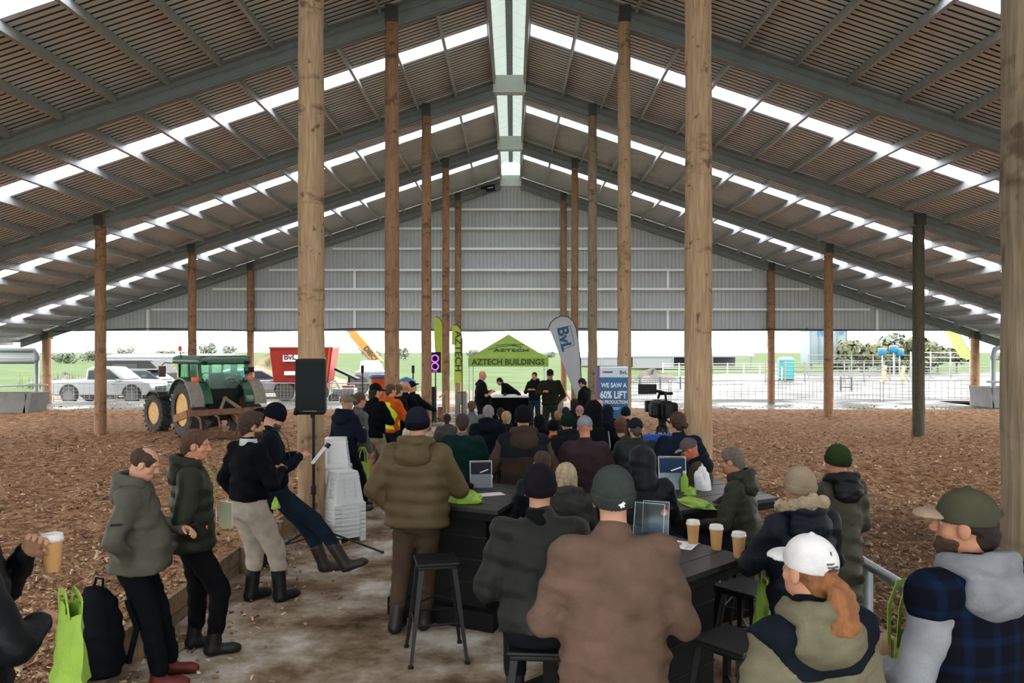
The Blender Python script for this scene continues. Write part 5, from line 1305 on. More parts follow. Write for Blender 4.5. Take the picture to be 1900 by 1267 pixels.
for (pts) in ([(-.75, .36), (-.35, .52), (.0, .60), (.45, .66), (.62, .66)], [(.05, .62), (.35, .56), (.5, .50), (.45, .44)], [(-.5, .60), (-.1, .68), (.3, .70)]):
    P3 = [Vector((x_, yy + .14, zv1 + (yy + .14) * (zp - zv1) / (Dp / 2) + .012)) for x_, yy in pts]
    for a, c in zip(P3[:-1], P3[1:]): b.bar(a, c, .03, .006, up=(0, -.6, .8))
b.build('logo_swoosh', tk, o)
# presenter's table
Y = 24.; x0, x1 = X(903, Y), X(990, Y); o = empty('cloth_table', ((x0 + x1) / 2, Y, 0), 0, 'table with white top and black cloth in front of the bald speaker', 'table'); wd = x1 - x0; zt = Z(735, Y)
MB().box((0, .35, zt - .02), (wd, .75, .04)).build('tabletop', mat('table_white', (.6, .6, .6), rough=.4), o)
b = MB(); n = 40; V = []; Fc = []
for i in range(n + 1):
    t = i / n; xx = -wd / 2 + t * wd
    for z, k in ((zt - .045, .0), (.02, 1.)): V.append((xx, -.03 - .025 * k * math.sin(i * 1.1), z))
    for z, k in ((zt - .045, .0), (.02, 1.)): V.append((xx, .02 - .025 * k * math.sin(i * 1.1), z))
for i in range(n): a = i * 4; Fc += [(a, a + 4, a + 5, a + 1), (a + 2, a + 3, a + 7, a + 6), (a, a + 2, a + 6, a + 4), (a + 1, a + 5, a + 7, a + 3)]
b.add(V, Fc); b.build('black_cloth', fabric('0b0b0d'), o)
for sx in (-1, 1):
    for yy in (.1, .65): MB().cyl((sx * (wd / 2 - .08), yy, 0), (sx * (wd / 2 - .08), yy, zt - .03), .02, n=8).build('leg', blk, o)
for px, lb, dx in ((925, 'stack of white papers on the speakers table', .3), (948, 'white papers lying mid table before the speaker', .34), (938, 'dark laptop bag lying flat on the speakers table', .2)):
    o = empty('papers' if 'paper' in lb else 'flat_bag', (X(px, Y + .3), Y + .3, zt), .3, lb, 'papers' if 'paper' in lb else 'bag')
    MB().box((0, 0, .012), (dx, .22, .024)).build('sheet_pile' if 'paper' in lb else 'bag_body', paper if 'paper' in lb else spk, o); MB().box((.02, .01, .03), (dx * .8, .18, .012)).build('top_sheet' if 'paper' in lb else 'flap', paper if 'paper' in lb else spk, o)

def flag(name, pts, Y, m, label, cat='flag', pole=None, letters=None, base=True, thick=.012, z0=-.08, pr=.022):
    """feather flag: outline in photo pixels placed on the plane at depth Y"""
    p0 = pole[-1]; xb = X(p0[0], Y); o = empty(name, (xb, Y, z0), 0, label, cat)
    poly = [(X(a, Y) - xb, Z(b_, Y) - z0) for a, b_ in pts]
    b = MB(); b.prism(poly, -thick, thick, 'y'); b.build('sail', m, o)
    P3 = [Vector((X(a, Y) - xb, 0, Z(b_, Y) - z0)) for a, b_ in pole]
    b = MB(); b.tube(P3 + [Vector((0, 0, .02))], [pr * .7] * (len(P3) - 1) + [pr] * 2, 8); b.build('pole', spk, o, smooth=True)
    if base: MB().lathe([(.26, 0), (.25, .05), (.05, .07)], n=16).build('base', spk, o, smooth=True, angle=40)
    return o, xb, z0
fw = mat('flag_white', (.36, .37, .39), rough=.7, var=.08, vscale=1.5)
bvl = mat('logo_blue', (.004, .06, .14), rough=.6); navy = mat('logo_navy', (.012, .03, .06), rough=.6)
arc = [(1018, 608), (1022, 599), (1030, 591), (1042, 586), (1054, 588), (1063, 596), (1069, 610), (1073, 634), (1076, 662), (1078, 700)]
o, xb, z0 = flag('feather_flag', [(1018, 608), (1024, 622), (1040, 664), (1056, 704), (1072, 744), (1077, 746), (1079, 710)] + arc[::-1][:-1], 20.0, fw, 'tall white feather flag with blue logo leaning right of the tent', 'flag', pole=arc + [(1079, 745)])
def flagtext(s, px, py, Y, size, rotdeg, m, o, xb, z0, sx=1., bold=.02):
    t = text(s, 'lettering', m, o, (X(px, Y) - xb, -.018, Z(py, Y) - z0), size, rot=(R(90), 0, 0), bold=bold, sx=sx)
    t.rotation_euler = (Matrix.Rotation(R(rotdeg), 3, 'Y') @ Matrix.Rotation(R(90), 3, 'X')).to_euler(); return t
flagtext('BvL', 1047, 628, 20., .38, 78, bvl, o, xb, z0, 1.1, .035)
b = MB(); c = [(1034, 612), (1058, 604), (1066, 640), (1043, 648)]
cc = [Vector((X(a, 20.) - xb, -.016, Z(b_, 20.) - z0)) for a, b_ in c]
for i in range(4): b.bar(cc[i], cc[(i + 1) % 4], .012, .008, up=(0, 1, 0))
b.build('logo_frame', navy, o)
fg = mat('flag_lime', (.47, .58, .06), rough=.7, var=.05)
o, xb, z0 = flag('feather_flag', [(839, 606), (841, 603), (848, 603), (855, 612), (857, 630), (857, 710), (843, 710), (843, 640), (838, 640)], 26.5, fg, 'lime feather flag with dark vertical lettering beside the tent', 'flag', pole=[(841, 603), (848, 603), (855, 611), (857.5, 630), (857.5, 775)])
flagtext('AZTECH', 850, 652, 26.5, .30, 90, tk, o, xb, z0, 1.2)
o, xb, z0 = flag('feather_flag', [(805, 588), (809, 587), (817, 592), (821, 606), (821, 692), (812, 692), (806, 640)], 30.5, fg, 'taller lime feather flag half hidden by the pole with the glowing speaker', 'flag', pole=[(807, 588), (814, 589), (820, 597), (821.5, 612), (821.5, 760)])
o, xb, z0 = flag('feather_flag', [(1752, 612), (1776, 612), (1790, 636), (1806, 668), (1783, 664), (1766, 640)], 40., mat('flag_pale_lime', (.19, .25, .06), rough=.7, var=.1), 'pale lime feather flag leaning at the right side of the barn', 'flag', pole=[(1772, 604), (1790, 634), (1808, 672), (1811, 740)], base=True)
flagtext('AZTECH', 1782, 636, 40., .5, 62, mat('faded_green', (.16, .26, .05)), o, xb, z0)
# pull-up banner
Y = 15.7; x0, x1 = X(1113, Y), X(1165, Y); o = empty('pull_up_banner', ((x0 + x1) / 2, Y, 0), R(-6), 'blue pull-up banner with white capital lettering', 'banner'); wd = x1 - x0; ht = Z(681, Y)
MB().box((0, 0, ht / 2 + .03), (wd, .012, ht - .06)).build('banner_sheet', mat('banner_blue', (.0, .075, .21), rough=.5, c2=(.0, .10, .25), vscale=1.2), o)
MB().box((0, -.009, ht - .10), (wd, .006, .21)).build('header_strip', mat('banner_white', (.50, .56, .62), rough=.5), o)
MB().box((0, 0, .04), (wd + .04, .16, .08)).build('cassette', galv, o); MB().box((0, 0, ht), (wd, .03, .025)).build('top_rail', galv, o); MB().cyl((0, .03, .06), (0, .03, ht), .012, n=8).build('support_pole', galv, o)
wt = mat('banner_lettering', (.62, .68, .70), rough=.6)
zz = lambda py: Z(py, Y)
text('WE SAW A', 'lettering', wt, o, (0, -.012, zz(715)), .125, bold=.03, sx=.82)
text('60% LIFT', 'lettering', wt, o, (-.01, -.012, zz(733)), .20, bold=.035, sx=.70)
text('IN PRODUCTION', 'lettering', wt, o, (0, -.012, zz(746)), .092, bold=.03, sx=.76)
b = MB(); b.box((0, -.012, zz(756.5)), (.26, .004, .012)); b.box((0, -.012, zz(759)), (.20, .004, .01)); b.build('print_line', wt, o)
b = MB(); b.box((-.11, -.014, ht - .10), (.17, .004, .03)); b.build('header_mark', navy, o); b = MB(); b.lathe([(.02, 0), (.02, .004), (.001, .005)], (-.215, -.014, ht - .10), 12, 0, Matrix.Rotation(R(90), 3, 'X')); b.build('header_dot', red_ink, o)
text('BvL', 'header_logo', bvl, o, (.19, -.014, ht - .11), .10, bold=.03)
o2 = empty('banner_panel', (x0 - .02, Y + .18, 0), R(60), 'narrow edge of a second red and blue banner behind the blue one', 'banner')
MB().box((0, 0, ht / 2), (.25, .01, ht)).build('banner_sheet', mat('banner_red', (.35, .06, .07), rough=.5, c2=(.1, .15, .4), vscale=3), o2); MB().box((0, 0, .03), (.3, .12, .06)).build('cassette', galv, o2)

# ------------------------------------------------------------------ blocks, posts near the stage
concm = mat('pale_concrete', (.22, .20, .18), rough=.85, var=.15, vscale=4, bump=.2, bscale=20)
for (xa, xb_, ya, yb_, YY, lb) in ((844, 866, 728, 768, 27.5, 'pale concrete block trough beside the front lime flag'), (1028, 1046, 738, 771, 27.0, 'pale concrete block behind the person in dark green jacket')):
    zt = Z(ya, YY); o = empty('concrete_block', (X((xa + xb_) / 2, YY), YY, -.05), 0, lb, 'block'); w_ = X(xb_, YY) - X(xa, YY)
    b = MB(); b.prism([(-w_ / 2, 0), (-w_ * .17, 0), (-w_ * .17, zt * .55), (w_ * .17, zt * .55), (w_ * .17, 0), (w_ / 2, 0), (w_ * .46, zt), (-w_ * .46, zt)], 0, .8, 'y'); b.build('block_body', concm, o)
    MB().box((0, .4, zt + .03), (w_ * .8, .6, .06)).build('capping', mat('rubble_brown', (.20, .15, .10), rough=.9, var=.3), o)
for (px, y0, y1, YY, r, lb, m) in ((805, 718, 770, 25.5, .09, 'dark plastic bollard under the glowing loudspeaker', spk), (818, 755, 770, 26., .11, 'short cut timber stub between two poles', w_red), (1001, 0, 0, 0, 0, '', None)):
    if m is None: continue
    o = empty('short_post', (X(px, YY), YY, 0), 0, lb, 'post'); zt = max(.3, Z(y0, YY)); MB().tube([(0, 0, 0), (0, 0, zt * .5), (0, 0, zt)], [r * 1.05, r, r], 14).build('shaft', m, o, smooth=True, angle=50); MB().cyl((0, 0, zt), (0, 0, zt + .01), r * .9, n=14).build('cap', m, o)
for (a, c, YY, lb) in (((775, 757), (793, 746), 26., 'pale timber rail slanting out by the second left pole'), ((815, 738), (830, 724), 27., 'pale timber rail slanting beside the slim pole'), ((1040, 712), (1066, 756), 29., 'bundle of pale timber offcuts behind the white flag')):
    p, q = P(*a, YY), P(*c, YY); o = empty('timber_rail', p, 0, lb, 'timber'); d = q - p
    b = MB(); b.bar((0, 0, 0), d, .07, .05); b.build('rail', mat('raw_timber', (.45, .33, .20), rough=.8, var=.15, stretch=(1, 1, 8)), o)
    b = MB(); b.box((d.x * .9, d.y * .9 + .02, (p.z + d.z * .9) / 2 - p.z), (.06, .06, p.z + d.z * .9)); b.build('prop', mat('raw_timber', 'a08060'), o)

# ------------------------------------------------------------------ gates along the open gable
wht_m = mat('gate_white', (.27, .28, .28), rough=.45, metal=.1); drk = mat('gate_dark', (.06, .065, .065), rough=.5, metal=.3)
def gate(x0, x1, zt, zb, Y, m, label, vert, hor, t=.02):
    o = empty('mesh_gate', (x0, Y, -.08), 0, label, 'gate'); w_ = x1 - x0; r = .09
    pts = [(0.02, 0, 0)] + [(.02, 0, zt - r), (.02 + r * .3, 0, zt - r * .3), (.02 + r, 0, zt), (w_ - r - .02, 0, zt), (w_ - .02 - r * .3, 0, zt - r * .3), (w_ - .02, 0, zt - r), (w_ - .02, 0, 0)]
    b = MB(); b.tube(pts, t, 6); b.build('frame_tube', m, o, smooth=True); b = MB(); b.cyl((.02, 0, zb), (w_ - .02, 0, zb), t * .9, n=6); b.build('bottom_rail', m, o)
    b = MB()
    for i in range(1, vert): b.box((w_ * i / vert, 0, (zt + zb) / 2), (.012, .012, zt - zb))
    for j in range(1, hor): b.box((w_ / 2, 0, zb + (zt - zb) * (j / hor) ** 1.25), (w_ - .04, .012, .012))
    b.build('wire_mesh', m, o, kind='stuff'); return o
YG = 36.6
for i, (a, c, lb) in enumerate(((98, 214, 'white mesh gate in front of the rear half of the white pickup'), (216, 330, 'white mesh gate in front of the pickup bonnet beside the tractor'), (488, 566, 'white mesh gate below the red wagon'), (614, 700, 'white mesh gate to the right of the red wagon'), (702, 790, 'white mesh gate behind the standing group'))):
    gate(X(a, YG), X(c, YG), Z(711, YG) + .08, .12, YG, wht_m, lb, 12, 5)
for i, (a, c, lb) in enumerate(((1170, 1242, 'thin dark mesh gate behind the video camera'), (1244, 1428, 'thin dark mesh gate behind the thick right pole'), (1430, 1530, 'thin dark mesh gate between two timber poles at the right'), (1532, 1634, 'thin dark mesh gate in front of the wet yard right of the brown pole'), (1638, 1808, 'rightmost thin dark mesh gate with rounded corner'))):
    gate(X(a, YG), X(c, YG), Z(706, YG) + .08, .10, YG, drk, lb, 14, 6, .016)
# troughs and pipes at the eaves
def trough(x0, x1, y0, y1, z0, z1, label):
    o = empty('concrete_trough', ((x0 + x1) / 2, (y0 + y1) / 2, z0), 0, label, 'trough'); w_, l_, h_ = (x1 - x0) / 2, (y1 - y0) / 2, z1 - z0
    tm = mat('trough_concrete', (.14, .135, .13), rough=.8, var=.12, vscale=3)
    for s in (-1, 1):
        b = MB(); b.prism([(s * w_ * .72, 0), (s * w_ * .86, 0), (s * w_, h_), (s * w_ * .88, h_)], -l_, l_, 'y'); b.build('side_wall', tm, o)
        MB().box((0, s * (l_ - .05), h_ / 2), (w_ * 1.6, .1, h_ * .96)).build('end_wall', tm, o)
    MB().box((0, 0, .05), (w_ * 1.5, l_ * 2 - .1, .1)).build('base', tm, o); return o
trough(X(-40, 31), X(82, 31), 30.2, 31.4, -.1, Z(729, 30.2), 'long pale concrete water trough at the left eaves pole')
trough(X(1815, 33.5), X(1900, 33.5), 32.8, 34.2, -.1, Z(718, 32.8), 'pale concrete water trough at the right eaves pole')
o = empty('steel_pipework', (X(68, 33), 33, -.1), 0, 'grey steel pipe frame with rolled curtain at the left eaves', 'pipe frame')
gp = mat('grey_pipe', (.20, .22, .22), rough=.4, metal=.4)
b = MB(); b.tube([(0, 0, 0), (0, 0, Z(655, 33) + .05), (-.1, 0, Z(650, 33) + .1), (-2.6, 0, Z(650, 33) + .1)], .10, 12); b.build('upright_pipe', gp, o, smooth=True)
b = MB(); b.cyl((-2.6, 0, Z(670, 33) + .1), (0, 0, Z(670, 33) + .1), .12, n=12); b.build('cross_pipe', gp, o, smooth=True); b = MB(); b.lathe([(.16, Z(664, 33)), (.16, Z(658, 33) + .05)], n=14); b.build('collar', gp, o)
b = MB(); b.box((-1.35, .02, (Z(650, 33) + Z(666, 33)) / 2 + .1), (2.4, .03, .30)); b.build('curtain', mat('curtain_white', (.5, .52, .52), rough=.6), o)
b = MB(); b.cyl((-2.6, -.4, Z(717, 33) + .1), (.7, -.4, Z(713, 33) + .1), .04, n=8); b.build('white_rail', wht_m, o)
o = empty('steel_pipework', (X(1843, 33.5), 33.5, -.1), 0, 'grey steel pipe bend with cross pipe at the right eaves', 'pipe frame')
b = MB(); b.tube([(0, 0, 0), (0, 0, Z(652, 33.5)), (.08, 0, Z(643, 33.5)), (.25, 0, Z(641, 33.5) + .02), (1.6, 0, Z(641, 33.5) + .02)], .11, 12); b.build('upright_pipe', gp, o, smooth=True)
b = MB(); b.cyl((0, 0, Z(664, 33.5) + .1), (1.6, 0, Z(664, 33.5) + .1), .09, n=12); b.build('cross_pipe', gp, o, smooth=True); b = MB(); b.lathe([(.17, Z(662, 33.5)), (.17, Z(656, 33.5))], n=14); b.build('collar', gp, o)
b = MB(); b.cyl((-.6, -.5, Z(707, 33.5) + .1), (1.6, -.5, Z(708, 33.5) + .1), .05, n=8); b.build('white_rail', wht_m, o)
# cable sagging under the gable wall, hanging speaker at the ridge
o = empty('hanging_cable', (0, 0, 0), 0, 'thin black cable sagging along the bottom edge of the gable wall', 'cable'); b = MB(); pts = []
for px in range(100, 1720, 14):
    s = 612 + 2.5 * math.sin(px / 62.) * (1 if px < 1200 else .4); pts.append(P(px, s, 35.7))
b.tube(pts, .022, 5); b.build('cable_run', spk, o, smooth=True)
b = MB()
for px in (470, 800, 950, 1100, 1500): p = P(px, 612, 35.72); b.bar(p, p + Vector((0, .3, .1)), .02, .02)
b.build('clip', spk, o)
o = empty('floodlight', P(908, 349, 35.6), R(-6), 'small black floodlight unit with pale letters hung on the ridge rafter', 'light'); MB().box((.05, 0, .0), (.42, .2, .26), Matrix.Rotation(R(-8), 3, 'Y')).build('housing', spk, o, bevel=.02); MB().box((.06, -.105, .0), (.26, .006, .05), Matrix.Rotation(R(-8), 3, 'Y')).build('pale_mark', paper, o); MB().box((-.27, .05, .03), (.25, .05, .12)).build('bracket', spk, o)

# ------------------------------------------------------------------ tractor
gr = mat('tractor_green', (.008, .068, .03), rough=.35, var=.25, vscale=6, coat=.3); yl = mat('tractor_yellow', (.52, .25, .03), rough=.45, var=.2, vscale=8); ty = mat('tyre', (.035, .032, .029), rough=.85, var=.4, vscale=10); mud = mat('mud_grey', (.20, .18, .15), rough=.9, var=.2); rust = mat('rust_brown', (.16, .08, .045), rough=.8, var=.3, vscale=6); orl = mat('orange_lamp', (.75, .10, .02), rough=.3)
glas = clear_mat('cab_glass', (.66, .88, .82), .06)
T = empty('tractor', (-8.75, 23.0, -.17), R(44), 'green tractor with yellow wheel rims parked on the wood chips', 'tractor')
def wheel(par, c, r, wdt, lug, rz=0, n=22):
    o = link('wheel', None, par, c, (0, 0, rz)); b = MB(); Mx_ = Matrix.Rotation(R(90), 3, 'Y'); h = wdt / 2
    b = MB(); b.lathe([(r * .58, -h * .9), (r * .80, -h), (r * .93, -h * .85), (r * .955, -h * .4), (r * .955, h * .4), (r * .93, h * .85), (r * .80, h), (r * .58, h * .9)], (0, 0, 0), 28, 0, Mx_, ring=True); b.build('tyre', ty, o, smooth=True, angle=35)
    b = MB()
    for i in range(n):
        for s in (-1, 1):
            a = 2 * math.pi * (i + (.5 if s > 0 else 0)) / n; M = Matrix.Rotation(a, 3, 'X')
            b.box(M @ Vector((s * h * .48, 0, r * .97)), (h * 1.05, .045, .07), M @ Matrix.Rotation(R(32 * s), 3, 'Z'))
    b.build('tread', ty, o)
    b = MB(); k = h * .75; b.lathe([(r * .60, -k), (r * .56, -k), (r * .52, -k * .55), (r * .30, -k * .35), (r * .10, -k * .5), (.01, -k * .5), (.01, k * .5), (r * .1, k * .5), (r * .30, k * .35), (r * .52, k * .55), (r * .56, k), (r * .60, k)], (0, 0, 0), 26, 0, Mx_); b.build('rim', yl, o, smooth=True, angle=30)
    b = MB()
    for s in (-1, 1):
        for i in range(8): a = i * math.pi / 4; b.cyl((s * k * .5, math.cos(a) * r * .18, math.sin(a) * r * .18), (s * k * .62, math.cos(a) * r * .18, math.sin(a) * r * .18), r * .02, n=6)
    b.build('wheel_nut', mat('nut_grey', (.2, .19, .17)), o); return o
# front axle / body  (local: +y is forwards)
for s in (-1, 1):
    wheel(T, (s * .80, 0, .83), .83, .46, 1)
    wheel(T, (s * .80, 2.35, .60), .60, .38, 1, R(8))
    b = MB(); b.tube([Vector((s * .80, -.50, 1.42)), Vector((s * .80, -.72, 1.05))], [.02, .02], 6)
    pr = [(math.cos(a) * 1.0, .83 + math.sin(a) * .93) for a in np.linspace(R(28), R(168), 12)]; pi_ = [(math.cos(a) * .93, .83 + math.sin(a) * .86) for a in np.linspace(R(168), R(28), 12)]
    b = MB(); b.prism(pr + pi_, s * .48, s * 1.06, 'x'); b.build('fender', gr, T, bevel=.02)
    pr = [(math.cos(a) * 1.02, .83 + math.sin(a) * .95) for a in np.linspace(R(120), R(172), 8)]; pi_ = [(math.cos(a) * .94, .83 + math.sin(a) * .87) for a in np.linspace(R(172), R(120), 8)]
    b = MB(); b.prism(pr + pi_, s * .74, s * 1.10, 'x'); b.build('fender_edge', mud, T)
    b = MB(); b.box((s * .78, -.48, 1.70), (.24, .14, .13)); b.build('lamp', orl, T, bevel=.02)
    b = MB(); b.prism([(2.35 - .62, 1.12), (2.35 - .45, 1.26), (2.35 + .2, 1.28), (2.35 + .5, 1.12), (2.35 + .48, 1.09), (2.35 + .2, 1.24), (2.35 - .44, 1.22), (2.35 - .58, 1.1)], s * .62, s * 1.0, 'x'); b.build('front_mudguard', spk, T)
b = MB(); b.prism([(1.05, .75), (3.0, .72), (3.1, 1.05), (2.95, 1.45), (1.05, 1.62)], -.34, .34, 'x'); b.build('bonnet', gr, T, bevel=.06)
b = MB(); b.box((0, 1.2, .65), (.5, 3.0, .35)); b.box((0, 0, .78), (1.1, .35, .35)); b.box((0, 2.35, .55), (1.3, .2, .2)); b.build('chassis', spk, T)
b = MB(); b.cyl((.40, 1.35, 1.4), (.40, 1.35, 2.15), .05, n=10); b.build('exhaust', spk, T)
b = MB(); b.prism([(-.55, .8), (1.0, .8), (1.0, 1.1), (-.55, 1.35)], -.46, .46, 'x'); b.build('cab_floor', spk, T)
def q4(s): return [Vector((s * .66, -.52, 1.35)), Vector((s * .70, -.48, 2.12)), Vector((s * .66, 1.05, 2.12)), Vector((s * .60, 1.15, 1.25))]
for s in (-1, 1):
    A = q4(s)
    b = MB(); b.bar(A[0], A[1], .10, .10, up=(0, 1, 0)); b.build('cab_pillar', gr, T); b = MB(); b.bar(A[3], A[2], .07, .07, up=(0, 1, 0)); b.build('cab_pillar', gr, T)
    m0, m1 = Vector((s * .69, .18, 1.2)), Vector((s * .71, .22, 2.12)); b = MB(); b.bar(m0, m1, .06, .08, up=(0, 1, 0)); b.build('cab_pillar', gr, T)
    MB().prism([(p.y, p.z) for p in A], s * .64, s * .65, 'x').build('side_window', glas, T)
    b = MB(); b.bar(A[0], m0, .05, .06); b.bar(m0, A[3], .05, .06); b.build('cab_sill', gr, T)
b = MB(); b.prism([(-.60, 2.1), (.60, 2.1), (.58, 1.62), (.42, 1.42), (-.42, 1.42), (-.58, 1.62)], -.525, -.515, 'y'); b.build('rear_window', glas, T)
b = MB(); b.prism([(-.62, 2.1), (.62, 2.1), (.6, 1.3), (-.6, 1.3)], 1.09, 1.10, 'y'); b.build('windscreen', glas, T)
b = MB(); b.prism([(-.70, 1.65), (-.58, 1.62), (-.42, 1.42), (.42, 1.42), (.58, 1.62), (.70, 1.65), (.68, 1.15), (-.68, 1.15)], -.56, -.48, 'y'); b.build('rear_panel', spk, T)
b = MB(); b.prism([(-.76, 2.12), (.76, 2.12), (.80, 2.20), (.76, 2.33), (.60, 2.38), (-.60, 2.38), (-.76, 2.33), (-.80, 2.20)], -.68, 1.28, 'y'); b.build('cab_roof', gr, T, bevel=.05)
b = MB(); b.box((0, .15, 1.36), (.45, .45, .14)); b.box((0, -.1, 1.62), (.45, .12, .50)); b.build('seat', spk, T, bevel=.04)
b = MB(); b.tube([(math.cos(a) * .19, .62 + math.sin(a) * .08, 1.68 + math.sin(a) * .17) for a in np.linspace(0, 6.2832, 17)], .016, 6, caps=False); b.cyl((0, .63, 1.67), (0, .9, 1.3), .03, n=8); b.build('steering_wheel', spk, T)
b = MB(); b.tube([(-.70, 1.1, 2.14), (-1.05, 1.15, 2.16), (-1.12, 1.15, 2.08)], .016, 6); b.box((-1.12, 1.14, 1.90), (.20, .05, .32)); b.build('mirror', mat('mirror_back', (.10, .06, .045)), T)
b = MB(); b.tube([(.70, 1.1, 2.14), (1.0, 1.15, 2.14)], .016, 6); b.box((1.05, 1.14, 1.95), (.18, .05, .28)); b.build('mirror', mat('mirror_back', (.1, .06, .045)), T)
b = MB(); b.cyl((-.74, .6, 2.1), (-.80, .62, 2.52), .014, n=6); b.build('beacon_stalk', spk, T); b = MB(); b.lathe([(.05, 2.50), (.055, 2.60), (.03, 2.66)], (-.80, .62, 0), 10); b.build('beacon', orl, T, smooth=True)
b = MB(); b.box((.66, -.62, 1.98 - .1), (.12, .07, .1)); b.box((.78, -.52, 1.95), (.3, .03, .16)); b.build('work_light', spk, T)
for s in (-1, 1):
    b = MB(); b.box((s * .62, -.72, 2.16), (.12, .06, .10)); b.build('roof_lamp', spk, T)
# three point hitch and ripper bar
b = MB(); b.bar((0, -.62, 1.15), (-.32, -1.05, .82), .06, .08); b.bar((0, -.62, 1.15), (.32, -1.05, .82), .06, .08); b.bar((0, -.45, 1.1), (0, -.66, 1.15), .08, .1); b.build('hitch_frame', mat('hitch_tan', (.22, .17, .11), rough=.8, var=.2), T)
b = MB(); b.box((0, -1.12, .80), (2.5, .14, .16)); b.build('tool_bar', rust, T)
b = MB(); b.bar((-1.25, -1.12, .80), (-1.35, -.45, .62), .08, .2); b.bar((1.25, -1.12, .80), (1.35, -.45, .62), .08, .2); b.build('side_plate', mat('plate_orange', (.26, .12, .05), rough=.8, var=.2), T)
for k in range(5):
    x_ = -1.05 + k * .52; b = MB(); b.tube([(x_, -1.12, .74), (x_, -1.42, .66), (x_, -1.52, .42), (x_, -1.40, .18), (x_, -1.15, .06)], [.03, .03, .03, .026, .02], 6); b.build('ripper_tine', rust, T, smooth=True)
b = MB(); b.prism([(-.92, .20), (-.86, .20), (-.88, .06), (-.96, .04)], -1.1, 1.1, 'x'); b.build('grader_blade', rust, T)

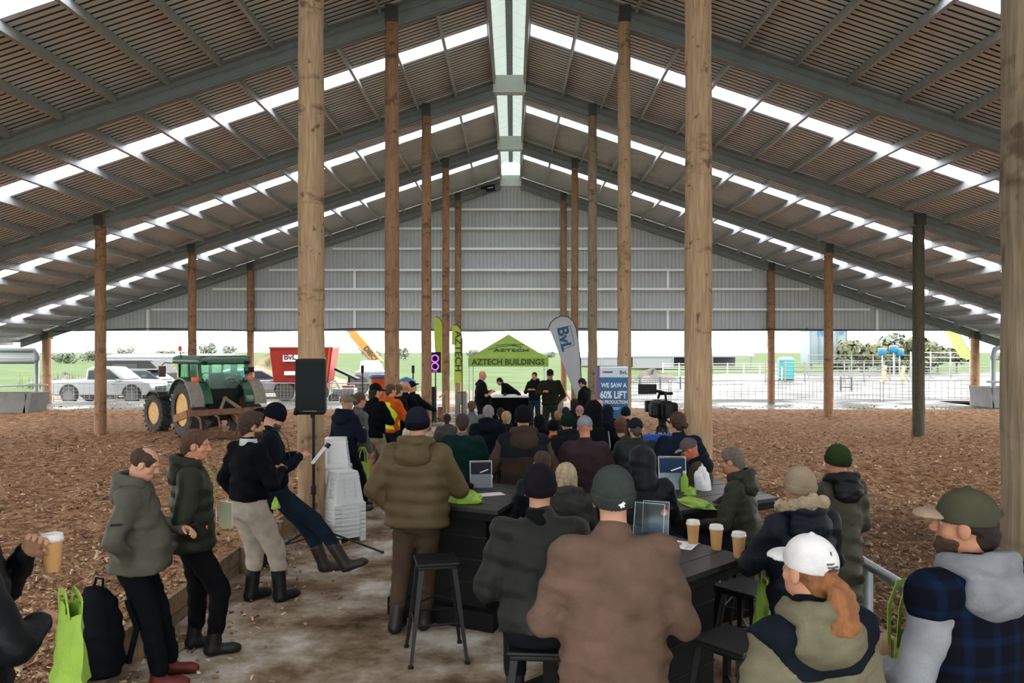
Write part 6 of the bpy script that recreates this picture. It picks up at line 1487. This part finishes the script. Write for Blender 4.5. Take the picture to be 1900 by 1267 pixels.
# ------------------------------------------------------------------ vehicles outside
car_w = mat('car_white', (.17, .175, .18), rough=.25, coat=.5); car_d = mat('car_dark', (.010, .012, .014), rough=.35, coat=.1, spec=.3); cgl = mat('car_glass', (.02, .025, .03), rough=.08, spec=.6); car_s = mat('car_silver', (.16, .17, .18), rough=.3, coat=.4)
def pickup(x, Y, rz, label, m, cat='pickup', canopy=False, suv=False, L=5.3):
    o = empty('pickup_truck' if not suv else 'car', (x, Y, -.37), rz, label, cat); k = L / 5.3   # local +x is the front
    prof = [(-2.6, .55), (-2.64, 1.14), (-.75, 1.18), (1.05, 1.20), (2.1, 1.16), (2.5, 1.05), (2.62, .80), (2.62, .50), (2.3, .40), (-2.3, .40)]
    if suv: prof = [(-2.2, .5), (-2.25, 1.0), (1.1, 1.05), (2.0, .95), (2.2, .75), (2.2, .45), (-2.0, .36)]
    b = MB(); b.prism([(p * k, q) for p, q in prof], -.9, .9, 'y'); bod = b.build('body', m, o, bevel=.06)
    cab = [(-.80, 1.16), (-.74, 1.72), (-.50, 1.84), (.40, 1.83), (1.20, 1.20)] if not suv else [(-2.15, 1.0), (-1.95, 1.5), (-1.5, 1.62), (.2, 1.62), (1.15, 1.05)]
    b = MB(); b.prism([(p * k, q) for p, q in cab], -.76, .76, 'y'); b.build('cabin', m, o, bevel=.05)
    if canopy: b = MB(); b.prism([(-2.6 * k, 1.0), (-2.55 * k, 1.72), (-.85 * k, 1.76), (-.8 * k, 1.0)], -.78, .78, 'y'); b.build('tray_canopy', m, o, bevel=.05); b = MB(); b.box((-.8, 0, 1.86), (3.2, 1.3, .05)); b.build('roof_rack', spk, o)
    for s in (-1, 1):
        wins = [[(-.68, 1.24), (-.62, 1.66), (.0, 1.73), (.0, 1.24)], [(.08, 1.24), (.08, 1.73), (.38, 1.73), (.98, 1.24)]] if not suv else [[(-1.9, 1.1), (-1.75, 1.45), (-.9, 1.52), (-.9, 1.1)], [(-.8, 1.1), (-.8, 1.52), (.15, 1.52), (.9, 1.1)]]
        for w_ in wins: b = MB(); b.prism([(p * k, q) for p, q in w_], s * .762, s * .775, 'y'); b.build('side_window', cgl, o)
        for fx in (-1.55 * k, 1.62 * k) if not suv else (-1.4, 1.35):
            arch = [(fx + .52 * math.cos(a), .46 + .52 * math.sin(a)) for a in np.linspace(0, math.pi, 12)]
            b = MB(); b.prism(arch, s * .86, s * .915, 'y'); b.build('wheel_arch', spk, o)
            wr_ = link('wheel', None, o, (fx, s * .84, .42)); wr_.scale = (1.1, 1.2, 1.1); My = Matrix.Rotation(R(90), 3, 'X')
            b = MB(); b.lathe([(.24, -.12), (.36, -.12), (.38, -.08), (.38, .08), (.36, .12), (.24, .12)], (0, 0, 0), 22, 0, My, ring=True); b.build('tyre', ty, wr_, smooth=True, angle=40)
            b = MB(); b.lathe([(.245, -.11), (.20, -.06), (.05, -.07), (.01, -.07), (.01, .07), (.05, .07), (.20, .06), (.245, .11)], (0, 0, 0), 16, 0, My)
            b.build('rim', mat('rim_grey', (.06, .06, .062), rough=.5, metal=.3), wr_, smooth=True, angle=30)
        b = MB(); b.box(((2.35 if not suv else 2.05) * k, s * .72, .85), (.22, .3, .14)); b.build('headlamp', mat('lamp_glass', (.5, .52, .55), rough=.1), o)
        b = MB(); b.box(((-2.6 if not suv else -2.22) * k, s * .78, .88), (.06, .16, .28)); b.build('tail_lamp', mat('tail_red', (.4, .02, .02), rough=.3), o)
        b = MB(); b.box((.95 * k, s * .98, 1.18), (.12, .2, .14)); b.build('mirror', m, o); b = MB(); b.box((0, s * .92, .36), (1.9 * k, .12, .06)); b.build('side_step', spk, o)
        b = MB(); b.box((-.15 * k, s * .908, .98), (.18, .02, .03)); b.box((.75 * k, s * .908, .98), (.18, .02, .03)); b.build('door_handle', spk, o)
    b = MB(); b.box(((2.6 if not suv else 2.2) * k, 0, .72), (.06, 1.1, .3)); b.build('grille', spk, o); b = MB(); b.box(((-2.64 if not suv else -2.25) * k, 0, .5), (.12, 1.7, .16)); b.build('bumper', spk, o)
    fw_ = [(.45, 1.79), (1.15, 1.24)] if not suv else [(.25, 1.58), (1.08, 1.09)]
    b = MB(); p0, p1 = fw_; b.add([(p0[0] * k + .02, -.68, p0[1]), (p0[0] * k + .02, .68, p0[1]), (p1[0] * k + .02, .72, p1[1]), (p1[0] * k + .02, -.72, p1[1]), (p0[0] * k + .05, -.68, p0[1]), (p0[0] * k + .05, .68, p0[1]), (p1[0] * k + .05, .72, p1[1]), (p1[0] * k + .05, -.72, p1[1])], [(0, 1, 2, 3), (7, 6, 5, 4), (0, 4, 5, 1), (1, 5, 6, 2), (2, 6, 7, 3), (3, 7, 4, 0)]); b.build('windscreen', cgl, o)
    return o
pickup(X(204, 40.3), 40.3, R(-4), 'white double cab pickup parked side-on behind the mesh gates', car_w, L=5.5)
pickup(X(272, 44.), 44., R(-3), 'dark grey canopied pickup parked behind the white one', car_d, canopy=True).scale = (1, 1, .86)
pickup(X(478, 44), 44., R(20), 'silver car partly hidden behind the tractor', car_s, 'car', suv=True)
o = empty('black_trailer', (X(256, 51), 51, -.37), 0, 'tall black enclosed trailer with sloped front behind the pickups', 'trailer')
b = MB(); b.prism([(-2.2, .5), (-2.2, 2.05), (1.2, 2.05), (2.1, 1.2), (2.1, .5)], -1.1, 1.1, 'y'); b.build('box_body', mat('trailer_black', (.008, .009, .010), rough=.6, spec=.2), o, bevel=.04)
b = MB(); b.box((-.3, -1.12, 1.55), (1.6, .02, .5)); b.build('side_hatch', car_d, o); b = MB(); b.box((0, -1.12, 2.0), (3.0, .03, .07)); b.build('roof_edge', car_d, o)
for x_ in (-.6, .2): b = MB(); b.lathe([(.2, -.1), (.36, -.1), (.36, .1), (.2, .1)], (x_, -1.0, .36), 18, 0, Matrix.Rotation(R(90), 3, 'X')); b.build('wheel', ty, o)
# red feed mixer wagon
Y = 42.; o = empty('feed_wagon', (X(567, Y), Y, -.37), R(5), 'red feed mixer wagon with white logo panel behind the large loudspeaker', 'wagon'); rd = mat('wagon_red', (.22, .009, .004), rough=.4, var=.1)
b = MB(); zt = Z(645, Y) + .37; b.add([(-1.45, -1.1, 1.0), (1.35, -1.1, 1.0), (1.35, 1.1, 1.0), (-1.45, 1.1, 1.0), (-1.62, -1.35, zt), (1.62, -1.35, zt), (1.62, 1.35, zt), (-1.62, 1.35, zt)], [(0, 3, 2, 1), (4, 5, 6, 7), (0, 1, 5, 4), (1, 2, 6, 5), (2, 3, 7, 6), (3, 0, 4, 7)]); b.build('hopper', rd, o, bevel=.03)
b = MB(); b.box((0, -1.36, zt), (3.3, .06, .08)); b.box((0, 1.36, zt), (3.3, .06, .08)); b.build('rim_band', rd, o)
for x_ in (.75, 1.05, 1.35): b = MB(); b.bar((x_ * .92, -1.13, 1.0), (x_ * 1.1, -1.39, zt), .07, .06, up=(0, 1, 0)); b.build('rib', mat('wagon_orange', (.5, .06, .012), rough=.4), o)
def wpl(xc, zc, w_, h_, nm, m): 
    t = (zc - 1.0) / (zt - 1.0); MB().box((xc, -1.12 - .25 * t, zc), (w_, .02, h_), Matrix.Rotation(-math.atan(.25 / (zt - 1)), 3, 'X')).build(nm, m, o)
wpl(-.55, Z(662, Y) + .37, .75, .46, 'logo_panel', paper); wpl(-.52, Z(691, Y) + .37, .72, .20, 'white_panel', paper); wpl(1.0, Z(667, Y) + .37, .5, .55, 'side_panel', mat('panel_pale', (.5, .4, .36)))
t_ = text('BvL', 'logo_lettering', mat('logo_dark_red', (.08, .01, .02)), o, (-.55, -1.42, Z(662, Y) + .37), .42, bold=.04)
b = MB(); b.box((0, 0, .75), (2.4, 1.5, .4)); b.build('chassis', mat('wagon_dark_red', (.16, .012, .006), rough=.5), o)
for x_ in (-.9, .9):
    b = MB(); b.lathe([(.25, -.15), (.48, -.15), (.5, 0), (.48, .15), (.25, .15)], (x_, -.9, .5), 20, 0, Matrix.Rotation(R(90), 3, 'X')); b.build('wheel', ty, o, smooth=True, angle=40)
b = MB(); b.bar((1.7, -.6, 1.7), (2.9, -.9, 1.15), .5, .12); b.bar((2.4, -.8, 1.3), (2.4, -.8, .2), .1, .1); b.build('conveyor', spk, o)
# telehandler: yellow boom, pale cab
Y = 47.; o = empty('telehandler', (X(690, Y), Y, -.37), 0, 'yellow boomed telehandler with lettering right of the red wagon', 'telehandler'); ylw = mat('boom_yellow', (.25, .12, .014), rough=.4, var=.08); gyl = mat('machine_grey', (.12, .12, .125), rough=.5, var=.2)
p0 = Vector((X(705, Y) - X(690, Y), 0, Z(675, Y) + .37)); p1 = Vector((X(655, Y) - X(690, Y), 0, Z(618, Y) + .37)); p2 = Vector((X(628, Y) - X(690, Y), 0, Z(590, Y) + .37))
b = MB(); b.bar(p0, p1, .5, .50, up=(0, 1, 0)); b.build('boom', ylw, o, bevel=.03); b = MB(); b.bar(p1, p2, .38, .36, up=(0, 1, 0)); b.build('inner_boom', ylw, o, bevel=.02)
b = MB(); d_ = (p1 - p0).normalized(); n_ = Vector((d_.z, 0, -d_.x)); b.bar(p0 - n_ * .30 + Vector((0, -.1, 0)), p0 + d_ * 1.6 - n_ * .34, .08, .08); b.build('lift_ram', gyl, o)
t_ = text('DIECI', 'lettering', black_ink, o, tuple((p0 + (p1 - p0) * .33) + Vector((0, -.27, 0))), .42, bold=.03); t_.rotation_euler = (Matrix.Rotation(R(52), 3, 'Y') @ Matrix.Rotation(R(90), 3, 'X')).to_euler()
b = MB(); b.box((.35, 0, 1.0), (2.4, 1.9, .9)); b.build('chassis', gyl, o, bevel=.08); b = MB(); b.prism([(-.6, 1.3), (-.5, 2.05), (.5, 2.1), (.75, 1.3)], -.9, .1, 'y'); b.build('cab', mat('cab_pale', (.3, .36, .36), rough=.15), o, bevel=.05)
for x_ in (-.65, 1.35): b = MB(); b.lathe([(.3, -.2), (.62, -.2), (.65, 0), (.62, .2), (.3, .2)], (x_, -.95, .62), 22, 0, Matrix.Rotation(R(90), 3, 'X')); b.build('wheel', ty, o, smooth=True, angle=40); b = MB(); b.lathe([(.3, -.06), (.05, -.1)], (x_, -1.08, .62), 16, 0, Matrix.Rotation(R(90), 3, 'X')); b.build('rim', mat('rim_grey', (.25, .25, .26)), o)
b = MB(); b.bar(p2, p2 + Vector((-.9, 0, -.25)), .5, .12); b.bar(p2 + Vector((-.2, 0, .1)), p2 + Vector((-.9, 0, .4)), .5, .1); b.build('bucket', gyl, o)
# small dark quad / equipment behind gate, orange bin
Y = 40.; o = empty('small_digger', (X(640, Y), Y, -.37), 0, 'small dark machine with red seat behind the white mesh gate', 'machine'); b = MB(); b.box((0, 0, .55), (1.1, .9, .4)); b.build('chassis', gyl, o, bevel=.05); b = MB(); b.box((.25, -.3, .85), (.6, .3, .14)); b.build('seat', rd, o, bevel=.03)
for x_ in (-.45, .45): b = MB(); b.lathe([(.12, -.1), (.26, -.1), (.26, .1), (.12, .1)], (x_, -.5, .27), 16, 0, Matrix.Rotation(R(90), 3, 'X')); b.build('wheel', ty, o)
b = MB(); b.tube([(-.2, -.2, .7), (-.45, -.2, 1.15), (-.7, -.2, 1.0)], .04, 8); b.build('handlebar', gyl, o)
Y = 30.; zt = Z(696, Y); o = empty('orange_bin', (X(703, Y), Y, 0), 0, 'tall orange bin with blue lid behind the standing group', 'bin'); b = MB(); b.lathe([(.22, 0), (.23, .05), (.30, zt - .12), (.31, zt - .1)], n=22); b.build('bin_body', mat('bin_orange', (.55, .07, .012), rough=.45), o, smooth=True, angle=40)
b = MB(); b.lathe([(.34, zt - .12), (.40, zt - .08), (.40, zt - .02), (.30, zt + .02), (.01, zt + .03)], n=22); b.build('lid', mat('lid_blue', (.01, .10, .30), rough=.4), o, smooth=True, angle=40); b = MB(); b.lathe([(.265, zt * .55), (.285, zt * .55), (.29, zt * .62), (.27, zt * .62)], n=22); b.build('yellow_band', ylw, o)
o = empty('blue_umbrella', (X(754, 31), 31, 0), 0, 'small blue parasol top behind the bald man in black', 'parasol'); zt = Z(703, 31); b = MB(); b.lathe([(.42, zt - .1), (.2, zt + .02), (.02, zt + .08)], n=10); b.build('canopy', mat('lid_blue2', (.02, .14, .35)), o); MB().cyl((0, 0, 0), (0, 0, zt), .02, n=8).build('pole', galv, o); MB().lathe([(.2, 0), (.2, .05)], n=12).build('foot', spk, o)

# ------------------------------------------------------------------ yard, sheds, silo, trees
tl = mat('toilet_teal', (.003, .12, .12), rough=.5)
Y = 62.; o = empty('portable_toilet', (X(1458, Y), Y, Z(704, Y)), R(-12), 'teal portable toilet cabin standing in the yard', 'toilet'); h_ = Z(666, Y) - Z(704, Y)
MB().box((0, 0, h_ / 2), (1.15, 1.15, h_)).build('cabin', tl, o, bevel=.05); MB().box((.08, -.585, h_ * .48), (.75, .03, h_ * .82)).build('door', mat('toilet_teal_door', (.004, .14, .14), rough=.5), o); b = MB(); b.lathe([(.62, 0), (.5, .12), (.2, .16)], (0, 0, h_), 4); b.build('roof_cap', mat('cap_pale', (.4, .5, .5)), o)
b = MB()
for k in range(3): b.box((-.45 + .1 * k, -.60, h_ * .85), (.05, .02, .1))
b.build('vent_slot', spk, o); MB().box((-.38, -.66, h_ * .3), (.12, .1, h_ * .7)).build('timber_prop', mat('raw_timber', 'a08060'), o)
Y = 90.; z0 = -.22; o = empty('silo', (X(1537, Y), Y, z0), 0, 'pale blue square silo tower with lettering behind the brown pole', 'silo'); h_ = Z(607, Y) - z0; w_ = X(1571, Y) - X(1503, Y); sm = mat('silo_blue', (.088, .115, .125), rough=.5)
MB().box((0, 1.5, h_ * .58), (w_, 3, h_ * .84)).build('silo_body', sm, o); b = MB()
for k in range(5): b.box((-w_ / 2 + w_ * k / 4, -.03, h_ * .58), (.14, .1, h_ * .84))
b.build('rib', mat('silo_rib', (.07, .095, .105)), o)
for sx in (-.45, 0, .45): MB().box((sx * w_, .3, h_ * .09), (.2, .2, h_ * .18)).build('leg', sm, o)
text('PPP', 'lettering', mat('silo_letter', (.01, .06, .18)), o, (-w_ * .12, -.1, h_ * .865), .95, bold=.04)
text('PP', 'lettering', mat('silo_letter', (.01, .06, .18)), o, (w_ * .36, -.1, h_ * .865), .5, bold=.04)
# long low sheds
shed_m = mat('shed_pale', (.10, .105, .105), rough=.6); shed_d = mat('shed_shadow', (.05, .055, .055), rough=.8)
def shed(px0, px1, ptop, pbot, Y, label, dark=(0, 1), D_=8.):
    z0 = min(Z(pbot, Y), -.22); x0, x1 = X(px0, Y), X(px1, Y); o = empty('farm_shed', ((x0 + x1) / 2, Y, z0), 0, label, 'shed'); w_ = x1 - x0; h_ = Z(ptop, Y) - z0
    b = MB(); b.prism([(0, h_ * .72), (D_ * .5, h_ * 1.12), (D_, h_ * .72), (D_, h_ * .66), (D_ * .5, h_ * 1.04), (0, h_ * .62)], -w_ / 2 - .4, w_ / 2 + .4, 'x'); b.build('roof', mat('shed_roof', (.115, .12, .125), rough=.5), o)
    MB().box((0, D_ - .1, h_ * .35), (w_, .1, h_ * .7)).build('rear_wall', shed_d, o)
    n = max(3, int(w_ / 4))
    for i in range(n + 1): MB().box((-w_ / 2 + w_ * i / n, .1, h_ * .34), (.18, .18, h_ * .68)).build('post', shed_m, o)
    for i in range(int(n * dark[0])): MB().box((-w_ / 2 + w_ * (i + .5) / n, .14, h_ * .34), (w_ / n * .98, .06, h_ * .66)).build('wall_panel', shed_m, o)
    return o
shed(1176, 1395, 650, 676, 105., 'long low farm shed beyond the dirt mound', (.55, 1))
shed(1080, 1190, 656, 672, 120., 'distant low farm shed left of the dirt mound', (.7, 1))
shed(196, 420, 658, 672, 150., 'pale distant farm shed behind the black trailer', (1, 1))
def mound(px, py, Y, rx, h_, label, m, seed):
    o = empty('dirt_mound', (X(px, Y), Y, Z(py, Y) - .2), 0, label, 'mound'); V = []; Fc = []; n = 30; rs = 10
    for i in range(rs):
        t = i / (rs - 1)
        for k in range(n):
            a = 2 * math.pi * k / n; q = mnoise.noise(Vector((math.cos(a) * 2 + seed, math.sin(a) * 2, t * 3))); r_ = rx * t * (1 + .25 * q); V.append((r_ * math.cos(a), r_ * .7 * math.sin(a), h_ * max(0, (1 - t)) ** .9 * (1 + .35 * q)))
    for i in range(rs - 1):
        for k in range(n): Fc.append((i * n + k, i * n + (k + 1) % n, (i + 1) * n + (k + 1) % n, (i + 1) * n + k))
    MB().add(V, Fc).build('heap', m, o, smooth=True); return o
dirt = mat('dirt_grey', (.05, .044, .036), rough=.95, var=.3, vscale=1.2, bump=.4, bscale=6)
mound(1212, 713, 62., 3.1, 1.35, 'grey brown dirt mound right of the blue banner', dirt, 1); mound(1150, 713, 64., 2.2, .9, 'lower dirt heap beside the blue banner', dirt, 4); mound(505, 722, 60., 7.5, 2.6, 'grassy brown earth bank behind the red wagon', mat('bank_earth', (.066, .058, .028), rough=.95, var=.4, vscale=.8), 7); mound(120, 705, 58., 2.6, .7, 'small earth heap at the left behind the pickup tray', dirt, 9); mound(345, 712, 62., 5., 1.7, 'low earth bank left of the tractor cab', mat('bank_earth', (.066, .058, .028)), 12)
# yard rails: posts and pipes
def rails(px0, px1, Y, ptop, pbot, nr, npst, label, m=None, Y2=None):
    m = m or mat('yard_rail', (.10, .10, .095), rough=.5); Y2 = Y2 or Y; a = Vector((X(px0, Y), Y, Z(pbot, Y))); c = Vector((X(px1, Y2), Y2, Z(pbot, Y2))); o = empty('yard_rails', a, 0, label, 'rail fence'); d = c - a; h_ = Z(ptop, Y) - a.z
    for i in range(nr): b = MB(); z_ = h_ * (i + 1) / nr - .05; b.cyl((0, 0, z_), d + Vector((0, 0, z_)), .035, n=6); b.build('rail', m, o, smooth=True)
    for i in range(npst + 1): p_ = d * (i / npst); MB().cyl(p_ + Vector((0, 0, min(-.15, -.3 - a.z))), p_ + Vector((0, 0, h_ + .05)), .06, n=8).build('post', m, o)
    return o
rails(1500, 1840, 66., 680, 712, 6, 9, 'stock yard pipe rails across the wet yard on the right')
rails(1420, 1640, 58., 672, 708, 5, 6, 'stock yard pipe rails beside the teal toilet'); rails(1230, 1440, 80., 674, 692, 4, 7, 'distant pipe rails in front of the long shed', wht_m)
rails(1500, 1700, 75., 658, 690, 3, 5, 'upper yard pipe rails in front of the silo'); rails(1690, 1800, 72., 653, 690, 4, 3, 'pale pipe rails by the trees at the right', wht_m); rails(1150, 1300, 48., 700, 716, 2, 4, 'low pipe rail behind the video camera', drk)
rails(1560, 1580, 46., 700, 733, 2, 1, 'single yard gate post pair beyond the dark gates', drk)
for px, py, lb in ((1637, 650, 'blue feeder drum on a post, leftmost of three'), (1658, 645, 'blue feeder drum on a post, middle of three'), (1669, 651, 'blue feeder drum on a post, rightmost of three')):
    Y = 70.; z_ = Z(py + 9, Y); o = empty('feeder_drum', (X(px, Y), Y, z_), 0, lb, 'drum'); b = MB(); b.lathe([(.26, 0), (.36, .12), (.36, .5), (.30, .56)], n=16); b.build('drum', mat('drum_blue', (.006, .10, .19), rough=.4), o, smooth=True, angle=40); MB().cyl((0, 0, -.3 - z_), (0, 0, .02), .05, n=8).build('post', galv, o); MB().lathe([(.36, .55), (.36, .62), (.1, .66)], n=14).build('lid', mat('drum_lid', (.35, .12, .06)), o)
for px, Y, lb in ((1640, 57., 'thick timber strainer post in the wet yard'), (1674, 55., 'grey timber post right of the strainer post')):
    o = empty('yard_post', (X(px, Y), Y, -.15), R(0), lb, 'post'); MB().tube([(0, 0, 0), (.03, 0, .8), (.12, 0, 1.35)], [.14, .13, .12], 12).build('shaft', w_grey, o, smooth=True, angle=50); MB().bar((0, 0, 1.0), (.5, 0, .2), .06, .06).build('stay', w_grey, o)
# trees
def foliage_mat(n, c): return mat(n, c, rough=.9, var=.5, vscale=.9)
fm_pale = foliage_mat('leaf_pale', (.075, .088, .066)); fm_green = foliage_mat('leaf_olive', (.052, .057, .024)); fm_dark = foliage_mat('leaf_dark', (.03, .038, .018)); bark = mat('bark_grey', (.10, .085, .07), rough=.9)  # leaf_pale has distance haze put into its paler leaf colour
def tree(px, ptop, pbot, wpx, Y, label, m, seed, group=None, trunk=.16, n=520):
    z0 = Z(pbot, Y); h_ = Z(ptop, Y) - z0; w_ = wpx * Y / F; o = empty('tree', (X(px, Y), Y, z0), 0, label, 'tree', group); rng = np.random.default_rng(seed)
    nb = 7; bc = np.stack([rng.uniform(-.32, .32, nb) * w_, rng.uniform(-.3, .3, nb) * w_, (trunk + .15 + rng.uniform(.05, .55, nb) * (1 - trunk)) * h_], 1); br = rng.uniform(.22, .34, nb) * w_
    br = np.minimum(br, (h_ - bc[:, 2]) * .95); V = []; Fc = []
    k = rng.integers(0, nb, n); u = rng.normal(size=(n, 3)); u /= np.linalg.norm(u, axis=1)[:, None]; p = bc[k] + u * br[k][:, None] * rng.uniform(.72, 1.04, n)[:, None] * np.array([1, 1, .85]); s_ = rng.uniform(.035, .07, n) * (w_ + h_) * .5
    for pi, ss, uu in zip(p, s_, u):
        a = rng.normal(size=3); a = np.cross(uu, a); a /= np.linalg.norm(a) + 1e-9; c = np.cross(uu, a); bb = len(V)
        for q in ((1, 0, 0), (.3, .9, .25), (-.8, .6, 0), (-.8, -.6, .2), (.3, -.9, -.1)): V.append(pi + (a * q[0] + c * q[1] + uu * q[2]) * ss)
        Fc.append((bb, bb + 1, bb + 2)); Fc.append((bb, bb + 2, bb + 3)); Fc.append((bb, bb + 3, bb + 4))
    MB().add(V, Fc).build('crown', m, o)
    b = MB(); b.tube([(0, 0, -.4), (0, 0, h_ * .3), (w_ * .05, 0, h_ * .6)], [w_ * .04, w_ * .03, w_ * .01], 8)
    for c_ in bc[:4]: b.tube([(0, 0, h_ * .28), tuple(c_)], [w_ * .02, w_ * .008], 5)
    b.build('trunk', bark, o); return o
# left horizon
for i, (px, t, bt, wp, Y, lb) in enumerate(((129, 652, 677, 42, 150., 'rounded dark tree on the left horizon beside the eaves pole'), (164, 648, 676, 34, 165., 'pale tree right of the rounded one on the left horizon'), (234, 641, 672, 32, 170., 'tall pale tree behind the white pickup'), (215, 655, 672, 40, 180., 'low pale tree left of the tall one behind the pickup'), (103, 655, 675, 20, 170., 'small faint tree at the far left horizon'), (320, 648, 668, 60, 260., 'faint wide tree clump left of the tractor beacon'), (388, 634, 662, 40, 230., 'faint tree above the tractor cab roof'), (425, 638, 662, 30, 230., 'faint narrow tree right of the tractor cab roof'), (280, 654, 670, 50, 250., 'faint low tree clump above the black trailer'), (753, 643, 668, 30, 190., 'faint round tree right of the red pole with the crowd'), (878, 645, 668, 26, 210., 'faint tree beside the tent roof'), (690, 650, 664, 50, 300., 'faint far tree clump behind the yellow boom'), (520, 652, 664, 60, 300., 'faint far tree clump left of the red wagon'), (1020, 650, 666, 30, 250., 'faint far tree right of the tent'))):
    tree(px, t, bt, wp, Y, lb, fm_pale if i not in (0,) else foliage_mat('leaf_mid', (.045, .062, .036)), 20 + i, n=420)
for i, (px, t, bt, wp, Y, m, lb) in enumerate(((1598, 622, 690, 88, 86., fm_green, 'big rounded olive tree right of the silo'), (1642, 612, 690, 70, 95., fm_pale, 'tall thin grey green tree behind the blue drums'), (1690, 617, 690, 60, 92., fm_green, 'olive tree behind the dark pole'), (1740, 622, 690, 60, 84., fm_green, 'bright olive tree right of the dark pole'), (1775, 640, 692, 50, 80., fm_green, 'low olive bush at the foot of the lime flag'), (1720, 655, 696, 60, 78., fm_dark, 'dark low bush under the olive trees'), (1560, 655, 695, 50, 82., fm_dark, 'dark low bush at the foot of the silo'), (1660, 660, 698, 60, 79., fm_dark, 'dark bush behind the yard rails'))):
    tree(px, t, bt, wp, Y, lb, m, 60 + i, n=800)
for i, (px, Y) in enumerate(((188, 56), (100, 57), (335, 60), (300, 58))):
    o = empty('grass_clump', (X(px, Y), Y, -.45), 0, ('tall green weeds behind the pickup cab', 'tall green weeds at the pickup tailgate', 'tall green weeds beside the tractor', 'tall green weeds below the black trailer')[i], 'weeds'); rng = random.Random(i); b = MB()
    for k in range(90):
        x_, y_ = rng.gauss(0, 1.6), rng.gauss(0, .5); hh = rng.uniform(.5, 1.3); a = rng.uniform(0, 6.3); d_ = Vector((math.cos(a), math.sin(a), 0)) * .12; b.add([(x_ - .06, y_, 0), (x_ + .06, y_, 0), (x_ + d_.x, y_ + d_.y, hh), (x_, y_ + .08, 0)], [(0, 1, 2), (1, 3, 2), (3, 0, 2)])
    b.build('blades', mat('weed_green', (.045, .085, .018), rough=.9, var=.3), o, kind='stuff')
